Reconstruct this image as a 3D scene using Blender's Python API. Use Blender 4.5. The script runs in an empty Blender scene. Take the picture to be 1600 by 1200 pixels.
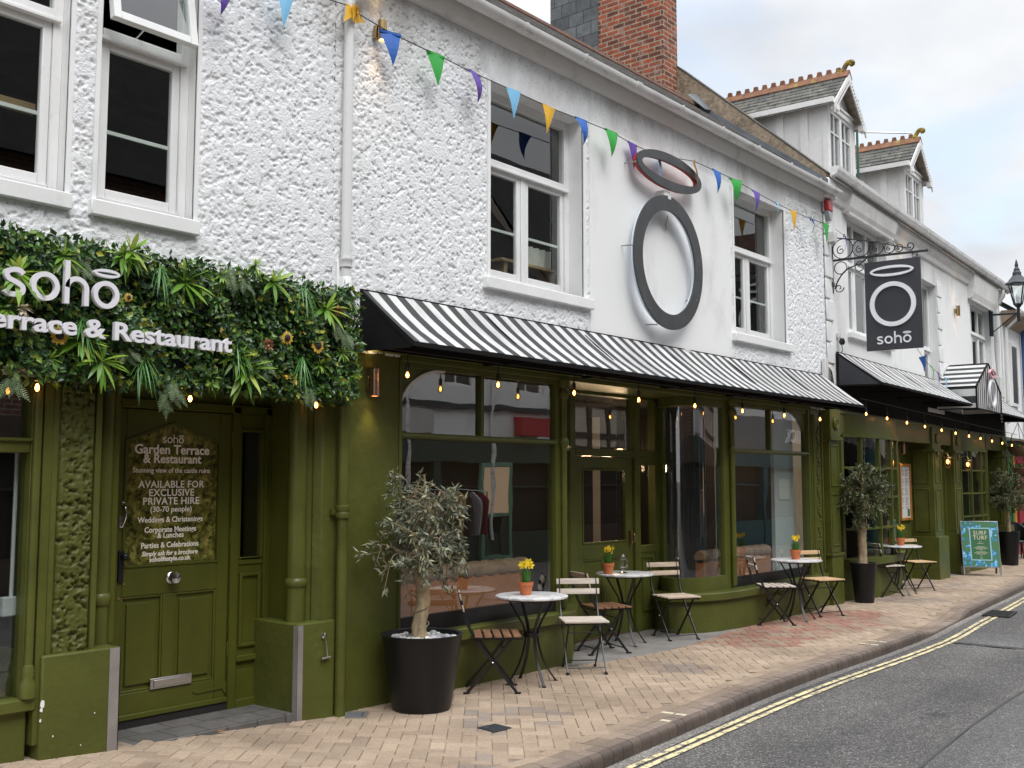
import bpy, bmesh, math, random
import numpy as np
from mathutils import Vector, Matrix

random.seed(11)
rng = np.random.default_rng(11)
S = bpy.context.scene
COL = S.collection
R_ = math.radians
PI = math.pi

# ------------------------------------------------------------------ camera
CAM = Vector((0.0, -6.054, 1.70))
PITCH, HEAD = R_(5.229), R_(39.69)
FW = Vector((math.cos(HEAD) * math.cos(PITCH), math.sin(HEAD) * math.cos(PITCH), math.sin(PITCH)))
RT = Vector((math.sin(HEAD), -math.cos(HEAD), 0))
UP = RT.cross(FW)
cd = bpy.data.cameras.new('camera')
cd.sensor_width = 36
cd.lens = 36 * 1650 / 1600
cd.clip_start = .05
cd.clip_end = 2000
cam = bpy.data.objects.new('camera', cd)
COL.objects.link(cam)
cam.matrix_world = Matrix(((RT.x, UP.x, -FW.x, CAM.x), (RT.y, UP.y, -FW.y, CAM.y), (RT.z, UP.z, -FW.z, CAM.z), (0, 0, 0, 1)))
S.camera = cam

# ------------------------------------------------------------------ light
SUN_EL, SUN_AZ = 55.0, 248.0          # direction the light comes from, degrees from +X towards +Y
w = bpy.data.worlds.new('World')
S.world = w
w.use_nodes = True
nt = w.node_tree
nt.nodes.clear()
N = nt.nodes.new
L = nt.links.new
wo = N('ShaderNodeOutputWorld')
bg = N('ShaderNodeBackground')
bg.inputs['Strength'].default_value = 0.1
sky = N('ShaderNodeTexSky')
sky.sky_type = 'NISHITA'
sky.sun_disc = False
sky.sun_elevation = R_(SUN_EL)
sky.sun_rotation = R_(90 - SUN_AZ)
sky.air_density = 1.3
sky.dust_density = 2.0
tc = N('ShaderNodeTexCoord')
sep = N('ShaderNodeSeparateXYZ')
L(tc.outputs['Generated'], sep.inputs[0])
# cloud sheet: the direction is projected on a plane overhead, then broken up by noise
zc = N('ShaderNodeMath'); zc.operation = 'MAXIMUM'; zc.inputs[1].default_value = 0.0
L(sep.outputs['Z'], zc.inputs[0])
za = N('ShaderNodeMath'); za.operation = 'ADD'; za.inputs[1].default_value = 0.22
L(zc.outputs[0], za.inputs[0])
dx = N('ShaderNodeMath'); dx.operation = 'DIVIDE'
dy = N('ShaderNodeMath'); dy.operation = 'DIVIDE'
L(sep.outputs['X'], dx.inputs[0]); L(za.outputs[0], dx.inputs[1])
L(sep.outputs['Y'], dy.inputs[0]); L(za.outputs[0], dy.inputs[1])
cmb = N('ShaderNodeCombineXYZ')
L(dx.outputs[0], cmb.inputs[0]); L(dy.outputs[0], cmb.inputs[1])
n1 = N('ShaderNodeTexNoise')
n1.inputs['Scale'].default_value = 1.15
n1.inputs['Detail'].default_value = 7
n1.inputs['Roughness'].default_value = .52
n1.inputs['Distortion'].default_value = .35
L(cmb.outputs[0], n1.inputs['Vector'])
cr = N('ShaderNodeValToRGB')
cr.color_ramp.elements[0].position = .33
cr.color_ramp.elements[0].color = (0, 0, 0, 1)
cr.color_ramp.elements[1].position = .46
cr.color_ramp.elements[1].color = (1, 1, 1, 1)
L(n1.outputs['Fac'], cr.inputs['Fac'])
n2 = N('ShaderNodeTexNoise')
n2.inputs['Scale'].default_value = 2.1
n2.inputs['Detail'].default_value = 5
L(cmb.outputs[0], n2.inputs['Vector'])
cr2 = N('ShaderNodeValToRGB')
cr2.color_ramp.elements[0].position = .3
cr2.color_ramp.elements[0].color = (4.0, 4.15, 4.45, 1)
cr2.color_ramp.elements[1].position = .62
cr2.color_ramp.elements[1].color = (5.45, 5.55, 5.7, 1)
L(n2.outputs['Fac'], cr2.inputs['Fac'])
# an overcast sky is brighter overhead than near the horizon
gm = N('ShaderNodeMath'); gm.operation = 'MULTIPLY_ADD'
gm.inputs[1].default_value = 4.4; gm.inputs[2].default_value = -.75
L(zc.outputs[0], gm.inputs[0])
gmx = N('ShaderNodeMath'); gmx.operation = 'MAXIMUM'; gmx.inputs[1].default_value = 1.0
L(gm.outputs[0], gmx.inputs[0])
cm = N('ShaderNodeVectorMath'); cm.operation = 'SCALE'
L(cr2.outputs['Color'], cm.inputs[0]); L(gmx.outputs[0], cm.inputs['Scale'])
mx = N('ShaderNodeMix'); mx.data_type = 'RGBA'
L(cr.outputs['Color'], mx.inputs['Factor'])
sks = N('ShaderNodeVectorMath'); sks.operation = 'MULTIPLY_ADD'
sks.inputs[1].default_value = (1.0, 1.0, 1.0)
sks.inputs[2].default_value = (1.9, 2.0, 2.05)
L(sky.outputs['Color'], sks.inputs[0])
L(sks.outputs[0], mx.inputs['A']); L(cm.outputs[0], mx.inputs['B'])
L(mx.outputs['Result'], bg.inputs['Color'])
L(bg.outputs[0], wo.inputs['Surface'])

sd = bpy.data.lights.new('sun', 'SUN')
sd.energy = 1.1
sd.angle = R_(32)
sd.color = (1.0, .985, .955)
so = bpy.data.objects.new('sun', sd)
COL.objects.link(so)
sdir = Vector((math.cos(R_(SUN_AZ)) * math.cos(R_(SUN_EL)), math.sin(R_(SUN_AZ)) * math.cos(R_(SUN_EL)), math.sin(R_(SUN_EL))))
so.rotation_euler = sdir.to_track_quat('Z', 'Y').to_euler()
so.location = sdir * 40

S.view_settings.view_transform = 'Standard'
S.view_settings.look = 'None'
S.view_settings.gamma = 1
S.view_settings.exposure = 0.84
S.cycles.max_bounces = 8
S.cycles.transparent_max_bounces = 16
S.cycles.sample_clamp_indirect = 6

# ------------------------------------------------------------------ helpers
def px(x, y, Y):
    """the point of the plane Y (parallel to the front of the restaurant) seen at photo pixel x, y"""
    d = FW * 1650 + RT * (x - 800) - UP * (y - 600)
    return CAM + d * ((Y - CAM.y) / d.y)

F2 = Matrix.Translation((14.3, 0, 0)) @ Matrix.Rotation(R_(3.5), 4, 'Z')
def T2(x, y, z):
    return F2 @ Vector((x, y, z))

def G(x):
    """height of the pavement: level along the restaurant, rising to the left, falling a little to the right"""
    if x < 5.2: return .055 * (5.2 - max(x, -6))
    if x > 14: return -.009 * (min(x, 40) - 14)
    return 0.0

class MB:
    def __init__(s):
        s.v = []; s.f = []; s.m = []; s.col = None
    def add(s, vs, fs, m=0):
        b = len(s.v)
        s.v.extend([tuple(p) for p in vs])
        for f in fs:
            s.f.append([i + b for i in f]); s.m.append(m)
        return s
    def quad(s, a, b, c, d, m=0):
        return s.add([a, b, c, d], [(0, 1, 2, 3)], m)
    def poly(s, pts, m=0):
        return s.add(pts, [tuple(range(len(pts)))], m)
    def box(s, x0, y0, z0, x1, y1, z1, m=0):
        vs = [(x, y, z) for z in (z0, z1) for y in (y0, y1) for x in (x0, x1)]
        return s.add(vs, [(0, 2, 3, 1), (4, 5, 7, 6), (0, 1, 5, 4), (2, 6, 7, 3), (0, 4, 6, 2), (1, 3, 7, 5)], m)
    def bar(s, p, q, w, h, up=(0, 0, 1), m=0):
        """box from p to q, w wide across, h along up"""
        p = Vector(p); q = Vector(q); d = (q - p).normalized()
        u = Vector(up); sd_ = d.cross(u)
        if sd_.length < 1e-5: sd_ = d.cross(Vector((1, 0, 0)))
        sd_.normalize(); u = sd_.cross(d)
        a = sd_ * w / 2; b = u * h / 2
        vs = [p - a - b, p + a - b, p + a + b, p - a + b, q - a - b, q + a - b, q + a + b, q - a + b]
        return s.add(vs, [(3, 2, 1, 0), (4, 5, 6, 7), (0, 1, 5, 4), (1, 2, 6, 5), (2, 3, 7, 6), (3, 0, 4, 7)], m)
    def sweep(s, path, prof, up=(0, 0, 1), closed=False, m=0, caps=True, scale=None):
        """profile [(side, up)] carried along a path with mitred joints"""
        P = [Vector(p) for p in path]; n = len(P); k = len(prof); U = Vector(up); rows = []
        for i in range(n):
            if closed: a = P[i - 1]; c = P[(i + 1) % n]
            else: a = P[max(i - 1, 0)]; c = P[min(i + 1, n - 1)]
            t = (c - a).normalized()
            sd_ = t.cross(U)
            if sd_.length < 1e-5: sd_ = t.cross(Vector((0.3, 1, 0)))
            sd_.normalize(); uu = sd_.cross(t)
            cs = 1.0
            if closed or 0 < i < n - 1:
                d1 = (P[i] - a).normalized()
                cs = max(.35, d1.dot(t))
            sc = scale[i] if scale else 1
            rows.append([P[i] + sd_ * (x * sc / cs) + uu * (y * sc) for x, y in prof])
        vs = [v for r in rows for v in r]; fs = []
        for i in range(n if closed else n - 1):
            j = (i + 1) % n
            for q in range(k):
                q2 = (q + 1) % k
                fs.append((i * k + q, i * k + q2, j * k + q2, j * k + q))
        if not closed and caps:
            fs.append(tuple(range(k - 1, -1, -1))); fs.append(tuple((n - 1) * k + q for q in range(k)))
        return s.add(vs, fs, m)
    def tube(s, path, r, n=8, m=0, closed=False, caps=True):
        rr = r if isinstance(r, (list, tuple)) else None
        base = 1 if rr else r
        prof = [(base * math.cos(2 * PI * i / n), base * math.sin(2 * PI * i / n)) for i in range(n)]
        # rotation-minimising enough for our short runs: choose an up that is never parallel
        P = [Vector(p) for p in path]; d = (P[-1] - P[0])
        up = (0, 0, 1) if abs(d.z) < .75 * max(d.length, 1e-6) else (0.35, .93, 0)
        return s.sweep(path, prof, up=up, closed=closed, m=m, caps=caps, scale=rr)
    def lathe(s, prof, c=(0, 0, 0), n=24, m=0, axis='Z', cap=True):
        vs = []; fs = []; k = len(prof)
        for i in range(n):
            a = 2 * PI * i / n
            for r, z in prof:
                p = (r * math.cos(a), r * math.sin(a), z)
                if axis == 'Y': p = (p[0], p[2], p[1])
                if axis == 'X': p = (p[2], p[0], p[1])
                vs.append((c[0] + p[0], c[1] + p[1], c[2] + p[2]))
        for i in range(n):
            j = (i + 1) % n
            for q in range(k - 1):
                fs.append((i * k + q, j * k + q, j * k + q + 1, i * k + q + 1))
        if cap:
            if prof[0][0] > 1e-6: fs.append(tuple(i * k for i in range(n - 1, -1, -1)))
            if prof[-1][0] > 1e-6: fs.append(tuple(i * k + k - 1 for i in range(n)))
        return s.add(vs, fs, m)
    def prism(s, pts, axis, a, b, m=0):
        """2-D polygon extruded along an axis; pts are (x,z) for Y, (y,z) for X, (x,y) for Z"""
        def mk(p, t):
            return (p[0], t, p[1]) if axis == 'Y' else (t, p[0], p[1]) if axis == 'X' else (p[0], p[1], t)
        n = len(pts)
        vs = [mk(p, a) for p in pts] + [mk(p, b) for p in pts]
        fs = [tuple(range(n)), tuple(range(2 * n - 1, n - 1, -1))]
        fs += [(i, i + n, (i + 1) % n + n, (i + 1) % n) for i in range(n)]
        return s.add(vs, fs, m)
    def ring(s, cx, cz, rx, rz, wid, y0, y1, n=64, m=0, a0=0, a1=2 * PI):
        """flat elliptical ring in a plane of constant y"""
        full = abs(a1 - a0 - 2 * PI) < 1e-6
        k = n if full else n + 1; vs = []; fs = []
        for i in range(k):
            a = a0 + (a1 - a0) * i / n; c = math.cos(a); q = math.sin(a)
            for (dr, y) in ((0, y0), (wid, y0), (wid, y1), (0, y1)):
                vs.append((cx + (rx - dr) * c, y, cz + (rz - dr) * q))
        for i in range(n):
            j = (i + 1) % k
            for q in range(4):
                fs.append((i * 4 + q, i * 4 + (q + 1) % 4, j * 4 + (q + 1) % 4, j * 4 + q))
        if not full: fs += [(0, 1, 2, 3), (4 * n + 3, 4 * n + 2, 4 * n + 1, 4 * n)]
        return s.add(vs, fs, m)
    def sphere(s, c, r, n=12, k=8, m=0, sc=(1, 1, 1)):
        prof = [(r * math.sin(PI * i / k), -r * math.cos(PI * i / k)) for i in range(k + 1)]
        b = len(s.v)
        s.lathe(prof, (0, 0, 0), n, m, cap=False)
        for i in range(b, len(s.v)):
            v = s.v[i]; s.v[i] = (c[0] + v[0] * sc[0], c[1] + v[1] * sc[1], c[2] + v[2] * sc[2])
        return s
    def xf(s, M, start=0):
        for i in range(start, len(s.v)):
            s.v[i] = tuple(M @ Vector(s.v[i]))
        return s
    def build(s, name, mats, parent=None, smooth=None, bevel=0, fix=True, seg=2):
        me = bpy.data.meshes.new(name)
        me.from_pydata(s.v, [], s.f)
        if not isinstance(mats, (list, tuple)): mats = [mats]
        for mt in mats: me.materials.append(mt)
        if len(mats) > 1: me.polygons.foreach_set('material_index', s.m)
        if s.col is not None:
            ca = me.color_attributes.new('Col', 'FLOAT_COLOR', 'CORNER')
            data = []
            for p, c in zip(s.f, s.col):
                data += list(c) * len(p)
            ca.data.foreach_set('color', data)
        if fix and len(s.f) < 60000:
            bm = bmesh.new(); bm.from_mesh(me)
            bmesh.ops.remove_doubles(bm, verts=bm.verts, dist=1e-5) if fix == 'weld' else None
            bmesh.ops.recalc_face_normals(bm, faces=bm.faces)
            bm.to_mesh(me); bm.free()
        if smooth:
            me.polygons.foreach_set('use_smooth', [True] * len(me.polygons))
            me.set_sharp_from_angle(angle=R_(smooth))
        me.update()
        o = bpy.data.objects.new(name, me)
        COL.objects.link(o)
        if parent: o.parent = parent
        if bevel:
            bv = o.modifiers.new('bevel', 'BEVEL'); bv.width = bevel; bv.segments = seg
            bv.limit_method = 'ANGLE'; bv.angle_limit = R_(40); bv.harden_normals = False
            me.polygons.foreach_set('use_smooth', [True] * len(me.polygons))
            me.set_sharp_from_angle(angle=R_(smooth or 40))
        return o

def tag(o, label=None, cat=None, group=None, kind=None):
    if label: o['label'] = label
    if cat: o['category'] = cat
    if group: o['group'] = group
    if kind: o['kind'] = kind
    return o

def thing(name, label, cat, loc=(0, 0, 0), rz=0, group=None, frame=None):
    o = bpy.data.objects.new(name, None)
    o.empty_display_size = .1
    COL.objects.link(o)
    M = Matrix.Translation(loc) @ Matrix.Rotation(rz, 4, 'Z')
    if frame is not None: M = frame @ M
    o.matrix_world = M
    return tag(o, label, cat, group)

def dup(root, loc, rz, label, frame=None, scale=1):
    r = root.copy(); COL.objects.link(r)
    M = Matrix.Translation(loc) @ Matrix.Rotation(rz, 4, 'Z') @ Matrix.Scale(scale, 4)
    if frame is not None: M = frame @ M
    r.matrix_world = M
    r['label'] = label
    for ch in list(root.children):
        c = ch.copy(); COL.objects.link(c); c.parent = r
        for g in list(ch.children):
            d = g.copy(); COL.objects.link(d); d.parent = c
    return r

def text_mb(s, size, depth, bold=0.0, sx=1.0, align='CENTER', shear=0.0, space=1.0):
    """the built-in font as a mesh in the x,z plane, front at y=0, back at y=depth"""
    cu = bpy.data.curves.new('t', 'FONT')
    cu.body = s; cu.size = size; cu.extrude = depth / 2; cu.offset = bold; cu.align_x = align
    cu.shear = shear; cu.space_character = space; cu.resolution_u = 3
    ob = bpy.data.objects.new('t', cu); COL.objects.link(ob)
    dg = bpy.context.evaluated_depsgraph_get(); dg.update()
    me = bpy.data.meshes.new_from_object(ob.evaluated_get(dg))
    mb = MB()
    mb.add([(v.co.x * sx, depth / 2 - v.co.z, v.co.y) for v in me.vertices], [tuple(p.vertices) for p in me.polygons])
    bpy.data.objects.remove(ob); bpy.data.curves.remove(cu); bpy.data.meshes.remove(me)
    return mb

def merge(dst, src, M, m=0):
    return dst.add([M @ Vector(v) for v in src.v], src.f, m)

def bez(pts, n=10):
    """Catmull-Rom through points"""
    P = [Vector(p) for p in pts]; out = []
    for i in range(len(P) - 1):
        a = P[max(i - 1, 0)]; b = P[i]; c = P[i + 1]; d = P[min(i + 2, len(P) - 1)]
        for k in range(n):
            t = k / n
            out.append(.5 * ((2 * b) + (c - a) * t + (2 * a - 5 * b + 4 * c - d) * t * t + (3 * b - a - 3 * c + d) * t ** 3))
    out.append(P[-1]); return out

def vnoise(xs, zs, cell, seed):
    """smooth value noise sampled at xs (n) by zs (m)"""
    r = np.random.default_rng(seed)
    gx = (xs - xs.min()) / cell; gz = (zs - zs.min()) / cell
    g = r.random((int(gx.max()) + 3, int(gz.max()) + 3))
    ix = gx.astype(int); fx = gx - ix; fx = fx * fx * (3 - 2 * fx)
    iz = gz.astype(int); fz = gz - iz; fz = fz * fz * (3 - 2 * fz)
    a = g[ix][:, iz]; b = g[ix + 1][:, iz]; c = g[ix][:, iz + 1]; d = g[ix + 1][:, iz + 1]
    fx = fx[:, None]; fz = fz[None, :]
    return (a * (1 - fx) + b * fx) * (1 - fz) + (c * (1 - fx) + d * fx) * fz
# ------------------------------------------------------------------ materials
def newmat(name):
    m = bpy.data.materials.new(name); m.use_nodes = True
    nt = m.node_tree
    return m, nt, nt.nodes['Principled BSDF'], nt.nodes.new, nt.links.new

def ramp(nd, stops):
    e = nd.color_ramp.elements
    while len(e) < len(stops): e.new(.5)
    for el, (p, c) in zip(e, stops):
        el.position = p; el.color = (c[0], c[1], c[2], 1) if len(c) == 3 else c

def mat(name, col, rough=.5, metal=0.0, var=0.0, vs=4.0, bump=0.0, bs=60.0, spec=.5, coat=0.0, stretch=(1, 1, 1), dirt=None, ds=1.5, dlo=.52, dhi=.75, bdist=.01):
    m, nt, p, N, L = newmat(name)
    p.inputs['Base Color'].default_value = (*col, 1)
    p.inputs['Roughness'].default_value = rough
    p.inputs['Metallic'].default_value = metal
    p.inputs['Specular IOR Level'].default_value = spec
    if coat: p.inputs['Coat Weight'].default_value = coat; p.inputs['Coat Roughness'].default_value = .15
    if var or bump or dirt:
        t = N('ShaderNodeTexCoord'); mp = N('ShaderNodeMapping'); mp.inputs['Scale'].default_value = stretch
        L(t.outputs['Object'], mp.inputs['Vector'])
    src = None
    if var:
        n = N('ShaderNodeTexNoise'); n.inputs['Scale'].default_value = vs; n.inputs['Detail'].default_value = 5; n.inputs['Roughness'].default_value = .6
        L(mp.outputs[0], n.inputs['Vector'])
        r = N('ShaderNodeValToRGB')
        ramp(r, [(.3, [c * (1 - var) for c in col]), (.7, [min(1, c * (1 + var)) for c in col])])
        L(n.outputs['Fac'], r.inputs['Fac']); L(r.outputs['Color'], p.inputs['Base Color']); src = r.outputs['Color']
    if dirt:
        n = N('ShaderNodeTexNoise'); n.inputs['Scale'].default_value = ds; n.inputs['Detail'].default_value = 8; n.inputs['Roughness'].default_value = .7
        L(mp.outputs[0], n.inputs['Vector'])
        r = N('ShaderNodeValToRGB'); ramp(r, [(dlo, (0, 0, 0)), (dhi, (1, 1, 1))])
        L(n.outputs['Fac'], r.inputs['Fac'])
        x = N('ShaderNodeMix'); x.data_type = 'RGBA'
        L(r.outputs['Color'], x.inputs['Factor'])
        if src: L(src, x.inputs['A'])
        else: x.inputs['A'].default_value = (*col, 1)
        x.inputs['B'].default_value = (*dirt, 1)
        L(x.outputs['Result'], p.inputs['Base Color'])
    if bump:
        n = N('ShaderNodeTexNoise'); n.inputs['Scale'].default_value = bs; n.inputs['Detail'].default_value = 4
        L(mp.outputs[0], n.inputs['Vector'])
        b = N('ShaderNodeBump'); b.inputs['Strength'].default_value = bump; b.inputs['Distance'].default_value = bdist
        L(n.outputs['Fac'], b.inputs['Height']); L(b.outputs[0], p.inputs['Normal'])
    return m

def leafmat(name, stops, rough=.45, trans=0.15):
    """leaf colour varies leaf by leaf"""
    m, nt, p, N, L = newmat(name)
    g = N('ShaderNodeNewGeometry'); r = N('ShaderNodeValToRGB'); ramp(r, stops)
    L(g.outputs['Random Per Island'], r.inputs['Fac']); L(r.outputs['Color'], p.inputs['Base Color'])
    p.inputs['Roughness'].default_value = rough
    if trans:
        out = nt.nodes['Material Output']
        tr = N('ShaderNodeBsdfTranslucent'); L(r.outputs['Color'], tr.inputs['Color'])
        x = N('ShaderNodeMixShader'); x.inputs[0].default_value = trans
        L(p.outputs[0], x.inputs[1]); L(tr.outputs[0], x.inputs[2]); L(x.outputs[0], out.inputs['Surface'])
    return m

def emis(name, col, strength):
    m, nt, p, N, L = newmat(name)
    p.inputs['Base Color'].default_value = (*[c * .3 for c in col], 1)
    p.inputs['Emission Color'].default_value = (*col, 1)
    p.inputs['Emission Strength'].default_value = strength
    return m

def glassmat(name, tint=(.92, .95, .93), wav=.0, wscale=2.5, ior=2.6, gl=(1, 1, 1)):
    """a thin pane: reflects by Fresnel, lets the rest through"""
    m, nt, p, N, L = newmat(name)
    nt.nodes.remove(p)
    out = nt.nodes['Material Output']
    t = N('ShaderNodeBsdfTransparent'); t.inputs['Color'].default_value = (*tint, 1)
    g = N('ShaderNodeBsdfGlossy'); g.inputs['Roughness'].default_value = .0; g.inputs['Color'].default_value = (*gl, 1)
    f = N('ShaderNodeFresnel'); f.inputs['IOR'].default_value = ior
    x = N('ShaderNodeMixShader')
    # only the outer face of the pane reflects (the inner face would show total reflection)
    ge = N('ShaderNodeNewGeometry'); iv_ = N('ShaderNodeMath'); iv_.operation = 'SUBTRACT'; iv_.inputs[0].default_value = 1; L(ge.outputs['Backfacing'], iv_.inputs[1])
    fm = N('ShaderNodeMath'); fm.operation = 'MULTIPLY'; L(f.outputs[0], fm.inputs[0]); L(iv_.outputs[0], fm.inputs[1])
    L(fm.outputs[0], x.inputs[0]); L(t.outputs[0], x.inputs[1]); L(g.outputs[0], x.inputs[2]); L(x.outputs[0], out.inputs['Surface'])
    if wav:
        c = N('ShaderNodeTexCoord'); n = N('ShaderNodeTexNoise'); n.inputs['Scale'].default_value = wscale; n.inputs['Detail'].default_value = 1
        L(c.outputs['Object'], n.inputs['Vector'])
        b = N('ShaderNodeBump'); b.inputs['Strength'].default_value = wav; b.inputs['Distance'].default_value = .02
        L(n.outputs['Fac'], b.inputs['Height']); L(b.outputs[0], g.inputs['Normal'])
    return m

def uvz(N, L, rot=None, kx=1.0, ky=1.0, ks=(1, 1, 1)):
    """(x*kx+y*ky, z) as a texture vector for walls that follow the axes"""
    t = N('ShaderNodeTexCoord'); s = N('ShaderNodeSeparateXYZ'); L(t.outputs['Object'], s.inputs[0])
    a = N('ShaderNodeMath'); a.operation = 'MULTIPLY'; a.inputs[1].default_value = kx; L(s.outputs['X'], a.inputs[0])
    b = N('ShaderNodeMath'); b.operation = 'MULTIPLY_ADD'; b.inputs[1].default_value = ky; L(s.outputs['Y'], b.inputs[0]); L(a.outputs[0], b.inputs[2])
    c = N('ShaderNodeCombineXYZ'); L(b.outputs[0], c.inputs[0]); L(s.outputs['Z'], c.inputs[1])
    return c.outputs[0], t.outputs['Object']

def brickmat(name, c1, c2, mortar, bw, bh, ms=.01, rough=.85, kx=1, ky=1, noise=.35, bump=.5, zscale=1.0, lichen=None, plan=False):
    m, nt, p, N, L = newmat(name)
    uv, ob = uvz(N, L, kx=kx, ky=ky)
    if plan: uv = ob
    if zscale != 1:
        mp = N('ShaderNodeMapping'); mp.inputs['Scale'].default_value = (1, zscale, 1); L(uv, mp.inputs['Vector']); uv = mp.outputs[0]
    b = N('ShaderNodeTexBrick'); L(uv, b.inputs['Vector'])
    b.inputs['Color1'].default_value = (*c1, 1); b.inputs['Color2'].default_value = (*c2, 1); b.inputs['Mortar'].default_value = (*mortar, 1)
    b.inputs['Scale'].default_value = 1; b.inputs['Brick Width'].default_value = bw; b.inputs['Row Height'].default_value = bh
    b.inputs['Mortar Size'].default_value = ms; b.inputs['Mortar Smooth'].default_value = .15; b.inputs['Bias'].default_value = 0
    n = N('ShaderNodeTexNoise'); n.inputs['Scale'].default_value = 9; n.inputs['Detail'].default_value = 7; n.inputs['Roughness'].default_value = .7
    L(ob, n.inputs['Vector'])
    r = N('ShaderNodeValToRGB'); ramp(r, [(.3, (1 - noise,) * 3), (.7, (1 + noise * .5,) * 3)])
    L(n.outputs['Fac'], r.inputs['Fac'])
    x = N('ShaderNodeMix'); x.data_type = 'RGBA'; x.blend_type = 'MULTIPLY'; x.inputs['Factor'].default_value = 1
    L(b.outputs['Color'], x.inputs['A']); L(r.outputs['Color'], x.inputs['B'])
    res = x.outputs['Result']
    if lichen:
        n2 = N('ShaderNodeTexNoise'); n2.inputs['Scale'].default_value = 3.5; n2.inputs['Detail'].default_value = 9; n2.inputs['Roughness'].default_value = .75
        L(ob, n2.inputs['Vector'])
        r2 = N('ShaderNodeValToRGB'); ramp(r2, [(.55, (0, 0, 0)), (.68, (1, 1, 1))]); L(n2.outputs['Fac'], r2.inputs['Fac'])
        y = N('ShaderNodeMix'); y.data_type = 'RGBA'; L(r2.outputs['Color'], y.inputs['Factor']); L(res, y.inputs['A']); y.inputs['B'].default_value = (*lichen, 1)
        res = y.outputs['Result']
    L(res, p.inputs['Base Color'])
    p.inputs['Roughness'].default_value = rough
    ad = N('ShaderNodeMath'); ad.operation = 'MULTIPLY_ADD'; ad.inputs[1].default_value = .35
    L(n.outputs['Fac'], ad.inputs[0])
    iv = N('ShaderNodeMath'); iv.operation = 'SUBTRACT'; iv.inputs[0].default_value = 1; L(b.outputs['Fac'], iv.inputs[1])
    L(iv.outputs[0], ad.inputs[2])
    bp = N('ShaderNodeBump'); bp.inputs['Strength'].default_value = bump; bp.inputs['Distance'].default_value = .012
    L(ad.outputs[0], bp.inputs['Height']); L(bp.outputs[0], p.inputs['Normal'])
    return m

def stripemat(name, pitch, axis, off=0.0, frac=.5, dark=(.025, .025, .028), light=(.60, .60, .59)):
    m, nt, p, N, L = newmat(name)
    t = N('ShaderNodeTexCoord'); s = N('ShaderNodeSeparateXYZ'); L(t.outputs['Object'], s.inputs[0])
    a = N('ShaderNodeMath'); a.operation = 'MULTIPLY_ADD'; a.inputs[1].default_value = 1 / pitch; a.inputs[2].default_value = off + 100; L(s.outputs[axis], a.inputs[0])
    b = N('ShaderNodeMath'); b.operation = 'FRACT'; L(a.outputs[0], b.inputs[0])
    c = N('ShaderNodeMath'); c.operation = 'GREATER_THAN'; c.inputs[1].default_value = frac; L(b.outputs[0], c.inputs[0])
    n = N('ShaderNodeTexNoise'); n.inputs['Scale'].default_value = 2.2; n.inputs['Detail'].default_value = 8; n.inputs['Roughness'].default_value = .7
    mps = N('ShaderNodeMapping'); mps.inputs['Scale'].default_value = (1.6, .5, .5); L(t.outputs['Object'], mps.inputs['Vector']); L(mps.outputs[0], n.inputs['Vector'])
    r = N('ShaderNodeValToRGB'); ramp(r, [(.36, [q * .66 for q in light]), (.58, light)]); L(n.outputs['Fac'], r.inputs['Fac'])
    x = N('ShaderNodeMix'); x.data_type = 'RGBA'; L(c.outputs[0], x.inputs['Factor']); x.inputs['A'].default_value = (*dark, 1); L(r.outputs['Color'], x.inputs['B'])
    L(x.outputs['Result'], p.inputs['Base Color']); p.inputs['Roughness'].default_value = .62
    n2 = N('ShaderNodeTexNoise'); n2.inputs['Scale'].default_value = 4; L(t.outputs['Object'], n2.inputs['Vector'])
    bp = N('ShaderNodeBump'); bp.inputs['Strength'].default_value = .5; bp.inputs['Distance'].default_value = .04
    L(n2.outputs['Fac'], bp.inputs['Height']); L(bp.outputs[0], p.inputs['Normal'])
    return m

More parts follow.
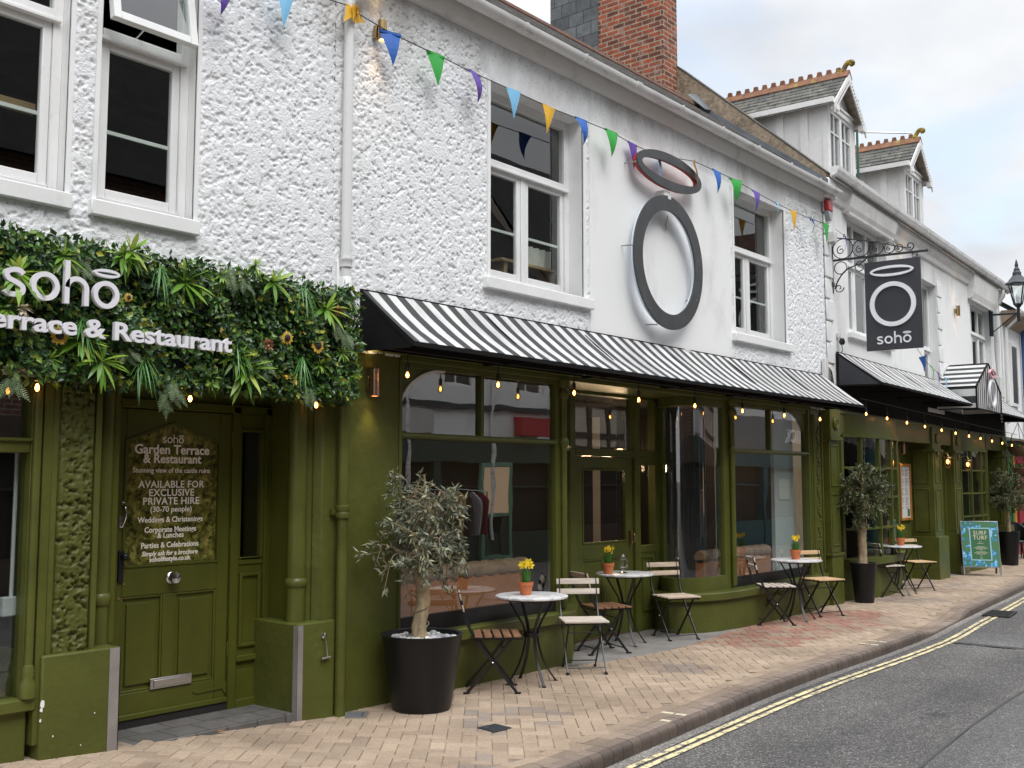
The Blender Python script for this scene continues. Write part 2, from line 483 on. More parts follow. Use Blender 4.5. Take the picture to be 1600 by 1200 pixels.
# painted render: the paint is clean white with grime of its own near the eaves and under sills
def rendermat(name, col, grime, up=.17, bump=.35):
    m, nt, p, N, L = newmat(name)
    t = N('ShaderNodeTexCoord')
    s = N('ShaderNodeSeparateXYZ'); L(t.outputs['Object'], s.inputs[0])
    n = N('ShaderNodeTexNoise'); n.inputs['Scale'].default_value = 1.3; n.inputs['Detail'].default_value = 9; n.inputs['Roughness'].default_value = .68
    mp = N('ShaderNodeMapping'); mp.inputs['Scale'].default_value = (1, 1, .45); L(t.outputs['Object'], mp.inputs['Vector']); L(mp.outputs[0], n.inputs['Vector'])
    # more dirt high up under the eaves
    g = N('ShaderNodeMapRange'); g.inputs['From Min'].default_value = 4.9; g.inputs['From Max'].default_value = 5.75; g.inputs['To Min'].default_value = -.04; g.inputs['To Max'].default_value = up
    L(s.outputs['Z'], g.inputs['Value'])
    a = N('ShaderNodeMath'); a.operation = 'ADD'; L(n.outputs['Fac'], a.inputs[0]); L(g.outputs[0], a.inputs[1])
    r = N('ShaderNodeValToRGB'); ramp(r, [(.50, col), (.80, grime)]); L(a.outputs[0], r.inputs['Fac'])
    # fine black mould dots
    n3 = N('ShaderNodeTexNoise'); n3.inputs['Scale'].default_value = 26; n3.inputs['Detail'].default_value = 5; n3.inputs['Roughness'].default_value = .75; L(t.outputs['Object'], n3.inputs['Vector'])
    a3 = N('ShaderNodeMath'); a3.operation = 'MULTIPLY_ADD'; a3.inputs[1].default_value = .55; L(g.outputs[0], a3.inputs[0]); L(n3.outputs['Fac'], a3.inputs[2])
    r3 = N('ShaderNodeValToRGB'); ramp(r3, [(.66, (1, 1, 1)), (.80, (.32, .31, .30))]); L(a3.outputs[0], r3.inputs['Fac'])
    x = N('ShaderNodeMix'); x.data_type = 'RGBA'; x.blend_type = 'MULTIPLY'; x.inputs['Factor'].default_value = 1
    L(r.outputs['Color'], x.inputs['A']); L(r3.outputs['Color'], x.inputs['B'])
    L(x.outputs['Result'], p.inputs['Base Color']); p.inputs['Roughness'].default_value = .75
    n2 = N('ShaderNodeTexNoise'); n2.inputs['Scale'].default_value = 75; n2.inputs['Detail'].default_value = 5; L(t.outputs['Object'], n2.inputs['Vector'])
    bp = N('ShaderNodeBump'); bp.inputs['Strength'].default_value = bump; bp.inputs['Distance'].default_value = .012
    L(n2.outputs['Fac'], bp.inputs['Height']); L(bp.outputs[0], p.inputs['Normal'])
    return m

GREEN = (.082, .091, .018)
M = {}
M['render'] = rendermat('white_render', (.80, .81, .82), (.42, .41, .39), up=.25, bump=.6)
M['render_smooth'] = rendermat('white_smooth_render', (.82, .82, .81), (.52, .51, .49), bump=.12)
M['white_paint'] = mat('white_gloss_paint', (.80, .80, .79), .35, var=.05, vs=3, bump=.08, bs=25, dirt=(.48, .46, .43), ds=4.5, dlo=.60, dhi=.85)
M['white_old'] = mat('weathered_white_paint', (.74, .73, .71), .5, var=.08, vs=3, bump=.1, bs=30, dirt=(.50, .47, .43), ds=3.2, dlo=.54, dhi=.82)
M['soffit'] = mat('grubby_white_soffit', (.78, .77, .75), .7, dirt=(.36, .34, .32), ds=2.6, dlo=.54, dhi=.85, bump=.15, bs=40)
M['green'] = mat('olive_green_paint', GREEN, .36, var=.20, vs=3.0, bump=.22, bs=18, spec=.32, bdist=.006, dirt=(.17, .18, .07), ds=16, dlo=.70, dhi=.76)
M['green_wall'] = mat('olive_green_masonry_paint', GREEN, .5, spec=.28, var=.16, vs=2.2, bump=.55, bs=20, dirt=(.046, .054, .008), ds=1.3, dlo=.55, dhi=.8)
M['green_door'] = mat('dark_olive_door_paint', (.072, .078, .011), .40, spec=.3, var=.14, vs=4, bump=.2, bs=22, bdist=.004, dirt=(.15, .16, .08), ds=20, dlo=.71, dhi=.76, stretch=(1, 1, .5))
M['green_rough'] = mat('olive_green_roughcast', GREEN, .5, spec=.3, var=.10, vs=3, bump=.3, bs=40)
M['black_fabric'] = mat('black_awning_fabric', (.009, .009, .010), .9, spec=.2, var=.2, vs=3, bump=.1, bs=30)
M['black_metal'] = mat('black_powder_coated_metal', (.010, .010, .012), .38, var=.3, vs=14, bump=.05, bs=80)
M['iron'] = mat('black_wrought_iron', (.012, .014, .014), .45, var=.4, vs=9, bump=.25, bs=60)
M['sign_grey'] = mat('dark_grey_sign_board', (.034, .035, .041), .42, var=.08, vs=2.5)
M['sign_face'] = mat('charcoal_sign_face', (.050, .051, .055), .5, var=.18, vs=5, dirt=(.11, .11, .11), ds=3, dlo=.55, dhi=.9)
M['sign_white'] = mat('white_acrylic', (.78, .79, .81), .3, var=.04, vs=6)
M['letter'] = mat('lilac_white_letter_board', (.74, .73, .77), .45, var=.04, vs=5)
M['red_neon'] = mat('red_neon_tube', (.45, .012, .012), .25)
M['pale_neon'] = mat('unlit_white_neon_tube', (.72, .80, .9), .25)
M['glass'] = glassmat('window_glass', wav=.05, wscale=1.6)
M['glass_old'] = glassmat('old_wavy_window_glass', wav=.055, wscale=2.2)
M['glass_bow'] = glassmat('bow_window_glass', wav=.05, wscale=2.2, ior=1.6)
M['glass_up'] = glassmat('upstairs_window_glass', wav=.05, wscale=1.4, ior=2.0)
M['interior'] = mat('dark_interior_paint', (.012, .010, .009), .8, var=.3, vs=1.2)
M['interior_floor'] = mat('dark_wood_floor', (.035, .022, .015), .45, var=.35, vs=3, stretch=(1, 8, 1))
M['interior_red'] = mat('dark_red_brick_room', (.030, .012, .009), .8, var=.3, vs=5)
M['leather'] = mat('tan_leather', (.44, .165, .068), .42, var=.16, vs=3.5, bump=.25, bs=22)
M['leather_roll'] = mat('brown_buttoned_leather', (.30, .185, .125), .42, var=.2, vs=6, bump=.3, bs=25)
M['inner_white'] = mat('pale_inner_wall', (.55, .56, .58), .7, var=.05)
M['curtain'] = mat('charcoal_curtain', (.05, .05, .055), .9, var=.2, vs=6, stretch=(8, 8, .4))
M['steel'] = mat('brushed_steel', (.55, .55, .56), .32, metal=1, var=.12, vs=20, stretch=(1, 1, 12))
M['strip'] = mat('grey_metal_corner_strip', (.30, .28, .27), .5, metal=.4, var=.15, vs=6)
M['chrome'] = mat('worn_chrome', (.75, .75, .76), .16, metal=1)
M['copper'] = mat('copper_tube', (.62, .40, .29), .28, metal=1, var=.25, vs=12, stretch=(1, 1, 5))
M['brass'] = mat('aged_brass', (.42, .30, .14), .35, metal=1, var=.2, vs=15)
M['wood_pale'] = mat('pale_weathered_timber', (.52, .40, .29), .62, var=.22, vs=14, stretch=(1.2, .25, 3), bump=.2, bs=40, dirt=(.66, .60, .53), ds=9, dlo=.5, dhi=.66)
M['wood_grey'] = mat('bleached_grey_timber', (.56, .49, .42), .7, var=.2, vs=14, stretch=(1.2, .25, 3), bump=.2, bs=40, dirt=(.24, .16, .10), ds=11, dlo=.60, dhi=.74)
M['wood_brown'] = mat('worn_brown_timber', (.20, .10, .052), .55, var=.3, vs=16, stretch=(1.2, .25, 3), bump=.25, bs=40, dirt=(.45, .34, .24), ds=12, dlo=.60, dhi=.74)
M['wood_honey'] = mat('honey_pine_timber', (.60, .40, .22), .5, var=.15, vs=12, stretch=(1.2, .25, 3), bump=.12, bs=40)
M['terracotta'] = mat('terracotta', (.52, .155, .055), .75, var=.14, vs=9, bump=.1, bs=60)
M['soil'] = mat('dark_potting_soil', (.03, .022, .016), .95, bump=.8, bs=60)
M['pot_black'] = mat('matt_black_planter', (.0085, .0088, .011), .42, var=.35, vs=2.2, spec=.35, stretch=(1, 1, .4), bump=.08, bs=30, dirt=(.018, .018, .020), ds=2.4)
M['bark'] = mat('olive_bark', (.34, .26, .155), .85, var=.35, vs=18, stretch=(1, 1, .4), bump=.8, bs=35, dirt=(.12, .085, .05), ds=12)
M['twig'] = mat('pale_olive_twig', (.24, .19, .115), .8, var=.2, vs=30)
M['olive_leaf'] = leafmat('olive_leaf', [(0, (.055, .072, .042)), (.35, (.105, .125, .078)), (.65, (.18, .20, .135)), (.88, (.32, .33, .235)), (1, (.36, .33, .14))], .42, .1)
M['olive_dark'] = leafmat('dark_olive_leaf', [(0, (.035, .048, .018)), (.45, (.07, .088, .033)), (.8, (.13, .15, .06)), (1, (.24, .25, .10))], .42, .1)
M['rust_leaf'] = leafmat('rusty_new_leaf', [(0, (.22, .10, .05)), (1, (.32, .17, .08))])
M['pebble'] = leafmat('pale_pebble', [(0, (.16, .17, .19)), (.45, (.34, .35, .37)), (.75, (.62, .61, .58)), (1, (.78, .77, .74))], .6, 0)
M['ivy'] = leafmat('ivy_leaf', [(0, (.010, .034, .012)), (.4, (.028, .080, .018)), (.72, (.065, .155, .025)), (.9, (.15, .26, .035)), (1, (.36, .36, .04))], .33, .12)
M['blade'] = leafmat('bright_blade_leaf', [(0, (.09, .22, .022)), (.5, (.19, .37, .038)), (.85, (.33, .48, .065)), (1, (.48, .51, .11))], .35, .25)
M['fern'] = leafmat('fern_frond', [(0, (.085, .14, .06)), (.6, (.15, .22, .10)), (1, (.23, .29, .13))], .5, .2)
M['grass'] = leafmat('grass_blade', [(0, (.05, .17, .035)), (.6, (.09, .26, .055)), (1, (.17, .36, .09))], .35, .2)
M['daff_leaf'] = leafmat('daffodil_leaf', [(0, (.03, .13, .015)), (1, (.07, .25, .03))], .4, .2)
M['daff'] = leafmat('daffodil_petal', [(0, (.78, .56, .015)), (1, (.85, .66, .05))], .5, .25)
M['sunflower'] = leafmat('sunflower_petal', [(0, (.65, .36, .03)), (.6, (.72, .50, .08)), (1, (.78, .66, .25))], .5, .2)
M['dark_heart'] = mat('dark_flower_heart', (.012, .010, .014), .7, bump=.8, bs=90)
M['dusty_pink'] = leafmat('dusty_pink_petal', [(0, (.42, .20, .12)), (1, (.60, .36, .24))], .6, .2)
M['cream'] = leafmat('cream_petal', [(0, (.68, .60, .44)), (1, (.80, .75, .62))], .6, .2)
M['flag_blue'] = mat('blue_flag_cloth', (.012, .105, .42), .6, var=.12, vs=6)
M['flag_green'] = mat('green_flag_cloth', (.03, .36, .05), .6, var=.12, vs=6)
M['flag_purple'] = mat('purple_flag_cloth', (.115, .055, .34), .6, var=.12, vs=6)
M['flag_sky'] = mat('light_blue_flag_cloth', (.20, .50, .75), .6, var=.1, vs=6)
M['flag_yellow'] = mat('yellow_flag_cloth', (.72, .40, .02), .6, var=.1, vs=6)
M['cord'] = mat('dark_cord', (.05, .05, .05), .8)
M['cord_pale'] = mat('pale_cord', (.35, .34, .32), .8)
M['bulb_glass'] = glassmat('amber_bulb_glass', tint=(1, .80, .50), ior=1.45)
M['filament'] = emis('glowing_filament', (1.0, .50, .15), 8)
M['lamp_glow'] = emis('warm_lamp_disc', (1.0, .62, .25), 9)
M['socket'] = mat('black_bulb_socket', (.012, .012, .012), .5)
M['ridge_tile'] = mat('lichened_terracotta_ridge', (.20, .092, .050), .9, var=.3, vs=9, bump=.5, bs=40, dirt=(.32, .24, .05), ds=5, dlo=.56, dhi=.68)
M['finial'] = mat('mossy_finial', (.16, .11, .05), .9, var=.4, vs=14, bump=.6, bs=40, dirt=(.40, .29, .03), ds=9, dlo=.45, dhi=.58)
M['lead'] = mat('grey_lead_flashing', (.12, .13, .145), .5, var=.25, vs=3, bump=.25, bs=7)
M['parapet'] = mat('tan_roughcast_parapet', (.30, .235, .165), .95, var=.35, vs=14, bump=1.0, bs=40, dirt=(.11, .085, .06), ds=4, dlo=.5, dhi=.7)
M['brick'] = brickmat('red_chimney_brick', (.40, .085, .030), (.11, .034, .022), (.36, .28, .20), .225, .08, .012, noise=.55, bump=.9, lichen=(.30, .21, .17))
M['brick_dark'] = brickmat('dark_stained_brick', (.14, .050, .032), (.085, .036, .026), (.20, .16, .12), .225, .078, .012, noise=.4, bump=.9)
M['slate_hang'] = brickmat('hung_slate', (.15, .16, .165), (.085, .09, .095), (.018, .018, .018), .30, .22, .006, noise=.35, bump=.5)
M['slate_roof'] = brickmat('slate_roof', (.17, .16, .145), (.10, .095, .09), (.014, .014, .014), .28, .11, .006, noise=.5, bump=.6, kx=1, ky=0, lichen=(.16, .155, .13))
M['slate_dormer'] = brickmat('dormer_slate', (.15, .145, .125), (.085, .083, .076), (.02, .02, .018), .26, .095, .006, noise=.5, bump=.6, kx=0, ky=1, lichen=(.21, .20, .15))
M['gutter'] = mat('weathered_white_gutter', (.76, .755, .74), .4, var=.07, vs=3, dirt=(.27, .24, .21), ds=3.5, dlo=.52, dhi=.78, stretch=(.7, 1, 3))
M['pvc'] = mat('white_plastic_pipe', (.72, .72, .71), .35, dirt=(.42, .40, .37), ds=3, dlo=.56, dhi=.8)
M['stripe'] = stripemat('striped_awning_fabric', .196, 'X', .38)
M['stripe_b2'] = stripemat('striped_awning_fabric_far', .28, 'X', .2, .42)
M['stripe_v'] = stripemat('striped_gable_fabric', .16, 'X', .1)
M['stripe_h'] = stripemat('striped_canopy_roof_fabric', .105, 'Z', .1)
M['stripe_hw'] = stripemat('striped_canopy_side_fabric', .26, 'Z', .1)
M['board_white'] = mat('menu_paper', (.72, .72, .70), .5)
M['ink'] = mat('grey_printing_ink', (.16, .16, .16), .8)
M['alarm_red'] = mat('red_alarm_cover', (.42, .02, .03), .35)
M['alarm_grey'] = mat('grey_alarm_cover', (.35, .36, .37), .4)
M['box_white'] = mat('white_utility_box', (.66, .66, .64), .45, dirt=(.4, .38, .35), ds=5)
M['lamp_black'] = mat('dark_blue_black_lantern_paint', (.014, .020, .026), .35, var=.2, vs=8)
M['door_text'] = mat('cream_vinyl_lettering', (.93, .86, .78), .5)
M['yellow_paint'] = mat('worn_yellow_road_paint', (.68, .58, .33), .8, var=.15, vs=6, bump=.4, bs=60, dirt=(.20, .185, .155), ds=13, dlo=.50, dhi=.57)
M['cream_paint'] = mat('worn_cream_kerb_paint', (.62, .56, .40), .8, var=.15, vs=8, dirt=(.3, .26, .21), ds=14, dlo=.5, dhi=.68)
M['rattan'] = mat('black_rattan', (.015, .014, .014), .5, var=.4, vs=30, bump=.9, bs=90)
M['wicker'] = mat('woven_brown_basket', (.16, .09, .05), .8, var=.35, vs=25, bump=.9, bs=70)
M['shop_green'] = mat('bright_green_shop_paint', (.012, .12, .045), .4, var=.1)
M['shop_red'] = mat('crimson_shop_paint', (.25, .008, .022), .4, var=.1)
M['shop_blue'] = mat('blue_pipe_paint', (.03, .10, .24), .4)
M['shop_yellow'] = mat('ochre_trim_paint', (.45, .28, .03), .5)
M['skin'] = mat('skin', (.48, .27, .19), .55)
M['shirt'] = mat('white_shirt', (.74, .75, .77), .8, bump=.2, bs=20)
M['shirt_print'] = mat('blue_and_white_print', (.6, .62, .68), .8, dirt=(.05, .08, .2), ds=30, dlo=.48, dhi=.54)
M['trousers'] = mat('dark_trousers', (.02, .02, .025), .9)
M['hair_brown'] = mat('brown_hair', (.05, .03, .018), .6)
M['hair_grey'] = mat('grey_hair', (.4, .39, .38), .6)
M['conduit'] = mat('white_conduit', (.6, .62, .66), .5)
M['paper'] = mat('white_menu_card', (.74, .73, .70), .6)
M['blue_board'] = None

def asphalt(name, base, light, dark):
    m, nt, p, N, L = newmat(name)
    t = N('ShaderNodeTexCoord')
    v = N('ShaderNodeTexVoronoi'); v.inputs['Scale'].default_value = 95; L(t.outputs['Object'], v.inputs['Vector'])
    sx = N('ShaderNodeSeparateColor'); L(v.outputs['Color'], sx.inputs[0])
    r = N('ShaderNodeValToRGB'); ramp(r, [(0, dark), (.42, base), (.8, [b * 1.35 for b in base]), (.93, light), (1, [min(.6, q * 1.5) for q in light])])
    L(sx.outputs[0], r.inputs['Fac'])
    n = N('ShaderNodeTexNoise'); n.inputs['Scale'].default_value = .9; n.inputs['Detail'].default_value = 8; n.inputs['Roughness'].default_value = .65; L(t.outputs['Object'], n.inputs['Vector'])
    r2 = N('ShaderNodeValToRGB'); ramp(r2, [(.3, (.72, .72, .72)), (.7, (1.18, 1.17, 1.15))]); L(n.outputs['Fac'], r2.inputs['Fac'])
    x = N('ShaderNodeMix'); x.data_type = 'RGBA'; x.blend_type = 'MULTIPLY'; x.inputs['Factor'].default_value = 1
    L(r.outputs['Color'], x.inputs['A']); L(r2.outputs['Color'], x.inputs['B'])
    # long faint tracks worn along the carriageway
    mp = N('ShaderNodeMapping'); mp.inputs['Rotation'].default_value = (0, 0, -.08); mp.inputs['Scale'].default_value = (.10, 1.6, 1); L(t.outputs['Object'], mp.inputs['Vector'])
    n5 = N('ShaderNodeTexNoise'); n5.inputs['Scale'].default_value = 1.0; n5.inputs['Detail'].default_value = 6; L(mp.outputs[0], n5.inputs['Vector'])
    r5 = N('ShaderNodeValToRGB'); ramp(r5, [(.35, (.82, .82, .83)), (.65, (1.14, 1.13, 1.11))]); L(n5.outputs['Fac'], r5.inputs['Fac'])
    n7 = N('ShaderNodeTexNoise'); n7.inputs['Scale'].default_value = 2.3; n7.inputs['Detail'].default_value = 3; L(t.outputs['Object'], n7.inputs['Vector'])
    r7 = N('ShaderNodeValToRGB'); ramp(r7, [(.68, (1, 1, 1)), (.74, (.66, .66, .67))]); L(n7.outputs['Fac'], r7.inputs['Fac'])
    for rr in (r5, r7):
        xx = N('ShaderNodeMix'); xx.data_type = 'RGBA'; xx.blend_type = 'MULTIPLY'; xx.inputs['Factor'].default_value = 1
        L(x.outputs['Result'], xx.inputs['A']); L(rr.outputs['Color'], xx.inputs['B']); x = xx
    L(x.outputs['Result'], p.inputs['Base Color']); p.inputs['Roughness'].default_value = .88
    bp = N('ShaderNodeBump'); bp.inputs['Strength'].default_value = .7; bp.inputs['Distance'].default_value = .01
    L(v.outputs['Distance'], bp.inputs['Height']); L(bp.outputs[0], p.inputs['Normal'])
    return m
M['asphalt'] = asphalt('worn_asphalt', (.098, .094, .092), (.22, .21, .20), (.050, .048, .046))
M['asphalt_patch'] = asphalt('smoother_asphalt_patch', (.110, .109, .109), (.20, .195, .19), (.062, .060, .059))
M['gutter_conc'] = asphalt('grey_gutter_strip', (.20, .185, .17), (.32, .30, .28), (.10, .093, .086))
M['tar'] = mat('black_tar_joint', (.05, .048, .046), .6, var=.3, vs=9)
M['grout'] = mat('sandy_paving_joint', (.25, .195, .145), .95, var=.35, vs=9)
M['concrete'] = mat('grey_paving_slab', (.22, .205, .19), .9, var=.18, vs=5, bump=.3, bs=50, dirt=(.13, .115, .10), ds=3)
M['tile_grey'] = brickmat('grey_doorstep_tile', (.125, .12, .118), (.10, .097, .095), (.05, .048, .046), .30, .30, .006, rough=.6, noise=.25, bump=.2)

def colattr(name, rough, noise, bump, bs):
    """colour of each brick comes from the mesh, weathering from noise"""
    m, nt, p, N, L = newmat(name)
    a = N('ShaderNodeAttribute'); a.attribute_name = 'Col'
    t = N('ShaderNodeTexCoord')
    n = N('ShaderNodeTexNoise'); n.inputs['Scale'].default_value = 55; n.inputs['Detail'].default_value = 6; n.inputs['Roughness'].default_value = .75; L(t.outputs['Object'], n.inputs['Vector'])
    r = N('ShaderNodeValToRGB'); ramp(r, [(.3, (1 - noise,) * 3), (.72, (1 + noise * .7,) * 3)]); L(n.outputs['Fac'], r.inputs['Fac'])
    x = N('ShaderNodeMix'); x.data_type = 'RGBA'; x.blend_type = 'MULTIPLY'; x.inputs['Factor'].default_value = 1
    L(a.outputs['Color'], x.inputs['A']); L(r.outputs['Color'], x.inputs['B'])
    n4 = N('ShaderNodeTexNoise'); n4.inputs['Scale'].default_value = 1.1; n4.inputs['Detail'].default_value = 7; L(t.outputs['Object'], n4.inputs['Vector'])
    r4 = N('ShaderNodeValToRGB'); ramp(r4, [(.32, (.74, .72, .70)), (.62, (1.06, 1.06, 1.06))]); L(n4.outputs['Fac'], r4.inputs['Fac'])
    y = N('ShaderNodeMix'); y.data_type = 'RGBA'; y.blend_type = 'MULTIPLY'; y.inputs['Factor'].default_value = 1
    L(x.outputs['Result'], y.inputs['A']); L(r4.outputs['Color'], y.inputs['B'])
    # trodden gum spots and darker damp stains
    v5 = N('ShaderNodeTexVoronoi'); v5.inputs['Scale'].default_value = 2.6; L(t.outputs['Object'], v5.inputs['Vector'])
    r5 = N('ShaderNodeValToRGB'); ramp(r5, [(.045, (.62, .60, .58)), (.06, (1, 1, 1))]); L(v5.outputs['Distance'], r5.inputs['Fac'])
    n6 = N('ShaderNodeTexNoise'); n6.inputs['Scale'].default_value = 3.3; n6.inputs['Detail'].default_value = 8; n6.inputs['Roughness'].default_value = .7; L(t.outputs['Object'], n6.inputs['Vector'])
    r6 = N('ShaderNodeValToRGB'); ramp(r6, [(.56, (1, 1, 1)), (.72, (.70, .68, .66))]); L(n6.outputs['Fac'], r6.inputs['Fac'])
    z5 = N('ShaderNodeMix'); z5.data_type = 'RGBA'; z5.blend_type = 'MULTIPLY'; z5.inputs['Factor'].default_value = 1; L(y.outputs['Result'], z5.inputs['A']); L(r5.outputs['Color'], z5.inputs['B'])
    z6 = N('ShaderNodeMix'); z6.data_type = 'RGBA'; z6.blend_type = 'MULTIPLY'; z6.inputs['Factor'].default_value = 1; L(z5.outputs['Result'], z6.inputs['A']); L(r6.outputs['Color'], z6.inputs['B'])
    L(z6.outputs['Result'], p.inputs['Base Color']); p.inputs['Roughness'].default_value = rough
    bp = N('ShaderNodeBump'); bp.inputs['Strength'].default_value = bump; bp.inputs['Distance'].default_value = .006
    n2 = N('ShaderNodeTexNoise'); n2.inputs['Scale'].default_value = bs; n2.inputs['Detail'].default_value = 4; L(t.outputs['Object'], n2.inputs['Vector'])
    L(n2.outputs['Fac'], bp.inputs['Height']); L(bp.outputs[0], p.inputs['Normal'])
    return m
M['paver'] = colattr('block_paver', .9, .28, .6, 120)
M['kerb'] = colattr('brown_kerb_block', .8, .25, .5, 90)

def marblemat():
    m, nt, p, N, L = newmat('white_marble')
    t = N('ShaderNodeTexCoord'); n = N('ShaderNodeTexNoise'); n.inputs['Scale'].default_value = 5; n.inputs['Detail'].default_value = 8; n.inputs['Distortion'].default_value = 2.2
    L(t.outputs['Object'], n.inputs['Vector'])
    r = N('ShaderNodeValToRGB'); ramp(r, [(.35, (.66, .66, .67)), (.47, (.46, .46, .48)), (.52, (.70, .70, .70)), (.8, (.74, .74, .73))])
    L(n.outputs['Fac'], r.inputs['Fac']); L(r.outputs['Color'], p.inputs['Base Color']); p.inputs['Roughness'].default_value = .3
    return m
M['marble'] = marblemat()

def picturemat():
    """printed vinyl picture of a planted wall on the door glass"""
    m, nt, p, N, L = newmat('printed_planting_vinyl')
    t = N('ShaderNodeTexCoord'); v = N('ShaderNodeTexVoronoi'); v.inputs['Scale'].default_value = 38; v.inputs['Randomness'].default_value = 1
    n = N('ShaderNodeTexNoise'); n.inputs['Scale'].default_value = 9; n.inputs['Detail'].default_value = 9; n.inputs['Roughness'].default_value = .75; n.inputs['Distortion'].default_value = 1.2
    L(t.outputs['Object'], v.inputs['Vector']); L(t.outputs['Object'], n.inputs['Vector'])
    r = N('ShaderNodeValToRGB'); ramp(r, [(.28, (.018, .020, .006)), (.42, (.07, .075, .018)), (.54, (.17, .165, .035)), (.64, (.27, .21, .07)), (.75, (.40, .33, .19))])
    L(n.outputs['Fac'], r.inputs['Fac'])
    s = N('ShaderNodeSeparateColor'); L(v.outputs['Color'], s.inputs[0])
    r2 = N('ShaderNodeValToRGB'); ramp(r2, [(0, (.35, .35, .35)), (1, (1.4, 1.4, 1.4))]); L(s.outputs[0], r2.inputs['Fac'])
    x = N('ShaderNodeMix'); x.data_type = 'RGBA'; x.blend_type = 'MULTIPLY'; x.inputs['Factor'].default_value = 1
    L(r.outputs['Color'], x.inputs['A']); L(r2.outputs['Color'], x.inputs['B'])
    L(x.outputs['Result'], p.inputs['Base Color']); p.inputs['Roughness'].default_value = .12
    return m
M['picture'] = picturemat()

def boardmat():
    """blue painted flowers on green for the pavement board"""
    m, nt, p, N, L = newmat('green_and_blue_floral_print')
    t = N('ShaderNodeTexCoord'); n = N('ShaderNodeTexNoise'); n.inputs['Scale'].default_value = 7; n.inputs['Detail'].default_value = 3; n.inputs['Distortion'].default_value = 1.5
    L(t.outputs['Object'], n.inputs['Vector'])
    n2 = N('ShaderNodeTexNoise'); n2.inputs['Scale'].default_value = 28; n2.inputs['Detail'].default_value = 3; L(t.outputs['Object'], n2.inputs['Vector'])
    r = N('ShaderNodeValToRGB'); r.color_ramp.interpolation = 'CONSTANT'
    ramp(r, [(0, (.07, .20, .085)), (.56, (.02, .20, .50)), (.60, (.08, .38, .68)), (.66, (.35, .62, .82))])
    a = N('ShaderNodeMath'); a.operation = 'MULTIPLY_ADD'; a.inputs[1].default_value = .35; L(n2.outputs['Fac'], a.inputs[0])
    sb = N('ShaderNodeMath'); sb.operation = 'SUBTRACT'; sb.inputs[1].default_value = .155; L(n.outputs['Fac'], sb.inputs[0]); L(sb.outputs[0], a.inputs[2])
    L(a.outputs[0], r.inputs['Fac']); L(r.outputs['Color'], p.inputs['Base Color']); p.inputs['Roughness'].default_value = .4
    return m
M['floral'] = boardmat()
M['board_green'] = mat('green_printed_panel', (.035, .15, .06), .45)
M['board_pale'] = mat('pale_blue_border', (.35, .58, .72), .45)
M['tile_step'] = brickmat('grey_doorstep_tile', (.15, .14, .135), (.11, .106, .10), (.05, .046, .043), .24, .24, .006, rough=.6, noise=.3, bump=.2, plan=True)
M['soffit_tan'] = mat('tan_painted_soffit', (.36, .30, .24), .7, var=.15)
M['slate_dark'] = brickmat('dark_slate_roof', (.045, .043, .04), (.028, .027, .026), (.008, .008, .008), .34, .16, .006, noise=.4, bump=.5, kx=1, ky=0)
M['old_timber'] = mat('dark_stained_timber', (.05, .03, .02), .6, var=.2)
# ------------------------------------------------------------------ ground, road, kerb, pavement
KX = [-60, -12, -4, 2, 5.61, 8.12, 9.4, 11.0, 12.4, 14.56, 19.46, 25, 32, 45, 90]
KY = [-7.2, -3.55, -2.95, -2.45, -2.15, -1.96, -1.91, -1.91, -1.87, -1.65, -1.16, -.45, .7, 3.2, 14]
_xs = np.linspace(-60, 90, 1501)
_ys = np.interp(_xs, KX, KY)
_k = np.exp(-np.linspace(-2, 2, 17) ** 2); _k /= _k.sum()
_ys = np.convolve(np.pad(_ys, 8, mode='edge'), _k, 'valid')
def yk(x): return float(np.interp(x, _xs, _ys))
def drop(x):
    """the kerb dips at the crossing point"""
    if x < 12.3 or x > 14.9: return 0.0
    if x < 12.9: return .075 * (x - 12.3) / .6
    if x > 14.4: return .075 * (14.9 - x) / .5
    return .075
def kerbnorm(x):
    d = (yk(x + .1) - yk(x - .1)) / .2
    l = math.hypot(1, d); return Vector((d / l, -1 / l, 0))      # towards the road
def kp(x, off, z):
    n = kerbnorm(x); return Vector((x + n.x * off, yk(x) + n.y * off, z))
ROAD = -.10
def strip_mesh(x0, x1, o0, o1, dz, step=.25, jit=0.0):
    mb = MB(); n = max(2, int((x1 - x0) / step)); r = []
    for i in range(n + 1):
        x = x0 + (x1 - x0) * i / n
        j = random.uniform(-jit, jit)
        r.append((kp(x, o0 + j, G(x) + ROAD + dz), kp(x, o1 + random.uniform(-jit, jit), G(x) + ROAD + dz)))
    for a, b in zip(r, r[1:]): mb.quad(a[0], a[1], b[1], b[0])
    return mb

# one sheet of terrain to the horizon, following the fall of the street
mb = MB()
gx = [-900, -200, -60, -20, -10, -6, -4, -2, 0, 2, 3.5, 5.2, 7, 10, 14, 18, 22, 26, 30, 35, 40, 60, 90, 200, 900]
gy = [-900, -200, -60, -20, -12, -8, -6, -4, -2, 0, 1, 2, 3, 6, 12, 30, 60, 200, 900]
vs = [(x, y, G(x) + ROAD - .012) for x in gx for y in gy]
k = len(gy)
mb.add(vs, [(i * k + j, (i + 1) * k + j, (i + 1) * k + j + 1, i * k + j + 1) for i in range(len(gx) - 1) for j in range(k - 1)])
tag(mb.build('ground', M['asphalt'], fix=False), kind='structure')
mb = strip_mesh(-40, 60, -.05, 4.55, 0.0)
tag(mb.build('road', M['asphalt'], fix=False), kind='structure')
mb = strip_mesh(-12, 40, -.01, .085, .004, jit=.008)
tag(mb.build('road_gutter', M['gutter_conc'], fix=False), kind='structure')
def lineoff(x):
    return float(np.interp(x, [-20, 5.7, 8, 13, 16, 20, 40], [.10, .10, .14, .21, .20, .17, .17]))
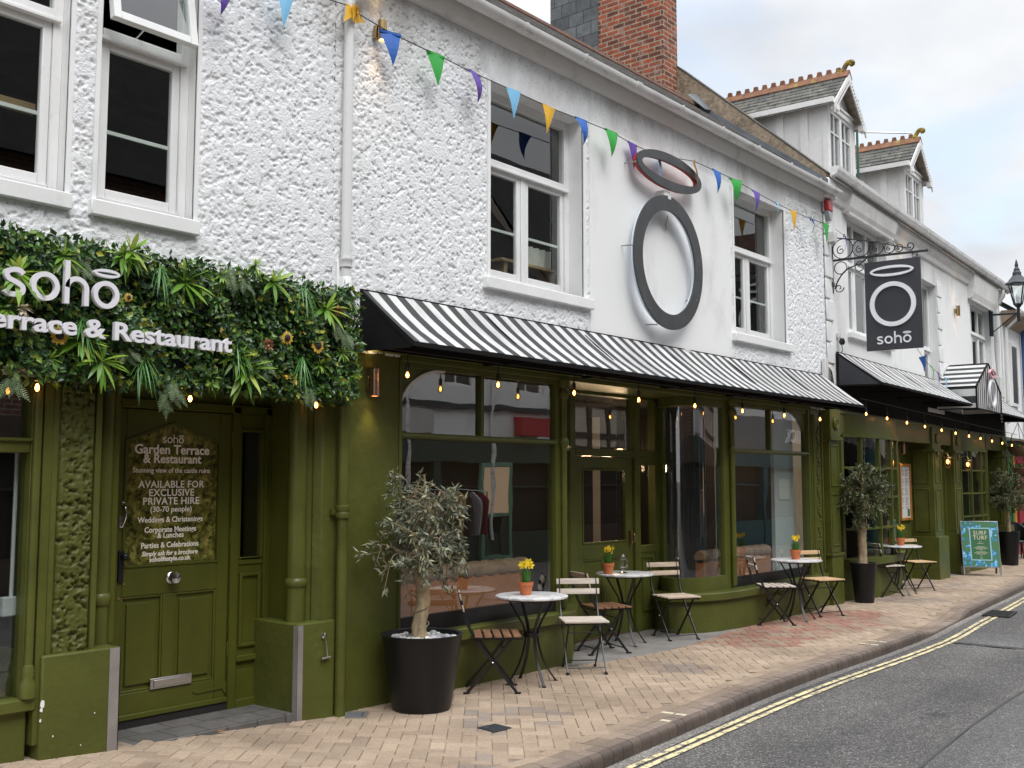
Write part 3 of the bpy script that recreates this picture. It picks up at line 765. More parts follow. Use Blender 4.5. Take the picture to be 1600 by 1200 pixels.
for nm, a in (('yellow_line', .0), ('yellow_line', .078)):
    mb = MB(); r = []
    for i in range(300):
        x = -6 + 34 * i / 299
        o = lineoff(x) + a
        r.append((kp(x, o + random.uniform(-.003, .003), G(x) + ROAD + .008), kp(x, o + .046 + random.uniform(-.003, .003), G(x) + ROAD + .008)))
    for p, q in zip(r, r[1:]): mb.quad(p[0], p[1], q[1], q[0])
    tag(mb.build(nm, M['yellow_paint'], fix=False), kind='structure')
mb = strip_mesh(-2, 26, 1.62, 2.5, .004, jit=.012)
tag(mb.build('road_patch', M['asphalt_patch'], fix=False), kind='structure')
mb = strip_mesh(-2, 26, 1.60, 1.624, .008, jit=.008)
b2 = strip_mesh(-2, 26, 2.495, 2.515, .008, jit=.008); mb.add(b2.v, b2.f)
for i in range(24):
    y0 = -2.2 - i * .12
    mb.quad((12.30 + .02 * math.sin(i * 1.3), y0, ROAD + .009), (12.36 + .03 * math.sin(i * 1.9), y0, ROAD + .009), (12.36 + .03 * math.sin((i + 1) * 1.9), y0 - .12, ROAD + .009), (12.30 + .02 * math.sin((i + 1) * 1.3), y0 - .12, ROAD + .009))
tag(mb.build('road_joint', M['tar'], fix=False), kind='structure')
mb = MB()
mb.poly([(12.42, -2.2, ROAD + .0045), (12.42, -4.9, ROAD + .0045), (14.1, -4.9, ROAD + .0045), (13.8, -3.4, ROAD + .0045), (13.4, -2.25, ROAD + .0045)])
tag(mb.build('road_patch', M['asphalt_patch'], fix=False), kind='structure')

# kerb of short bullnosed blocks
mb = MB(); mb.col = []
x = -4.0; KW = .135
while x < 34:
    ln = .128 if x < 12.3 or x > 14.9 else .2
    a, b = x + .003, x + ln - .003
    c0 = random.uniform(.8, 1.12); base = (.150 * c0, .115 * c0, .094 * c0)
    rows = []
    for xx in (a, b):
        zt = G(xx) - drop(xx) + random.uniform(-.0015, .0015); zr = G(xx) + ROAD - .02
        pr = [(0, zr)]
        hh = max(zt - zr - .02, .005); rr = min(.045, hh * .7)
        for q in range(6):
            t = q / 5 * PI / 2
            pr.append((-rr * (1 - math.cos(t)), zt - rr + rr * math.sin(t)))
        pr += [(-KW * .62, zt), (-KW, zt), (-KW, zr)]
        rows.append([kp(xx, o, z) for o, z in pr])
    n = len(rows[0]); bb = len(mb.v)
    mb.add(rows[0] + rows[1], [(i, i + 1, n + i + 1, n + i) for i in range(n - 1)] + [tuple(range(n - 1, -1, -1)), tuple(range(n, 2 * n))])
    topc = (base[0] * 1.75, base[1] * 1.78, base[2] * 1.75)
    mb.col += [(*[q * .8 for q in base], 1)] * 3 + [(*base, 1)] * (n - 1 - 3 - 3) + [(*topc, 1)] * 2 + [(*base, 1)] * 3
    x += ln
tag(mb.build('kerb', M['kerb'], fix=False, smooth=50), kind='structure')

# no-loading marks painted over the kerb
mb = MB()
for xm in (6.62, 6.86, 11.0, 11.25):
    for seg in ((-.02, -.06), (-.06, -.13), (-.15, -.245)):
        w_ = .05
        pts = []
        for (dx_, o) in ((-w_ / 2, seg[0]), (w_ / 2, seg[0]), (w_ / 2, seg[1]), (-w_ / 2, seg[1])):
            zz = G(xm) + .003 - (.022 if o > -.03 else 0)
            pts.append(kp(xm + dx_ + random.uniform(-.006, .006), o, zz))
        mb.quad(*pts)
tag(mb.build('kerb_marking', M['cream_paint'], fix=False), kind='structure')

# mortar bed under the paving
mb = MB(); r = []
for i in range(200):
    x = -8 + 44 * i / 199
    z = G(x) - .0085
    r.append((kp(x, -KW, z - drop(x)), kp(x, -.75, z), Vector((x, max(1.3, yk(x) + 3.2), z))))
for a, b in zip(r, r[1:]):
    mb.quad(a[0], a[1], b[1], b[0]); mb.quad(a[1], a[2], b[2], b[1])
tag(mb.build('pavement_bed', M['grout'], fix=False), kind='structure')

# herringbone block paving
mb = MB(); mb.col = []
ANG = R_(41); ca, sa = math.cos(ANG), math.sin(ANG); U_ = .1
def wallY(x):
    return .75 if x < 14.3 else 1.0 + (x - 14.3) * .061
def bump_z(x, y):
    d = (y - yk(x)); z = G(x)
    dr = drop(x)
    if dr: z -= dr * max(0, 1 - (d - .12) / .7)
    return z + .004 * math.sin(x * 2.1) * math.cos(y * 3.3 + x)
red_poly = [(9.9, -.25), (11.6, -.1), (13.6, -.12), (13.9, -.85), (12.4, -1.38), (10.1, -1.15)]
def inpoly(x, y, P):
    c = False
    for i in range(len(P)):
        (x1, y1), (x2, y2) = P[i - 1], P[i]
        if (y1 > y) != (y2 > y) and x < (x2 - x1) * (y - y1) / (y2 - y1) + x1: c = not c
    return c
patches = [(6.0, -1.15, .45), (8.6, -.95, .3), (15.6, -.6, .5), (18.5, -.1, .6), (4.9, -1.9, .3)]
def brick_at(cx, cy, hx, hy, ang, color):
    c, s_ = math.cos(ang), math.sin(ang); g = .002; ch = .004
    ring = []
    tz = random.uniform(-.002, .002)
    for e, dz in ((0, -.009), (0, -.003), (ch, 0)):
        for sx, sy in ((-1, -1), (1, -1), (1, 1), (-1, 1)):
            lx = sx * (hx - g - e); ly = sy * (hy - g - e)
            X = cx + lx * c - ly * s_; Y = cy + lx * s_ + ly * c
            ring.append((X, Y, bump_z(X, Y) + dz + tz))
    mb.add(ring, [(8, 9, 10, 11)] + [(a + i, a + (i + 1) % 4, a + 4 + (i + 1) % 4, a + 4 + i) for a in (0, 4) for i in range(4)])
    mb.col += [(*color, 1)] * 9
def paver_colour(X, Y):
    q = random.random(); k = random.uniform(.90, 1.09)
    if inpoly(X + random.uniform(-.07, .07), Y + random.uniform(-.07, .07), red_poly):
        b = (.33, .175, .128) if q > .35 else (.34, .25, .18)
    elif any(math.hypot(X - a, Y - b_) < r_ and random.random() < .55 for a, b_, r_ in patches):
        b = (.30, .242, .20)
    elif q < .08: b = (.335, .252, .184)
    elif q < .3: b = (.422, .325, .238)
    else: b = (.392, .300, .218)
    return tuple(c * k for c in b)
n_ = 460
for i in range(-120, n_):
    for j in range(-n_, 200):
        kk = (i - j) % 4
        if kk == 0: lx, ly, hx, hy = (i + 1) * U_, (j + .5) * U_, U_, U_ / 2
        elif kk == 3: lx, ly, hx, hy = (i + .5) * U_, (j + 1) * U_, U_ / 2, U_
        else: continue
        X = lx * ca - ly * sa; Y = lx * sa + ly * ca
        if X < 1.2 or X > 27: continue
        if Y > wallY(X) or Y < yk(X) + .31: continue
        if 3.4 < X < 4.95 and Y > .02: continue
        if 8.0 < X < 11.2 and Y > -.02 - .0 * X and Y > -.28 + .0: 
            if Y > -.30 + .10 * abs(X - 9.4): continue
        brick_at(X, Y, hx, hy, ANG, paver_colour(X, Y))
# two straight courses behind the kerb
for off, hw in ((.185, .05), (.285, .05)):
    x = 1.2 + random.random() * .1
    while x < 27:
        n = kerbnorm(x); p = kp(x, -off, 0); k = random.uniform(.8, 1.12)
        col = (.30 * k, .23 * k, .172 * k) if off < .2 else (.36 * k, .275 * k, .20 * k)
        brick_at(p.x, p.y, .1, hw, math.atan2(n.x, -n.y), col)
        x += .2
tag(mb.build('pavement', M['paver'], fix=False), kind='structure')
# concrete apron in front of the restaurant door, tiled step of the terrace door
mb = MB()
mb.prism([(8.0, 1.0), (8.0, -.14), (8.4, -.25), (9.4, -.36), (10.4, -.28), (11.2, -.16), (11.2, 1.0)], 'Z', -.03, .004)
tag(mb.build('concrete_apron', M['concrete'], bevel=.004), kind='structure')
mb = MB()
mb.box(3.42, -.02, -.05, 4.98, .62, .075)
o = tag(mb.build('door_step', M['tile_step'], bevel=.006), kind='structure')
# hills/land behind are hidden by the street; a gutter grating and two covers in the paving
t = thing('drain_grate', 'rusty iron drain grating set in the road beside the yellow lines', 'drain', (15.4, -1.86, G(15.4) + ROAD + .012), R_(6))
f = MB()
f.box(-.34, -.17, 0, .34, -.145, .012); f.box(-.34, .145, 0, .34, .17, .012); f.box(-.34, -.145, 0, -.315, .145, .012); f.box(.315, -.145, 0, .34, .145, .012)
f.build('frame', M['iron'], t)
f = MB()
for i in range(9): f.box(-.29 + i * .066, -.145, -.002, -.255 + i * .066, .145, .009)
f.build('grating', M['iron'], t)
t = thing('inspection_cover', 'small black diamond-set metal cover in the pale paving', 'cover', (5.66, -1.2, .001), R_(84))
MB().box(-.085, -.085, 0, .085, .085, .008).build('plate', mat('dark_cover_plate', (.03, .035, .04), .45, bump=.4, bs=60), t, bevel=.003)
f = MB(); f.lathe([(.02, .008), (.02, .0095), (0, .0095)], (.04, .04, 0), 10); f.build('keyhole', M['steel'], t)
t = thing('inspection_cover', 'grey square metal cover at the foot of the green wall', 'cover', (5.33, -.16, .001), R_(41))
MB().box(-.10, -.075, 0, .10, .075, .008).build('plate', mat('grey_cover_plate', (.14, .145, .15), .5, bump=.4, bs=60), t, bevel=.003)
MB().box(-.07, -.05, .008, .07, -.042, .0095).build('slot', M['tar'], t)
# ------------------------------------------------------------------ terrace house (left) and restaurant (middle)
def axis_lines(lo, hi, breaks, step):
    bs = sorted(set([lo, hi] + [b for b in breaks if lo < b < hi])); out = []
    for a, b in zip(bs, bs[1:]):
        n = max(1, int(round((b - a) / step))); out += list(np.linspace(a, b, n + 1)[:-1])
    return np.array(out + [hi])

def roughcast(name, m, parent, x0, x1, z0, z1, holes, roughfn, amp=.0135, step=.0078, seed=3, y=0.0, scale=1.0):
    """render thrown on by hand: a displaced sheet with the window openings left out"""
    bx = [h[0] for h in holes] + [h[2] for h in holes]; bz = [h[1] for h in holes] + [h[3] for h in holes]
    xs = axis_lines(x0, x1, bx, step); zs = axis_lines(z0, z1, bz, step)
    a = vnoise(xs, zs, .036 * scale, seed); b = vnoise(xs, zs, .0165 * scale, seed + 1); c = vnoise(xs, zs, .0105 * scale, seed + 2); d = vnoise(xs, zs, .6, seed + 3)
    rg = 1 - np.abs(2 * b - 1)
    nn = .52 * a + .48 * b + .16 * (d - .5)
    h = .85 * np.clip((nn - .22) / .27, 0, 1) + .26 * c
    mk = np.array([[roughfn(x, z) for z in zs] for x in xs])
    Y = y - (h * amp * (.75 + .5 * d) * mk) - .001
    nx, nz = len(xs), len(zs)
    vs = np.empty((nx, nz, 3)); vs[:, :, 0] = xs[:, None]; vs[:, :, 1] = Y; vs[:, :, 2] = zs[None, :]
    xc = (xs[:-1] + xs[1:]) / 2; zc_ = (zs[:-1] + zs[1:]) / 2
    keep = np.ones((nx - 1, nz - 1), bool)
    for hx0, hz0, hx1, hz1 in holes:
        keep &= ~(((xc > hx0) & (xc < hx1))[:, None] & ((zc_ > hz0) & (zc_ < hz1))[None, :])
    I, J = np.nonzero(keep)
    f = np.stack([I * nz + J, (I + 1) * nz + J, (I + 1) * nz + J + 1, I * nz + J + 1], 1)
    me = bpy.data.meshes.new(name)
    me.from_pydata(vs.reshape(-1, 3).tolist(), [], f.tolist())
    me.materials.append(m); me.polygons.foreach_set('use_smooth', [True] * len(me.polygons)); me.update()
    o = bpy.data.objects.new(name, me); COL.objects.link(o); o.parent = parent
    return o

def sm(t): t = min(1, max(0, t)); return t * t * (3 - 2 * t)

def opening(mb, x0, z0, x1, z1, y0, y1):
    """the four faces of a reveal"""
    mb.quad((x0, y0, z0), (x0, y1, z0), (x0, y1, z1), (x0, y0, z1))
    mb.quad((x1, y0, z0), (x1, y1, z0), (x1, y1, z1), (x1, y0, z1))
    mb.quad((x0, y0, z1), (x0, y1, z1), (x1, y1, z1), (x1, y0, z1))
    mb.quad((x0, y0, z0), (x0, y1, z0), (x1, y1, z0), (x1, y0, z0))

def frame_rect(mb, x0, z0, x1, z1, y0, y1, w, m=0):
    mb.box(x0, y0, z0, x0 + w, y1, z1, m); mb.box(x1 - w, y0, z0, x1, y1, z1, m)
    mb.box(x0 + w, y0, z0, x1 - w, y1, z0 + w, m); mb.box(x0 + w, y0, z1 - w, x1 - w, y1, z1, m)

# ---- terrace house
A = thing('terrace_house', 'white roughcast house with dark green door under the planted sign', 'building')
TOPA = 5.75
holesA = [(1.55, 3.42, 3.07, 5.42), (3.27, 3.42, 3.96, 5.42)]
def roughA(x, z):
    r = 1.0
    for h in holesA:
        d = max(h[0] - x, x - h[2], h[1] - z, z - h[3])
        r = min(r, sm((d - .015) / .03))
    return r
roughcast('wall', M['render'], A, .4, 5.16, 2.3, TOPA, holesA, roughA, seed=21)
# trim around the openings
for h in holesA:
    mb = MB(); opening(mb, *h, 0, .25)
    mb.box(h[0] - .03, -.012, h[1], h[0], .01, h[3]); mb.box(h[2], -.012, h[1], h[2] + .03, .01, h[3])
    mb.build('reveal', M['render_smooth'], A)
# body of the house behind the front
mb = MB()
mb.quad((.4, .3, 2.6), (.4, 6, 2.6), (.4, 6, TOPA), (.4, .3, TOPA)); mb.quad((.4, 6, -.2), (5.2, 6, -.2), (5.2, 6, TOPA), (.4, 6, TOPA)); mb.quad((.4, .0, -.2), (.4, 6, -.2), (.4, 6, 2.6), (.4, 0, 2.6))
mb.build('side_wall', M['render_smooth'], A)
mb = MB(); mb.add([(.2, -.2, 5.85), (5.24, -.2, 5.85), (5.24, 2.0, 7.5), (.2, 2.0, 7.5), (5.24, 6.2, 5.6), (.2, 6.2, 5.6)], [(0, 1, 2, 3), (3, 2, 4, 5)])
mb.build('roof', M['slate_roof'], A)
mb = MB(); mb.box(.3, -.16, 5.68, 5.16, .05, 5.84); mb.build('eaves_board', M['soffit'], A)
# rooms
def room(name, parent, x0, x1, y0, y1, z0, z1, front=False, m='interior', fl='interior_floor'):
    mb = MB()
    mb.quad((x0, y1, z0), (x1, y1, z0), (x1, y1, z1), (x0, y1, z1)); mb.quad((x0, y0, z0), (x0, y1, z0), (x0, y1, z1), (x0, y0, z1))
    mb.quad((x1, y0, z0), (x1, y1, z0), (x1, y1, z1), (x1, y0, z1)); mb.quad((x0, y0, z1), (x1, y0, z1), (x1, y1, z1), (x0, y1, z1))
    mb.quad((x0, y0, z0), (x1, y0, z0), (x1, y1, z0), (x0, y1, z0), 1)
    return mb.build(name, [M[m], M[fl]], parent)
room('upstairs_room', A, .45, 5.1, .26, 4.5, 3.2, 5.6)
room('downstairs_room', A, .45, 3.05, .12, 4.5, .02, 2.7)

def sash(parent, x0, z0, x1, z1, y, transom, name='window', mull=None, hopper=0.0, fw=.06, sw=.055, rail=None, gl='glass_up', bars=None, depth=.07):
    """a casement or sash window filling an opening; panes are their own parts"""
    f = MB(); frame_rect(f, x0, z0, x1, z1, y, y + depth, fw)
    lo = z0 + fw; hi = z1 - fw
    if transom:
        f.box(x0 + fw, y - .012, transom - .035, x1 - fw, y + depth, transom + .035)
        f.box(x0 + fw * .4, y - .03, transom - .046, x1 - fw * .4, y + .01, transom - .022)
    fr = f.build(name, M['white_paint'], parent, bevel=.004)
    g = MB()
    cells = [(x0 + fw, x1 - fw)]
    if mull:
        xs = [x0 + fw] + list(mull) + [x1 - fw]; cells = []
        f2 = MB()
        for q in mull: f2.box(q - .03, y + .004, lo, q + .03, y + depth - .004, (transom - .035) if transom else hi)
        f2.build('mullion', M['white_paint'], fr, bevel=.004)
        cells = [(xs[i] + (.03 if i else 0), xs[i + 1] - (.03 if i + 2 < len(xs) else 0)) for i in range(len(xs) - 1)]
    s_ = MB()
    for a, b in cells:
        top = (transom - .035) if transom else hi
        frame_rect(s_, a + .003, lo + .003, b - .003, top - .003, y + .012, y + .055, sw)
        g.box(a + sw, y + .030, lo + sw, b - sw, y + .034, top - sw)
    s_.build('sash', M['white_paint'], fr, bevel=.004)
    if rail:
        r_ = MB(); r_.box(x0 + fw, y + .045, rail - .012, x1 - fw, y + .06, rail + .012); r_.build('rail', M['pvc'], fr)
    if transom and not hopper:
        cs = cells if bars else [(x0 + fw, x1 - fw)]
        if bars:
            f3 = MB()
            for q in mull: f3.box(q - .03, y + .004, transom + .035, q + .03, y + depth - .004, hi)
            f3.build('mullion', M['white_paint'], fr, bevel=.004)
        for a, b in cs: g.box(a, y + .030, transom + .035, b, y + .034, hi)
    g.build('pane', M[gl], fr)
    if hopper:
        # top light hung open, its foot pushed out over the street
        h = MB(); hh = hi - transom - .035
        frame_rect(h, x0 + fw - .02, -hh, x1 - fw + .02, 0, -.02, .03, .055)
        h.xf(Matrix.Translation((0, y - .01, hi + .01)) @ Matrix.Rotation(-hopper, 4, 'X'))
        hb = h.build('top_light', M['white_paint'], fr, bevel=.004)
        h = MB(); h.box(x0 + fw + .03, .0, -hh + .05, x1 - fw - .03, .004, -.05)
        h.xf(Matrix.Translation((0, y - .01, hi + .01)) @ Matrix.Rotation(-hopper, 4, 'X'))
        h.build('pane', M[gl], fr)
        h = MB(); h.bar((x0 + .3, y + .02, transom + .05), (x0 + .3, y - .10, transom + .09), .012, .006); h.build('stay', M['steel'], fr)
    return fr
sash(A, 1.55, 3.42, 3.07, 5.42, .09, 4.54, rail=3.92)
sash(A, 3.27, 3.42, 3.96, 5.42, .09, 4.535, rail=3.92, hopper=R_(10))
for a, b in ((1.45, 3.10), (3.22, 3.985)): MB().box(a, -.055, 3.32, b, .10, 3.42).build('sill', M['white_paint'], A, bevel=.008)

# ground floor of the terrace house: window, roughcast pier, door recess
g = MB()
g.box(.4, .0, G(2) - .3, 2.97, .12, .42)            # riser under the left window
g.box(.4, -.045, .40, 3.0, .10, .47)               # its sill
g.build('stall_riser', M['green_wall'], A, bevel=.008)
g = MB()
g.box(2.93, -.01, .47, 2.99, .10, 2.42); g.box(2.99, -.035, .2, 3.045, .08, 2.42)
g.tube([(2.955, -.03, .62), (2.955, -.03, 2.42)], .024, 10); g.lathe([(.045, .47), (.045, .55), (.03, .58), (.036, .62), (.024, .66)], (2.955, -.03, 0), 14)
g.box(.4, -.005, 1.86, 2.93, .09, 1.93); g.box(.4, -.025, 1.925, 2.98, .03, 1.945)
g.box(2.70, .0, 1.945, 2.74, .09, 2.42)
g.box(.4, .02, 2.40, 3.05, .12, 2.46)
wf = g.build('window', M['green'], A, bevel=.005)
g = MB(); g.box(.4, .05, .47, 2.93, .055, 1.86); g.box(.4, .05, 1.945, 2.93, .055, 2.4); g.build('pane', M['glass'], wf)
# pier with green roughcast face
g = MB(); g.box(3.045, -.03, .68, 3.085, .3, 2.42); g.box(3.32, -.02, .68, 3.36, .3, 2.42); g.box(3.085, .0, .68, 3.32, .3, 2.42)
g.build('pier', M['green_wall'], A, bevel=.006)
roughcast('pier_face', M['green_rough'], A, 3.085, 3.32, .69, 2.42, [], lambda x, z: sm((min(x - 3.085, 3.32 - x) - .002) / .02), amp=.034, step=.008, seed=55, y=.0, scale=.8)
g = MB(); g.box(3.02, -.06, -.1, 3.50, .47, .70); g.build('plinth', M['green_wall'], A, bevel=.012)
g = MB()
for (cx_, cz_, r_) in ((3.030, .43, .016), (3.026, .40, .010), (3.022, .34, .008), (3.10, .24, .004), (3.35, .33, .004), (3.27, .16, .003)): g.prism([(cx_ + r_ * math.cos(a) * random.uniform(.6, 1.1), cz_ + 1.5 * r_ * math.sin(a) * random.uniform(.6, 1.1)) for a in np.linspace(0, 2 * PI, 8)[:-1]], 'Y', -.0625, -.059)
tag(g.build('paint_chips', M['white_paint'], A), kind='stuff')
g = MB(); g.box(3.435, -.064, -.1, 3.504, -.059, .695); g.box(3.499, -.064, -.1, 3.504, -.01, .695); g.build('corner_strip', M['strip'], A)
g = MB(); g.tube([(3.46, .12, .70), (3.46, .12, 2.4)], .052, 14); g.lathe([(.052, .93), (.062, .94), (.066, .97), (.062, 1.0), (.052, 1.01)], (3.46, .12, 0), 14, cap=False)
g.build('downpipe', M['green'], A, smooth=40)
# recess linings
g = MB(); g.box(3.50, .47, .0, 3.72, .53, 2.42); g.box(3.52, .12, .70, 3.56, .50, 2.42); g.box(4.98, .18, .02, 5.06, .56, 2.42); g.box(3.04, -.02, 2.30, 5.2, .6, 2.36); g.box(3.5, .46, 2.22, 5.02, .54, 2.32)
g.build('recess_lining', M['green_door'], A, bevel=.004)
# door frame, side light
g = MB(); g.box(3.69, .43, .07, 3.75, .53, 2.24); g.box(4.635, .43, .07, 4.70, .53, 2.24); g.box(3.69, .43, 2.19, 5.0, .53, 2.25); g.box(4.925, .43, .07, 4.98, .53, 2.24)
g.box(4.70, .445, .07, 4.925, .51, .34); g.box(4.70, .45, .34, 4.925, .51, 1.10); g.box(4.70, .42, .40, 4.925, .452, .44); g.box(4.70, .425, .07, 4.93, .455, .13)
g.box(4.70, .44, 1.09, 4.925, .50, 1.14); g.box(4.70, .45, 2.06, 4.925, .51, 2.19)
frame_rect(g, 4.72, .50, 4.905, 1.03, .43, .455, .025); frame_rect(g, 4.70, 1.12, 4.925, 2.08, .44, .48, .022)
df = g.build('door_frame', M['green_door'], A, bevel=.004)
g = MB(); g.box(4.72, .475, 1.14, 4.91, .48, 2.06); g.build('side_light', M['glass'], df)
# the door
dm = MB(); Y0, Y1 = .455, .505
dx0, dx1, dz0, dz1 = 3.755, 4.632, .135, 2.185
dm.box(dx0, Y0, dz0, 3.80, Y1, dz1); dm.box(4.535, Y0, dz0, dx1, Y1, dz1)
dm.box(3.80, Y0, dz0, 4.535, Y1, .30); dm.box(3.80, Y0, .93, 4.535, Y1, 1.13)
dm.box(4.11, Y0, .30, 4.20, Y1, .93)
dm.prism([(3.80, 1.97), (4.165, 2.10), (4.535, 1.97), (4.535, dz1), (3.80, dz1)], 'Y', Y0, Y1)
dm.box(3.80, Y0 + .02, .30, 4.11, Y1, .93); dm.box(4.20, Y0 + .02, .30, 4.535, Y1, .93)
for a, b in ((3.80, 4.11), (4.20, 4.535)):
    frame_rect(dm, a, .30, b, .93, Y0 + .004, Y0 + .03, .016)
    dm.box(a + .045, Y0 + .006, .345, b - .045, Y0 + .03, .885)
dm.box(dx0, Y0 - .025, .13, dx1, Y0, .165)
door = dm.build('door', M['green_door'], A, bevel=.005)
g = MB(); g.prism([(3.80, 1.13), (4.535, 1.13), (4.535, 1.97), (4.165, 2.10), (3.80, 1.97)], 'Y', Y0 + .018, Y0 + .024); g.build('door_glass', M['picture'], door)
g = MB()
P_ = [(3.80, 1.13), (4.535, 1.13), (4.535, 1.97), (4.165, 2.10), (3.80, 1.97)]
g.sweep([(p[0], Y0 + .004, p[1]) for p in P_], [(-.008, -.012), (.008, -.012), (.008, .012), (-.008, .012)], up=(0, 1, 0), closed=True)
g.build('glazing_bead', M['green_door'], door)
g = MB(); g.lathe([(.036, 0), (.040, -.008), (.030, -.014), (.022, -.03), (.034, -.045), (.040, -.058), (.034, -.068), (0, -.073)], (4.165, Y0, 1.035), 24, axis='Y'); g.build('knob', M['chrome'], door, smooth=50)
g = MB(); g.box(4.025, Y0 - .012, .30, 4.345, Y0, .372); g.box(4.05, Y0 - .018, .312, 4.32, Y0 - .012, .36); g.build('letter_plate', M['steel'], door, bevel=.004)
g = MB(); g.box(3.762, Y0 - .008, 1.40, 3.79, Y0, 1.47); g.tube(bez([(3.776, Y0 - .02, 1.55), (3.776, Y0 - .05, 1.52), (3.78, Y0 - .052, 1.46), (3.776, Y0 - .02, 1.40)], 6), .008, 8); g.lathe([(.018, 0), (.018, -.012), (0, -.014)], (3.776, Y0, 1.405), 14, axis='Y'); g.lathe([(.012, 0), (.012, -.022), (0, -.024)], (3.776, Y0, 1.55), 12, axis='Y')
g.build('pull_handle', M['chrome'], door, smooth=40)
g = MB(); g.box(3.762, Y0 - .018, 1.03, 3.80, Y0, 1.24); g.build('lock_plate', M['black_metal'], door, bevel=.004)
g = MB(); g.sphere((3.79, Y0 - .045, 1.20), .026); g.tube([(3.79, Y0 - .02, 1.20), (3.79, Y0 - .04, 1.20)], .01); g.build('lock_knob', M['black_metal'], door, smooth=60)
g = MB(); g.lathe([(.013, 0), (.013, -.006), (0, -.007)], (3.775, Y0, .93), 12, axis='Y'); g.lathe([(.010, 0), (.010, -.005), (0, -.006)], (3.81, Y0, 1.02), 12, axis='Y'); g.build('keyhole', M['brass'], door)
for z_ in (.45, 1.25, 1.95): MB().tube([(4.637, Y0 - .008, z_), (4.637, Y0 - .008, z_ + .10)], .008, 8).build('hinge', M['green_door'], door)
g = MB(); g.prism([(4.36, .235), (4.385, .25), (4.60, .235), (4.62, .27), (4.632, .27), (4.632, .19), (4.62, .19), (4.60, .225), (4.385, .22)], 'Y', Y0 - .008, Y0); g.build('strap_hinge', M['green_door'], door)
g = MB(); g.box(3.75, .44, .07, 4.64, .5, .13); g.build('door_gap_shade', M['interior'], A)  # dark strip filling the gap under the door in place of its shade
# lettering on the door glass: x centre 4.165
def soho(mb, x, z, xh, w, d, halo=True, y=0.0, gap=1.0):
    """the lower-case word drawn with round strokes; x = left end, z = base line, xh = height of a round letter"""
    r = xh / 2
    def ring(cx, rx): mb.ring(cx, z + r, rx, r, w, y, y + d, 40)
    def stroke(pts): mb.sweep([(p[0], y + d / 2, p[1]) for p in pts], [(-w / 2, -d / 2), (w / 2, -d / 2), (w / 2, d / 2), (-w / 2, d / 2)], up=(0, 1, 0))
    sw = xh * .40; c = x + sw * .92
    s_pts = [(c + sw * .72, z + xh * .80), (c + sw * .38, z + xh - w * .55), (c - sw * .15, z + xh - w * .52), (c - sw * .66, z + xh * .80), (c - sw * .52, z + xh * .60), (c + sw * .1, z + xh * .5), (c + sw * .66, z + xh * .36), (c + sw * .62, z + xh * .16), (c + sw * .1, z + w * .48), (c - sw * .45, z + w * .55), (c - sw * .80, z + xh * .20)]
    stroke(bez([(a, 0, b) for a, b in s_pts], 5) and [(p.x, p.z) for p in bez([(a, 0, b) for a, b in s_pts], 5)])
    cx = x + sw * 2 + xh * .12 + r; ring(cx, r)
    hx = cx + r + xh * .18 + w / 2
    stroke([(hx, z), (hx, z + xh * 1.52)])
    hr = xh * .36
    arch = [(hx + hr + hr * math.cos(a), z + xh - w / 2 - hr + hr * math.sin(a)) for a in np.linspace(PI * .98, 0, 14)]
    stroke(arch + [(hx + 2 * hr, z)])
    ox = hx + 2 * hr + w / 2 + xh * .16 + r; ring(ox, r)
    if halo: mb.ring(ox, z + xh * 1.27, r * 1.0, xh * .155, w * .62, y - .002, y + d, 40)
    return ox + r
tx = MB()
YT = Y0 + .0165
def line(mb, s, xc, z, size, bold=0.0, sx=1.0, y=YT, d=.0015, shear=0.0, al='CENTER', space=1.0):
    merge(mb, text_mb(s, size, d, bold, sx, al, shear, space), Matrix.Translation((xc, y, z)))
endx = soho(MB(), 0, 0, .040, .0062, .0015)
soho(tx, 4.165 - endx / 2, 2.005 - .045, .040, .0062, .0015, y=YT)
line(tx, 'Garden Terrace', 4.165, 1.885, .090, .0022, 1.0)
line(tx, '& Restaurant', 4.165, 1.822, .086, .0022, 1.0)
line(tx, 'Stunning view of the castle ruins', 4.165, 1.755, .049, .0006, .95)
line(tx, 'AVAILABLE FOR', 4.165, 1.652, .069, .0010, 1.0, space=1.06)
line(tx, 'EXCLUSIVE', 4.165, 1.595, .069, .0010, 1.0, space=1.06)
line(tx, 'PRIVATE HIRE', 4.165, 1.537, .069, .0010, 1.0, space=1.06)
line(tx, '(30-70 people)', 4.165, 1.486, .055, .0006)
line(tx, 'Weddings & Christenings', 4.165, 1.416, .053, .0010, .93)
line(tx, 'Corporate Meetings', 4.165, 1.348, .053, .0010, .93)
line(tx, '& Lunches', 4.165, 1.309, .053, .0010, .93)
line(tx, 'Parties & Celebrations', 4.165, 1.243, .053, .0010, .93)
line(tx, 'Simply ask for a brochure', 4.165, 1.190, .045, .0010, .93, shear=.22)
line(tx, 'soholifestyle.co.uk', 4.165, 1.150, .046, .0012, .93)
tx.build('door_lettering', M['door_text'], door, fix=False)
# right side of the recess: block, wide pipe, ridge of wall
g = MB(); g.box(4.865, -.05, -.1, 5.215, .46, .69); g.build('plinth', M['green_wall'], A, bevel=.014)
g = MB(); g.box(4.862, -.054, 0, 4.915, -.049, .675); g.box(4.860, -.054, 0, 4.866, -.01, .675); g.build('corner_strip', M['strip'], A)
g = MB(); g.tube([(4.955, .09, .69), (4.955, .09, 2.4)], .068, 16); g.lathe([(.068, .93), (.080, .945), (.084, .965), (.080, .985), (.068, 1.0)], (4.955, .09, 0), 16, cap=False)
g.build('downpipe', M['green'], A, smooth=40)
g = MB(); g.box(5.02, .06, .6, 5.20, .5, 2.5); g.prism([(5.06, .06), (5.10, -.015), (5.22, -.01), (5.22, .06)], 'Z', .68, 2.5)
g.build('pier', M['green_wall'], A, bevel=.012)
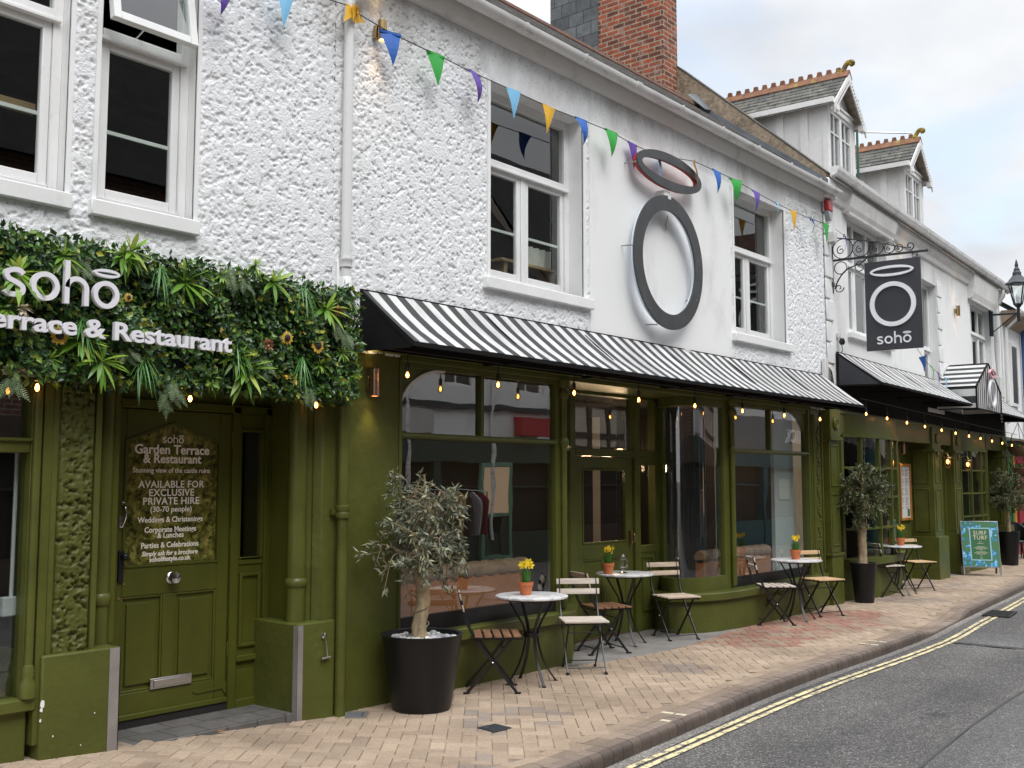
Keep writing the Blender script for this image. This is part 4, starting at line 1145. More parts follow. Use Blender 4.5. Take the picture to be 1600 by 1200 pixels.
# a small chrome hook on the right-hand block
g = MB(); g.lathe([(.022, 0), (.022, -.012), (0, -.018)], (5.10, -.05, .585), 14, axis='Y'); g.tube([(5.10, -.068, .585), (5.11, -.075, .52), (5.12, -.075, .44)], .005, 6); g.bar((5.07, -.07, .43), (5.15, -.07, .435), .016, .012); g.build('door_hook', M['chrome'], A, smooth=40)

# ------------------------------------------------------------------ the restaurant
B = thing('restaurant_building', 'white restaurant with olive green shopfront, brick chimney and round sign on its wall', 'building', (0, 0, 0))
holesB = [(6.98, 3.49, 8.40, 5.30), (11.55, 3.49, 12.96, 5.30)]
def roughB(x, z):
    if 8.52 < x < 11.44: return 0
    r = 1.0
    for h in holesB:
        d = max(h[0] - x, x - h[2], h[1] - z, z - h[3]); r = min(r, sm((d - .03) / .03))
    wob = .03 * math.sin(z * 9) + .02 * math.sin(z * 23 + 1)
    r = min(r, sm(max(8.49 + wob * .6 - x, x - 11.47 - wob * .6) / .04 + .3) if 8.3 < x < 11.6 else 1)
    if x > 6.85: r = min(r, sm((5.33 + .0 * x - z) / .05 + .3)) if not (13.02 < x) else min(r, sm((5.52 - z) / .05))
    else: r = min(r, sm((5.60 - z) / .05 + .4))
    return r
roughcast('wall', M['render'], B, 5.16, 14.22, 2.68, 5.72, holesB, roughB, seed=7)
for h in holesB:
    mb = MB(); opening(mb, *h, 0, .26)
    mb.box(h[0] - .035, -.014, h[1], h[0], .01, h[3]); mb.box(h[2], -.012, h[1], h[2] + .05, .01, h[3])
    mb.build('reveal', M['render_smooth'], B)
MB().box(8.505, -.012, 3.0, 11.45, .01, 5.33).build('smooth_panel', M['render_smooth'], B)
MB().box(5.19, -.045, 2.72, 5.30, .02, 3.36).build('pipe_chase', M['render_smooth'], B, bevel=.01)
mb = MB(); mb.quad((14.21, .02, 0), (14.21, 4, 0), (14.21, 4, 5.9), (14.21, .02, 5.9)); mb.quad((5.18, 4, 0), (14.2, 4, 0), (14.2, 4, 5.9), (5.18, 4, 5.9)); mb.build('side_wall', M['render_smooth'], B)
for h in holesB:
    sash(B, h[0] + .01, h[1] + .005, h[2] - .0, h[3], .17, 4.62, mull=[(h[0] + h[2]) / 2 - .02], rail=4.02, fw=.075)
for a, b in ((6.88, 8.50), (11.45, 13.06)): MB().box(a, -.07, 3.385, b, .18, 3.49).build('sill', M['white_paint'], B, bevel=.009)
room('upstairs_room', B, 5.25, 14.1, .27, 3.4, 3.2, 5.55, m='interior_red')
# roof, cove, gutter
mb = MB(); mb.add([(5.16, -.13, 5.86), (14.2, -.13, 5.86), (14.2, 1.95, 7.46), (5.16, 1.95, 7.46), (14.2, 4.2, 5.86), (5.16, 4.2, 5.86)], [(0, 1, 2, 3), (3, 2, 4, 5)])
# courses of slates as real steps
for i in range(14):
    t0 = i / 14; y0 = -.15 + t0 * 2.06; z0 = 5.862 + t0 * 1.6
    mb.box(5.16, y0, z0 + .006, 14.15, y0 + .17, z0 + .014)
mb.build('roof', M['slate_roof'], B)
mb = MB(); mb.tube([(5.16, 1.95, 7.47), (14.15, 1.95, 7.47)], .07, 8); mb.build('ridge', mat('brown_ridge_tile', (.12, .06, .04), .9, var=.3, vs=6, bump=.4, bs=20), B)
mb = MB()
mb.prism([(.02, 5.66), (-.03, 5.68), (-.06, 5.73), (-.075, 5.79), (-.075, 5.86), (.02, 5.86)], 'X', 5.16, 14.22)
mb.build('eaves_cove', M['soffit'], B, smooth=30)
mb = MB()
prof = [(.070 * math.cos(a), .074 * math.sin(a)) for a in np.linspace(PI, 2 * PI, 12)] + [(.062 * math.cos(a), .066 * math.sin(a)) for a in np.linspace(2 * PI, PI, 12)]
mb.sweep([(5.0, -.17, 5.855), (14.42, -.17, 5.835)], [(-p[0], p[1]) for p in prof], up=(0, 0, 1))
gt = mb.build('gutter', M['gutter'], B, smooth=40)
mb = MB()
for i, xg in enumerate(np.arange(6.3, 14.4, .92)):
    pr = [(.078 * math.cos(a), .082 * math.sin(a)) for a in np.linspace(PI, 2 * PI, 12)] + [(.069 * math.cos(a), .073 * math.sin(a)) for a in np.linspace(2 * PI, PI, 12)]
    wid = .03 if i != 3 else .09
    mb.sweep([(xg, -.17, 5.853), (xg + wid, -.17, 5.853)], pr)
mb.build('gutter_bracket', M['gutter'], gt, smooth=40)
# downpipe with swan neck
mb = MB(); mb.tube(bez([(5.62, -.17, 5.80), (5.60, -.16, 5.72), (5.36, -.10, 5.50), (5.26, -.07, 5.40), (5.25, -.065, 5.30)], 5), .040, 12); mb.tube([(5.25, -.065, 5.32), (5.25, -.065, 3.22)], .038, 12)
for z_ in (5.28, 3.36): mb.lathe([(.040, z_ - .06), (.050, z_ - .055), (.050, z_ - .01), (.054, z_ - .005), (.054, z_ + .01), (.040, z_ + .012)], (5.25, -.065, 0), 14, cap=False)
mb.lathe([(.046, 3.06), (.046, 3.22), (.038, 3.23)], (5.25, -.065, 0), 14, cap=False)
mb.build('downpipe', M['pvc'], B, smooth=40)
mb = MB(); mb.tube([(5.245, -.075, 3.1), (5.245, -.075, -.02)], .041, 12)
for z_ in (1.47,): mb.lathe([(.041, z_ - .05), (.052, z_ - .045), (.055, z_ - .02), (.047, z_), (.055, z_ + .02), (.052, z_ + .045), (.041, z_ + .05)], (5.245, -.075, 0), 14, cap=False)
mb.box(5.17, -.05, 1.45, 5.23, -.02, 1.49)
mb.build('downpipe', M['green'], B, smooth=40)
# party parapet and lead
mb = MB()
mb.prism([(-.08, 5.93), (-.10, 6.08), (2.30, 8.24), (4.3, 6.3), (4.3, 5.6), (.05, 5.6), (.05, 5.93)], 'X', 14.16, 14.42)
pp = mb.build('parapet', M['parapet'], B, bevel=.012)
mb = MB(); mb.prism([(-.11, 6.075), (-.11, 6.09), (2.30, 8.265), (2.31, 8.245)], 'X', 14.155, 14.43); mb.build('coping', mat('dark_slate_coping', (.07, .065, .055), .85, var=.3, vs=8, bump=.4, bs=30), pp)
mb = MB(); mb.prism([(-.14, 5.86), (-.14, 5.97), (2.0, 7.61), (2.0, 7.50)], 'X', 14.145, 14.158); mb.prism([(-.16, 5.885), (-.16, 5.895), (2.0, 7.53), (2.0, 7.52)], 'X', 13.93, 14.15)
mb.add([(13.98, 1.7, 7.36), (14.17, 1.7, 7.40), (14.17, 1.95, 7.72), (13.95, 2.0, 7.66)], [(0, 1, 2, 3)])
mb.build('flashing', M['lead'], pp)
# chimney: brick front half, slate-hung rear half
ch = MB(); ch.box(13.75, 2.30, 6.6, 14.18, 3.52, 11.2); ch.box(13.70, 2.25, 11.2, 14.23, 3.55, 11.36)
chim = ch.build('chimney', M['brick'], B)
ch = MB(); ch.box(13.74, 3.52, 6.5, 14.17, 4.50, 11.3); ch.build('slate_cladding', M['slate_hang'], chim)
ch = MB(); ch.box(13.70, 2.26, 7.2, 13.748, 3.0, 7.62); ch.add([(13.72, 2.28, 7.38), (13.72, 2.28, 7.72), (13.5, 2.0, 7.46)], [(0, 1, 2)]); ch.build('flashing', M['lead'], chim)

# ---- shopfront
SF = {}
g = MB()
g.box(5.20, -.012, -.05, 5.875, .25, 2.74)
g.build('green_wall', M['green_wall'], B, bevel=.006)
g = MB()
g.box(5.875, -.006, 2.66, 14.14, .14, 3.02); g.box(5.20, -.05, 2.70, 14.14, 0.0, 2.735); g.box(5.88, -.028, 2.655, 13.62, .0, 2.70)
g.build('fascia', M['green'], B, bevel=.006)
# risers and sills (plan outlines)
riser1 = [(5.80, .12), (5.80, -.06), (8.10, -.06), (8.16, -.02), (8.98, .55), (8.90, .66), (8.1, .12)]
riser2 = [(10.62, .66), (10.50, .52), (10.36, .36), (10.33, .24), (10.42, .10), (10.62, -.03), (10.85, -.11), (11.2, -.15), (13.45, -.15), (13.6, -.10), (13.6, .12), (11.2, .12)]
def grow(P, d):
    out = []; n = len(P)
    for i in range(n):
        a = Vector(P[i - 1]); b = Vector(P[i]); c = Vector(P[(i + 1) % n])
        e1 = (b - a).normalized(); e2 = (c - b).normalized()
        n1 = Vector((-e1.y, e1.x)); n2 = Vector((-e2.y, e2.x)); m = (n1 + n2)
        if m.length < .2: m = n1
        m.normalize(); out.append(tuple(b + m * (d / max(.4, m.dot(n1)))))
    return out
def area(P): return sum(P[i - 1][0] * P[i][1] - P[i][0] * P[i - 1][1] for i in range(len(P)))
MB().prism(riser1, 'Z', -.06, .385).build('stall_riser', M['green_wall'], B, bevel=.01); MB().prism(riser2, 'Z', -.06, .345).build('stall_riser', M['green_wall'], B, bevel=.01)
s1 = -1 if area(riser1) > 0 else 1
MB().prism(grow(riser1, .045 * s1), 'Z', .385, .49).build('sill', M['green'], B, bevel=.014)
s2 = -1 if area(riser2) > 0 else 1
MB().prism(grow(riser2, .04 * s2), 'Z', .345, .44).build('sill', M['green'], B, bevel=.014)
# main left window
def archcorner(x0, z0, x1, z1, side):
    """spandrel between a quarter ellipse and the corner of the opening"""
    pts = []
    for i in range(13):
        a = PI / 2 * i / 12
        if side == 'L': pts.append((x1 - (x1 - x0) * math.cos(a), z0 + (z1 - z0) * math.sin(a)))
        else: pts.append((x0 + (x1 - x0) * math.cos(a), z0 + (z1 - z0) * math.sin(a)))
    return pts + [(x0, z1) if side == 'L' else (x1, z1)]
g = MB()
g.prism(archcorner(5.88, 2.20, 6.42, 2.62, 'L'), 'Y', .02, .07)
g.box(5.875, -.02, .49, 5.905, .09, 2.66); g.box(5.90, .0, 2.61, 7.94, .08, 2.66)
g.box(5.90, -.005, 2.035, 7.94, .075, 2.085); g.box(6.875, .0, 2.085, 6.915, .07, 2.62)
g.tube([(5.9, -.008, 2.06), (7.94, -.008, 2.06)], .018, 8)
# slender turned column at the corner
g.tube([(8.04, -.02, .52), (8.04, -.02, 2.62)], .030, 12); g.box(7.94, .0, .49, 8.02, .1, 2.66)
for z_ in (2.06, 2.52): g.lathe([(.03, z_ - .05), (.045, z_ - .03), (.05, z_), (.045, z_ + .03), (.03, z_ + .05)], (8.04, -.02, 0), 14, cap=False)
g.lathe([(.05, 2.58), (.058, 2.62), (.058, 2.66)], (8.04, -.02, 0), 14, cap=False)
win = g.build('window', M['green'], B, bevel=.004)
tr = MB(); tr.sweep([(p[0], .012, p[1]) for p in archcorner(5.885, 2.20, 6.42, 2.61, 'L')[:13]], [(-.011, -.012), (.011, -.012), (.011, .012), (-.011, .012)], up=(0, 1, 0)); tr.build('arch_trim', M['white_paint'], win)
g = MB(); g.box(5.90, .035, .62, 7.95, .041, 2.03); g.box(5.90, .035, 2.085, 6.875, .041, 2.61); g.box(6.915, .035, 2.085, 7.95, .041, 2.61); g.build('pane', M['glass_old'], win)
g = MB(); g.box(5.90, .015, .49, 7.95, .06, .62); g.build('black_base', M['black_metal'], win)
# return beside the door: low panel, frame and glass at an angle
a0 = Vector((8.10, .05, 0)); a1 = Vector((8.95, .60, 0))
g = MB()
for z_, h_ in ((.49, .12), (2.0, .06), (2.60, .08)): g.bar(a0 + Vector((0, 0, z_ + h_ / 2)), a1 + Vector((0, 0, z_ + h_ / 2)), .06, h_)
for t in (0, .97): g.bar(a0.lerp(a1, t) + Vector((0, 0, .49)), a0.lerp(a1, t) + Vector((0, 0, 2.66)), .05, .05, up=(a1 - a0))
ret = g.build('window_return', M['green'], B, bevel=.004)
g = MB(); g.bar(a0 + Vector((0, 0, 1.6)), a1 + Vector((0, 0, 1.6)), .005, 2.0); g.build('pane', M['glass_old'], ret)
# door screen at the back of the recess
YD = .58
g = MB()
g.box(8.93, YD, 0, 9.05, YD + .1, 2.70); g.box(10.17, YD - .012, 0, 10.28, YD + .1, 2.70); g.box(10.62, YD, 0, 10.78, YD + .1, 2.70)
g.box(9.05, YD - .008, 1.965, 10.17, YD + .1, 2.045); g.box(10.28, YD - .008, 1.965, 10.62, YD + .1, 2.045)
g.box(9.05, YD, 2.63, 10.17, YD + .1, 2.74); g.box(10.28, YD, 2.63, 10.62, YD + .1, 2.74)
g.box(10.28, YD + .01, 0, 10.62, YD + .08, .92); g.box(10.28, YD, .88, 10.62, YD + .09, .96); g.box(10.28, YD, 1.88, 10.62, YD + .09, 1.965)
g.box(10.28, YD, 0, 10.62, YD + .09, .16)
frame_rect(g, 10.33, .22, 10.57, .84, YD - .006, YD + .02, .025)
g.box(8.0, YD - .02, 2.68, 11.2, YD + .1, 2.78)
g.box(8.04, .0, 2.665, 11.2, .7, 2.70)
scr = g.build('door_screen', M['green'], B, bevel=.004)
g = MB(); g.box(9.05, YD + .045, 2.045, 10.17, YD + .05, 2.63); g.box(10.28, YD + .045, 2.045, 10.62, YD + .05, 2.63); g.box(10.28, YD + .045, .96, 10.62, YD + .05, 1.88); g.build('pane', M['glass'], scr)
dm = MB()
dm.box(9.06, YD + .02, .03, 9.19, YD + .07, 1.955); dm.box(10.04, YD + .02, .03, 10.16, YD + .07, 1.955); dm.box(9.19, YD + .02, 1.83, 10.04, YD + .07, 1.955)
dm.box(9.19, YD + .02, .03, 10.04, YD + .07, .24); dm.box(9.19, YD + .02, .86, 10.04, YD + .07, 1.02); dm.box(9.19, YD + .035, .24, 10.04, YD + .06, .86)
dm.box(9.57, YD + .02, .24, 9.66, YD + .07, .86)
for a, b in ((9.19, 9.57), (9.66, 10.04)): frame_rect(dm, a, .24, b, .86, YD + .024, YD + .045, .022)
frame_rect(dm, 9.19, 1.02, 10.04, 1.83, YD + .012, YD + .04, .02)
dr = dm.build('door', M['green'], B, bevel=.004)
g = MB(); g.box(9.2, YD + .045, 1.03, 10.03, YD + .05, 1.82); g.build('door_glass', M['glass'], dr)
g = MB(); g.box(10.07, YD - .02, .98, 10.10, YD + .02, 1.14); g.tube(bez([(10.085, YD, 1.12), (10.085, YD - .05, 1.10), (10.085, YD - .05, 1.02), (10.085, YD, 1.0)], 5), .008); g.build('door_handle', M['brass'], dr, smooth=40)
# curved glass and its frame
plan = bez([(10.74, .57, 0), (10.56, .42, 0), (10.52, .28, 0), (10.60, .14, 0), (10.82, .045, 0), (11.20, .035, 0)], 5)
def curved(mb, z0, z1, th, off=0.0):
    mb.sweep([p + Vector((0, 0, (z0 + z1) / 2)) for p in plan], [(-th / 2, -(z1 - z0) / 2), (th / 2, -(z1 - z0) / 2), (th / 2, (z1 - z0) / 2), (-th / 2, (z1 - z0) / 2)])
g = MB(); curved(g, .44, .60, .07); curved(g, 2.56, 2.72, .07)
g.box(11.20, .0, .44, 11.30, .09, 2.68); g.box(10.70, .53, .44, 10.78, .62, 2.68)
g.tube([(11.36, -.03, .48), (11.36, -.03, 2.62)], .032, 12); g.box(11.30, .0, .44, 11.44, .1, 2.68)
for z_ in (2.06, 2.52): g.lathe([(.032, z_ - .05), (.047, z_ - .03), (.052, z_), (.047, z_ + .03), (.032, z_ + .05)], (11.36, -.03, 0), 14, cap=False)
g.lathe([(.05, 2.58), (.06, 2.62), (.06, 2.66)], (11.36, -.03, 0), 14, cap=False)
cw = g.build('curved_window', M['green'], B, smooth=40)
g = MB(); curved(g, .60, 2.56, .006); g.build('pane', M['glass_old'], cw, smooth=60)
# right window
g = MB()
g.prism(archcorner(12.98, 2.18, 13.54, 2.60, 'R'), 'Y', .02, .07)
g.box(11.44, .0, 2.60, 13.56, .08, 2.66); g.box(13.54, -.02, .44, 13.60, .09, 2.66)
g.box(11.44, -.005, 2.035, 13.54, .075, 2.085); g.box(12.44, .0, 2.085, 12.475, .07, 2.60); g.tube([(11.44, -.008, 2.06), (13.56, -.008, 2.06)], .018, 8)
win = g.build('window', M['green'], B, bevel=.004)
g = MB(); g.box(11.44, .035, .56, 13.54, .041, 2.035); g.box(11.44, .035, 2.085, 12.44, .041, 2.60); g.box(12.475, .035, 2.085, 13.54, .041, 2.60); g.build('pane', M['glass_old'], win)
g = MB(); g.box(11.44, .015, .44, 13.54, .06, .56); g.build('black_base', M['black_metal'], win)
# carved pilaster and plain pilaster
g = MB(); g.box(13.60, -.03, 0, 13.72, .12, 2.68); g.tube([(13.66, -.035, .5), (13.66, -.035, 2.6)], .022, 10); g.box(13.72, .0, 0, 14.02, .12, 2.68); g.tube([(13.76, -.01, .5), (13.76, -.01, 2.6)], .016, 8); g.tube([(13.99, -.01, .5), (13.99, -.01, 2.6)], .016, 8)
g.box(13.62, -.04, .02, 14.05, .05, .44)
cp = g.build('carved_pilaster', M['green'], B, bevel=.004)
g = MB()
for i in range(62):
    z_ = .62 + i * .030; s_ = math.sin(i * .75) * .036
    c = (13.875 + s_ + random.uniform(-.008, .008), -.006, z_)
    g.sphere(c, .021 + random.uniform(-.004, .005), 7, 5, sc=(1.2, .7, .8))
    if i % 2: g.sphere((13.875 - s_ * 1.2 + random.uniform(-.01, .01), -.004, z_), .013, 6, 4, sc=(1, .7, 1.3))
g.build('carving', M['green'], cp, smooth=50)
g = MB(); g.box(14.12, -.07, 0, 14.50, .12, .70); g.box(14.10, -.085, .66, 14.52, .12, .70); g.box(14.15, -.05, .70, 14.47, .12, 2.28)
frame_rect(g, 14.18, .80, 14.44, 1.52, -.062, -.045, .02); frame_rect(g, 14.18, 1.62, 14.44, 2.2, -.062, -.045, .02)
g.box(14.10, -.10, 2.26, 14.52, .12, 2.31); g.box(14.13, -.08, 2.31, 14.49, .12, 2.70)
g.lathe([(.09, 0), (.09, -.02), (.06, -.035), (.03, -.02), (0, -.03)], (14.31, -.08, 2.5), 16, axis='Y')
g.build('pilaster', M['green'], B, bevel=.005)
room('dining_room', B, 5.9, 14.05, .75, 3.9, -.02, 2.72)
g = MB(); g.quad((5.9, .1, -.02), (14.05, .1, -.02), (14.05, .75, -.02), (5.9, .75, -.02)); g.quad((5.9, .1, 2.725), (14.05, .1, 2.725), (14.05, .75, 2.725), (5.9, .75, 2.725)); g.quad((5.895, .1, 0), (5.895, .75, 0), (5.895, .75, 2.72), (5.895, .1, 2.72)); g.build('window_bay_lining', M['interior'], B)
g = MB(); g.box(12.98, .22, .3, 13.56, .27, 2.62); g.build('inner_panel', M['inner_white'], B)
g = MB(); g.box(13.10, .212, 1.45, 13.42, .219, 1.72); g.build('window_notice', M['paper'], B)
room('entrance_hall', A, 3.7, 5.0, .54, 4.0, .05, 2.7)
# ------------------------------------------------------------------ second building of the row (local frame F2)
D_ = thing('dormer_house', 'white house with two slate dormers and green bow windowed ground floor', 'building', frame=F2)
holes2 = [(.98, 3.90, 2.92, 5.72), (5.02, 3.0, 5.98, 5.36), (8.62, 3.3, 10.5, 5.45)]
def wall_with_holes(mb, x0, z0, x1, z1, holes, y=0.0):
    xs = sorted({x0, x1} | {h[0] for h in holes} | {h[2] for h in holes}); zs = sorted({z0, z1} | {h[1] for h in holes} | {h[3] for h in holes})
    for a, b in zip(xs, xs[1:]):
        for c, d in zip(zs, zs[1:]):
            xm, zm = (a + b) / 2, (c + d) / 2
            if any(h[0] < xm < h[2] and h[1] < zm < h[3] for h in holes): continue
            mb.quad((a, y, c), (b, y, c), (b, y, d), (a, y, d))
mb = MB(); wall_with_holes(mb, -.02, 2.72, 11.5, 6.0, holes2)
for h in holes2: opening(mb, *h, 0, .24)
mb.quad((-.02, 0, 0), (-.02, 5, 0), (-.02, 5, 6), (-.02, 0, 6)); mb.quad((11.5, 0, 0), (11.5, 5, 0), (11.5, 5, 6), (11.5, 0, 6)); mb.quad((-.02, 5, 0), (11.5, 5, 0), (11.5, 5, 6), (-.02, 5, 6))
mb.build('wall', M['render_smooth'], D_, fix=False)
mb = MB()
for i in range(9):
    z_ = 3.05 + i * .31; ln = .30 if i % 2 else .19
    mb.box(-.06, -.03, z_, ln - .06 + .0, .0, z_ + .285)
mb.build('quoin', M['white_paint'], D_, bevel=.012); mb = MB()
for i in range(8):
    z_ = 3.0 + i * .31; ln = .30 if i % 2 else .18
    mb.box(6.0, -.028, z_, 6.0 + ln, .0, z_ + .285)
mb.build('quoin', M['white_paint'], D_, bevel=.012)
sash(D_, .99, 3.91, 2.91, 5.71, .12, 5.02, mull=[1.62, 2.27], bars=True)
sash(D_, 5.03, 3.01, 5.97, 5.35, .14, 4.15)
sash(D_, 8.63, 3.31, 10.49, 5.44, .12, 4.85, mull=[9.24, 9.87], bars=True)
for q in ((.88, -.07, 3.82, 3.02, .16, 3.905), (4.95, -.06, 2.93, 6.05, .16, 3.005), (8.55, -.06, 3.22, 10.58, .16, 3.305)): MB().box(*q).build('sill', M['white_paint'], D_, bevel=.008)
room('upstairs_room', D_, .05, 11.4, .25, 4.5, 2.8, 5.9)
# moulded cornice, boxed pelmets over the wide windows, gutter
mb = MB(); mb.prism([(.0, 5.74), (-.04, 5.76), (-.06, 5.84), (-.12, 5.92), (-.14, 6.0), (.0, 6.0)], 'X', -.02, 11.55)
for a, b in ((.80, 3.08), (8.45, 10.7)): mb.prism([(.0, 5.70 if a < 2 else 5.47), (-.09, 5.72 if a < 2 else 5.49), (-.12, 5.78 if a < 2 else 5.6), (-.16, 5.93), (-.165, 6.0), (.0, 6.0)], 'X', a, b)
for a, b, zb in ((.85, 3.03, 5.70), (8.5, 10.65, 5.47)):
    x = a
    while x < b: mb.box(x, -.10, zb - .03, x + .03, -.07, zb + .01); x += .06
mb.build('cornice', M['white_old'], D_)
mb = MB(); mb.prism([(-.15, 6.0), (-.17, 6.02), (-.24, 6.04), (-.27, 6.10), (-.28, 6.15), (-.15, 6.15)], 'X', -.12, 11.7)
for x in np.arange(.9, 11.6, 1.83): mb.prism([(-.145, 5.995), (-.176, 6.015), (-.247, 6.035), (-.277, 6.10), (-.287, 6.155), (-.15, 6.155)], 'X', x, x + .035)
mb.build('gutter', M['gutter'], D_)
mb = MB(); mb.tube(bez([(10.95, -.20, 6.0), (10.95, -.17, 5.85), (10.95, -.06, 5.65), (10.95, -.05, 5.5)], 5), .04, 10); mb.tube([(10.95, -.05, 5.5), (10.95, -.05, 3.0)], .04, 10); mb.build('downpipe', M['pvc'], D_, smooth=40)
mb = MB(); mb.add([(.0, -.2, 5.99), (11.5, -.2, 5.99), (11.5, 2.2, 7.97), (.0, 2.2, 7.97), (11.5, 4.8, 6.0), (.0, 4.8, 6.0)], [(0, 1, 2, 3), (3, 2, 4, 5)]); mb.build('roof', M['slate_roof'], D_)
MB().box(-.15, -.14, 5.72, .16, .0, 6.0).build('kneeler', M['white_old'], D_, bevel=.02)
# dormers
def dormer(xc):
    hw = .60; y0 = .08; zb = 6.22; ze = 7.32; za = 7.86
    d = MB()
    for s in (-1, 1):
        x = xc + s * hw
        d.quad((x, y0, zb), (x, 1.6, zb), (x, 1.6, ze), (x, y0, ze))
        for yy in (.42, .80, 1.18): d.box(min(x, x + s * .028), yy - .06, zb, max(x, x + s * .028), yy + .06, ze)
    d.box(xc - hw - .015, y0 - .02, zb, xc - hw + .10, y0 + .06, ze); d.box(xc + hw - .10, y0 - .02, zb, xc + hw + .015, y0 + .06, ze)
    d.poly([(xc - hw, y0 + .02, ze), (xc + hw, y0 + .02, ze), (xc, y0 + .02, za)])
    d.box(xc - hw + .10, y0 - .03, ze - .06, xc + hw - .10, y0 + .06, ze + .02); d.box(xc - hw + .08, y0 - .05, ze + .02, xc + hw - .08, y0, ze + .05)
    dm = d.build('dormer', M['white_old'], D_)
    d = MB(); w0, w1 = xc - hw + .10, xc + hw - .10
    frame_rect(d, w0, zb + .04, w1, ze - .06, y0, y0 + .05, .05); d.box(xc - .045, y0 - .004, zb + .09, xc + .045, y0 + .05, ze - .11)
    for a, b in ((w0 + .05, xc - .045), (xc + .045, w1 - .05)): d.box(a, y0 + .012, zb + .70, b, y0 + .03, zb + .72); d.box((a + b) / 2 - .01, y0 + .012, zb + .09, (a + b) / 2 + .01, y0 + .03, ze - .11)
    wf = d.build('window', M['white_paint'], dm)
    d = MB(); d.box(w0 + .05, y0 + .03, zb + .09, w1 - .05, y0 + .034, ze - .11); d.build('pane', M['glass_up'], wf)
    d = MB(); d.quad((w0, y0 + .3, zb), (w1, y0 + .3, zb), (w1, y0 + .3, ze), (w0, y0 + .3, ze)); d.build('dark_room', M['interior'], dm)
    # roof: two slopes overhanging the front, scalloped barge boards
    yo = -.07; ov = .14
    def slope(s, t0, t1, y_, up=0.0):
        sl = (za - ze) / hw
        return [(xc + s * t, y_, za - t * sl + up) for t in (t0, t1)]
    d = MB()
    for s in (-1, 1):
        for i in range(8):
            t0 = .0 + (hw + ov) * i / 8; t1 = t0 + (hw + ov) / 8 + .02; sl = (za - ze) / hw
            za0 = za - t0 * sl + .055; za1 = za - t1 * sl + .075
            d.add([(xc + s * t0, yo, za0), (xc + s * t0, 2.1, za0), (xc + s * t1, 2.1, za1), (xc + s * t1, yo, za1),
                   (xc + s * t0, yo, za0 - .02), (xc + s * t0, 2.1, za0 - .02), (xc + s * t1, 2.1, za1 - .02), (xc + s * t1, yo, za1 - .02)],
                  [(0, 1, 2, 3), (0, 3, 7, 4), (3, 2, 6, 7)])
            d.add([d.v[-4], d.v[-3], d.v[-2], d.v[-1]], [(3, 2, 1, 0)], 1)
    d.build('roof', [M['slate_dormer'], M['soffit_tan']], dm, fix=False)
    d = MB()
    for s in (-1, 1):
        sl = (za - ze) / hw; T = hw + ov
        n = 16; top = []; bot = []
        for i in range(n * 4 + 1):
            t = T * i / (n * 4); top.append((xc + s * t, za - t * sl + .05)); bot.append((xc + s * t, za - t * sl - .10 - .022 * abs(math.sin(PI * i / 4))))
        for i in range(n * 4):
            a, b = top[i], top[i + 1]; c, e = bot[i + 1], bot[i]
            d.add([(a[0], yo - .02, a[1]), (b[0], yo - .02, b[1]), (c[0], yo - .02, c[1]), (e[0], yo - .02, e[1]), (a[0], yo, a[1]), (b[0], yo, b[1]), (c[0], yo, c[1]), (e[0], yo, e[1])],
                  [(0, 1, 2, 3), (7, 6, 5, 4), (3, 2, 6, 7), (0, 4, 5, 1)])
        for i in range(1, n):
            t = T * i / n
            d.lathe([(.014, yo - .0235), (0, yo - .024)], (xc + s * t, 0, za - t * sl - .05), 8, axis='Y', m=1)
        # boxed eaves gutter along each side
        x = xc + s * (hw + .06); d.box(min(x, x + s * .09), yo, ze - .06, max(x, x + s * .09), 1.8, ze + .02)
        d.box(xc + s * (hw + .02) - .08, yo - .03, ze - .16, xc + s * (hw + .02) + .08, yo + .05, ze - .07)
    d.build('barge_board', [M['white_old'], M['interior']], dm, fix=False)
    d = MB(); n = 15
    d.sweep([(xc, yo - .02, za + .055), (xc, 2.1, za + .055)], [(-.12, -.07), (-.02, .05), (.02, .05), (.12, -.07), (.11, -.085), (0, .01), (-.11, -.085)])
    y = yo + .15
    while y < 2.0:
        d.prism([(y - .07, za + .09), (y - .04, za + .12), (y - .03, za + .175), (y + .03, za + .175), (y + .04, za + .12), (y + .07, za + .09)], 'X', xc - .02, xc + .02); y += .15
    rd = d.build('ridge', M['ridge_tile'], dm)
    d = MB()
    d.tube(bez([(xc, yo + .10, za + .05), (xc, yo + .07, za + .13), (xc, yo + .03, za + .20), (xc, yo - .02, za + .235), (xc, yo - .07, za + .22), (xc, yo - .07, za + .18), (xc, yo - .035, za + .175)], 5), [.05] * 5 + [.040] * 10 + [.034] * 10 + [.024] * 6, 8)
    d.sphere((xc, yo - .045, za + .195), .034, 8, 6)
    d.build('finial', M['finial'], rd, smooth=60)
dormer(1.06); dormer(4.95)
am = thing('aerial', 'thin green metal aerial mast with one horizontal rod behind the dormers', 'aerial', (4.12, .80, 6.95), frame=F2)
mb = MB(); mb.tube([(0, 0, 0), (0, 0, 1.62)], .022, 8); mb.sphere((0, 0, 1.62), .05, 8, 6); mb.tube([(-.1, .0, 1.36), (.12, .0, 1.36)], .014, 6); mb.tube([(-.08, 0, 1.52), (.06, 0, 1.50)], .016, 6)
mb.build('mast', mat('green_mast_paint', (.03, .10, .07), .5), am)
mb = MB(); mb.tube([(0, 0, 1.05), (.75, -.75, 1.08)], .012, 6); mb.build('rod', M['steel'], am)
# far chimney
mb = MB(); mb.box(16.6, 2.0, 6.6, 17.9, 2.9, 7.75); mb.box(16.5, 1.95, 7.75, 18.0, 2.95, 7.9)

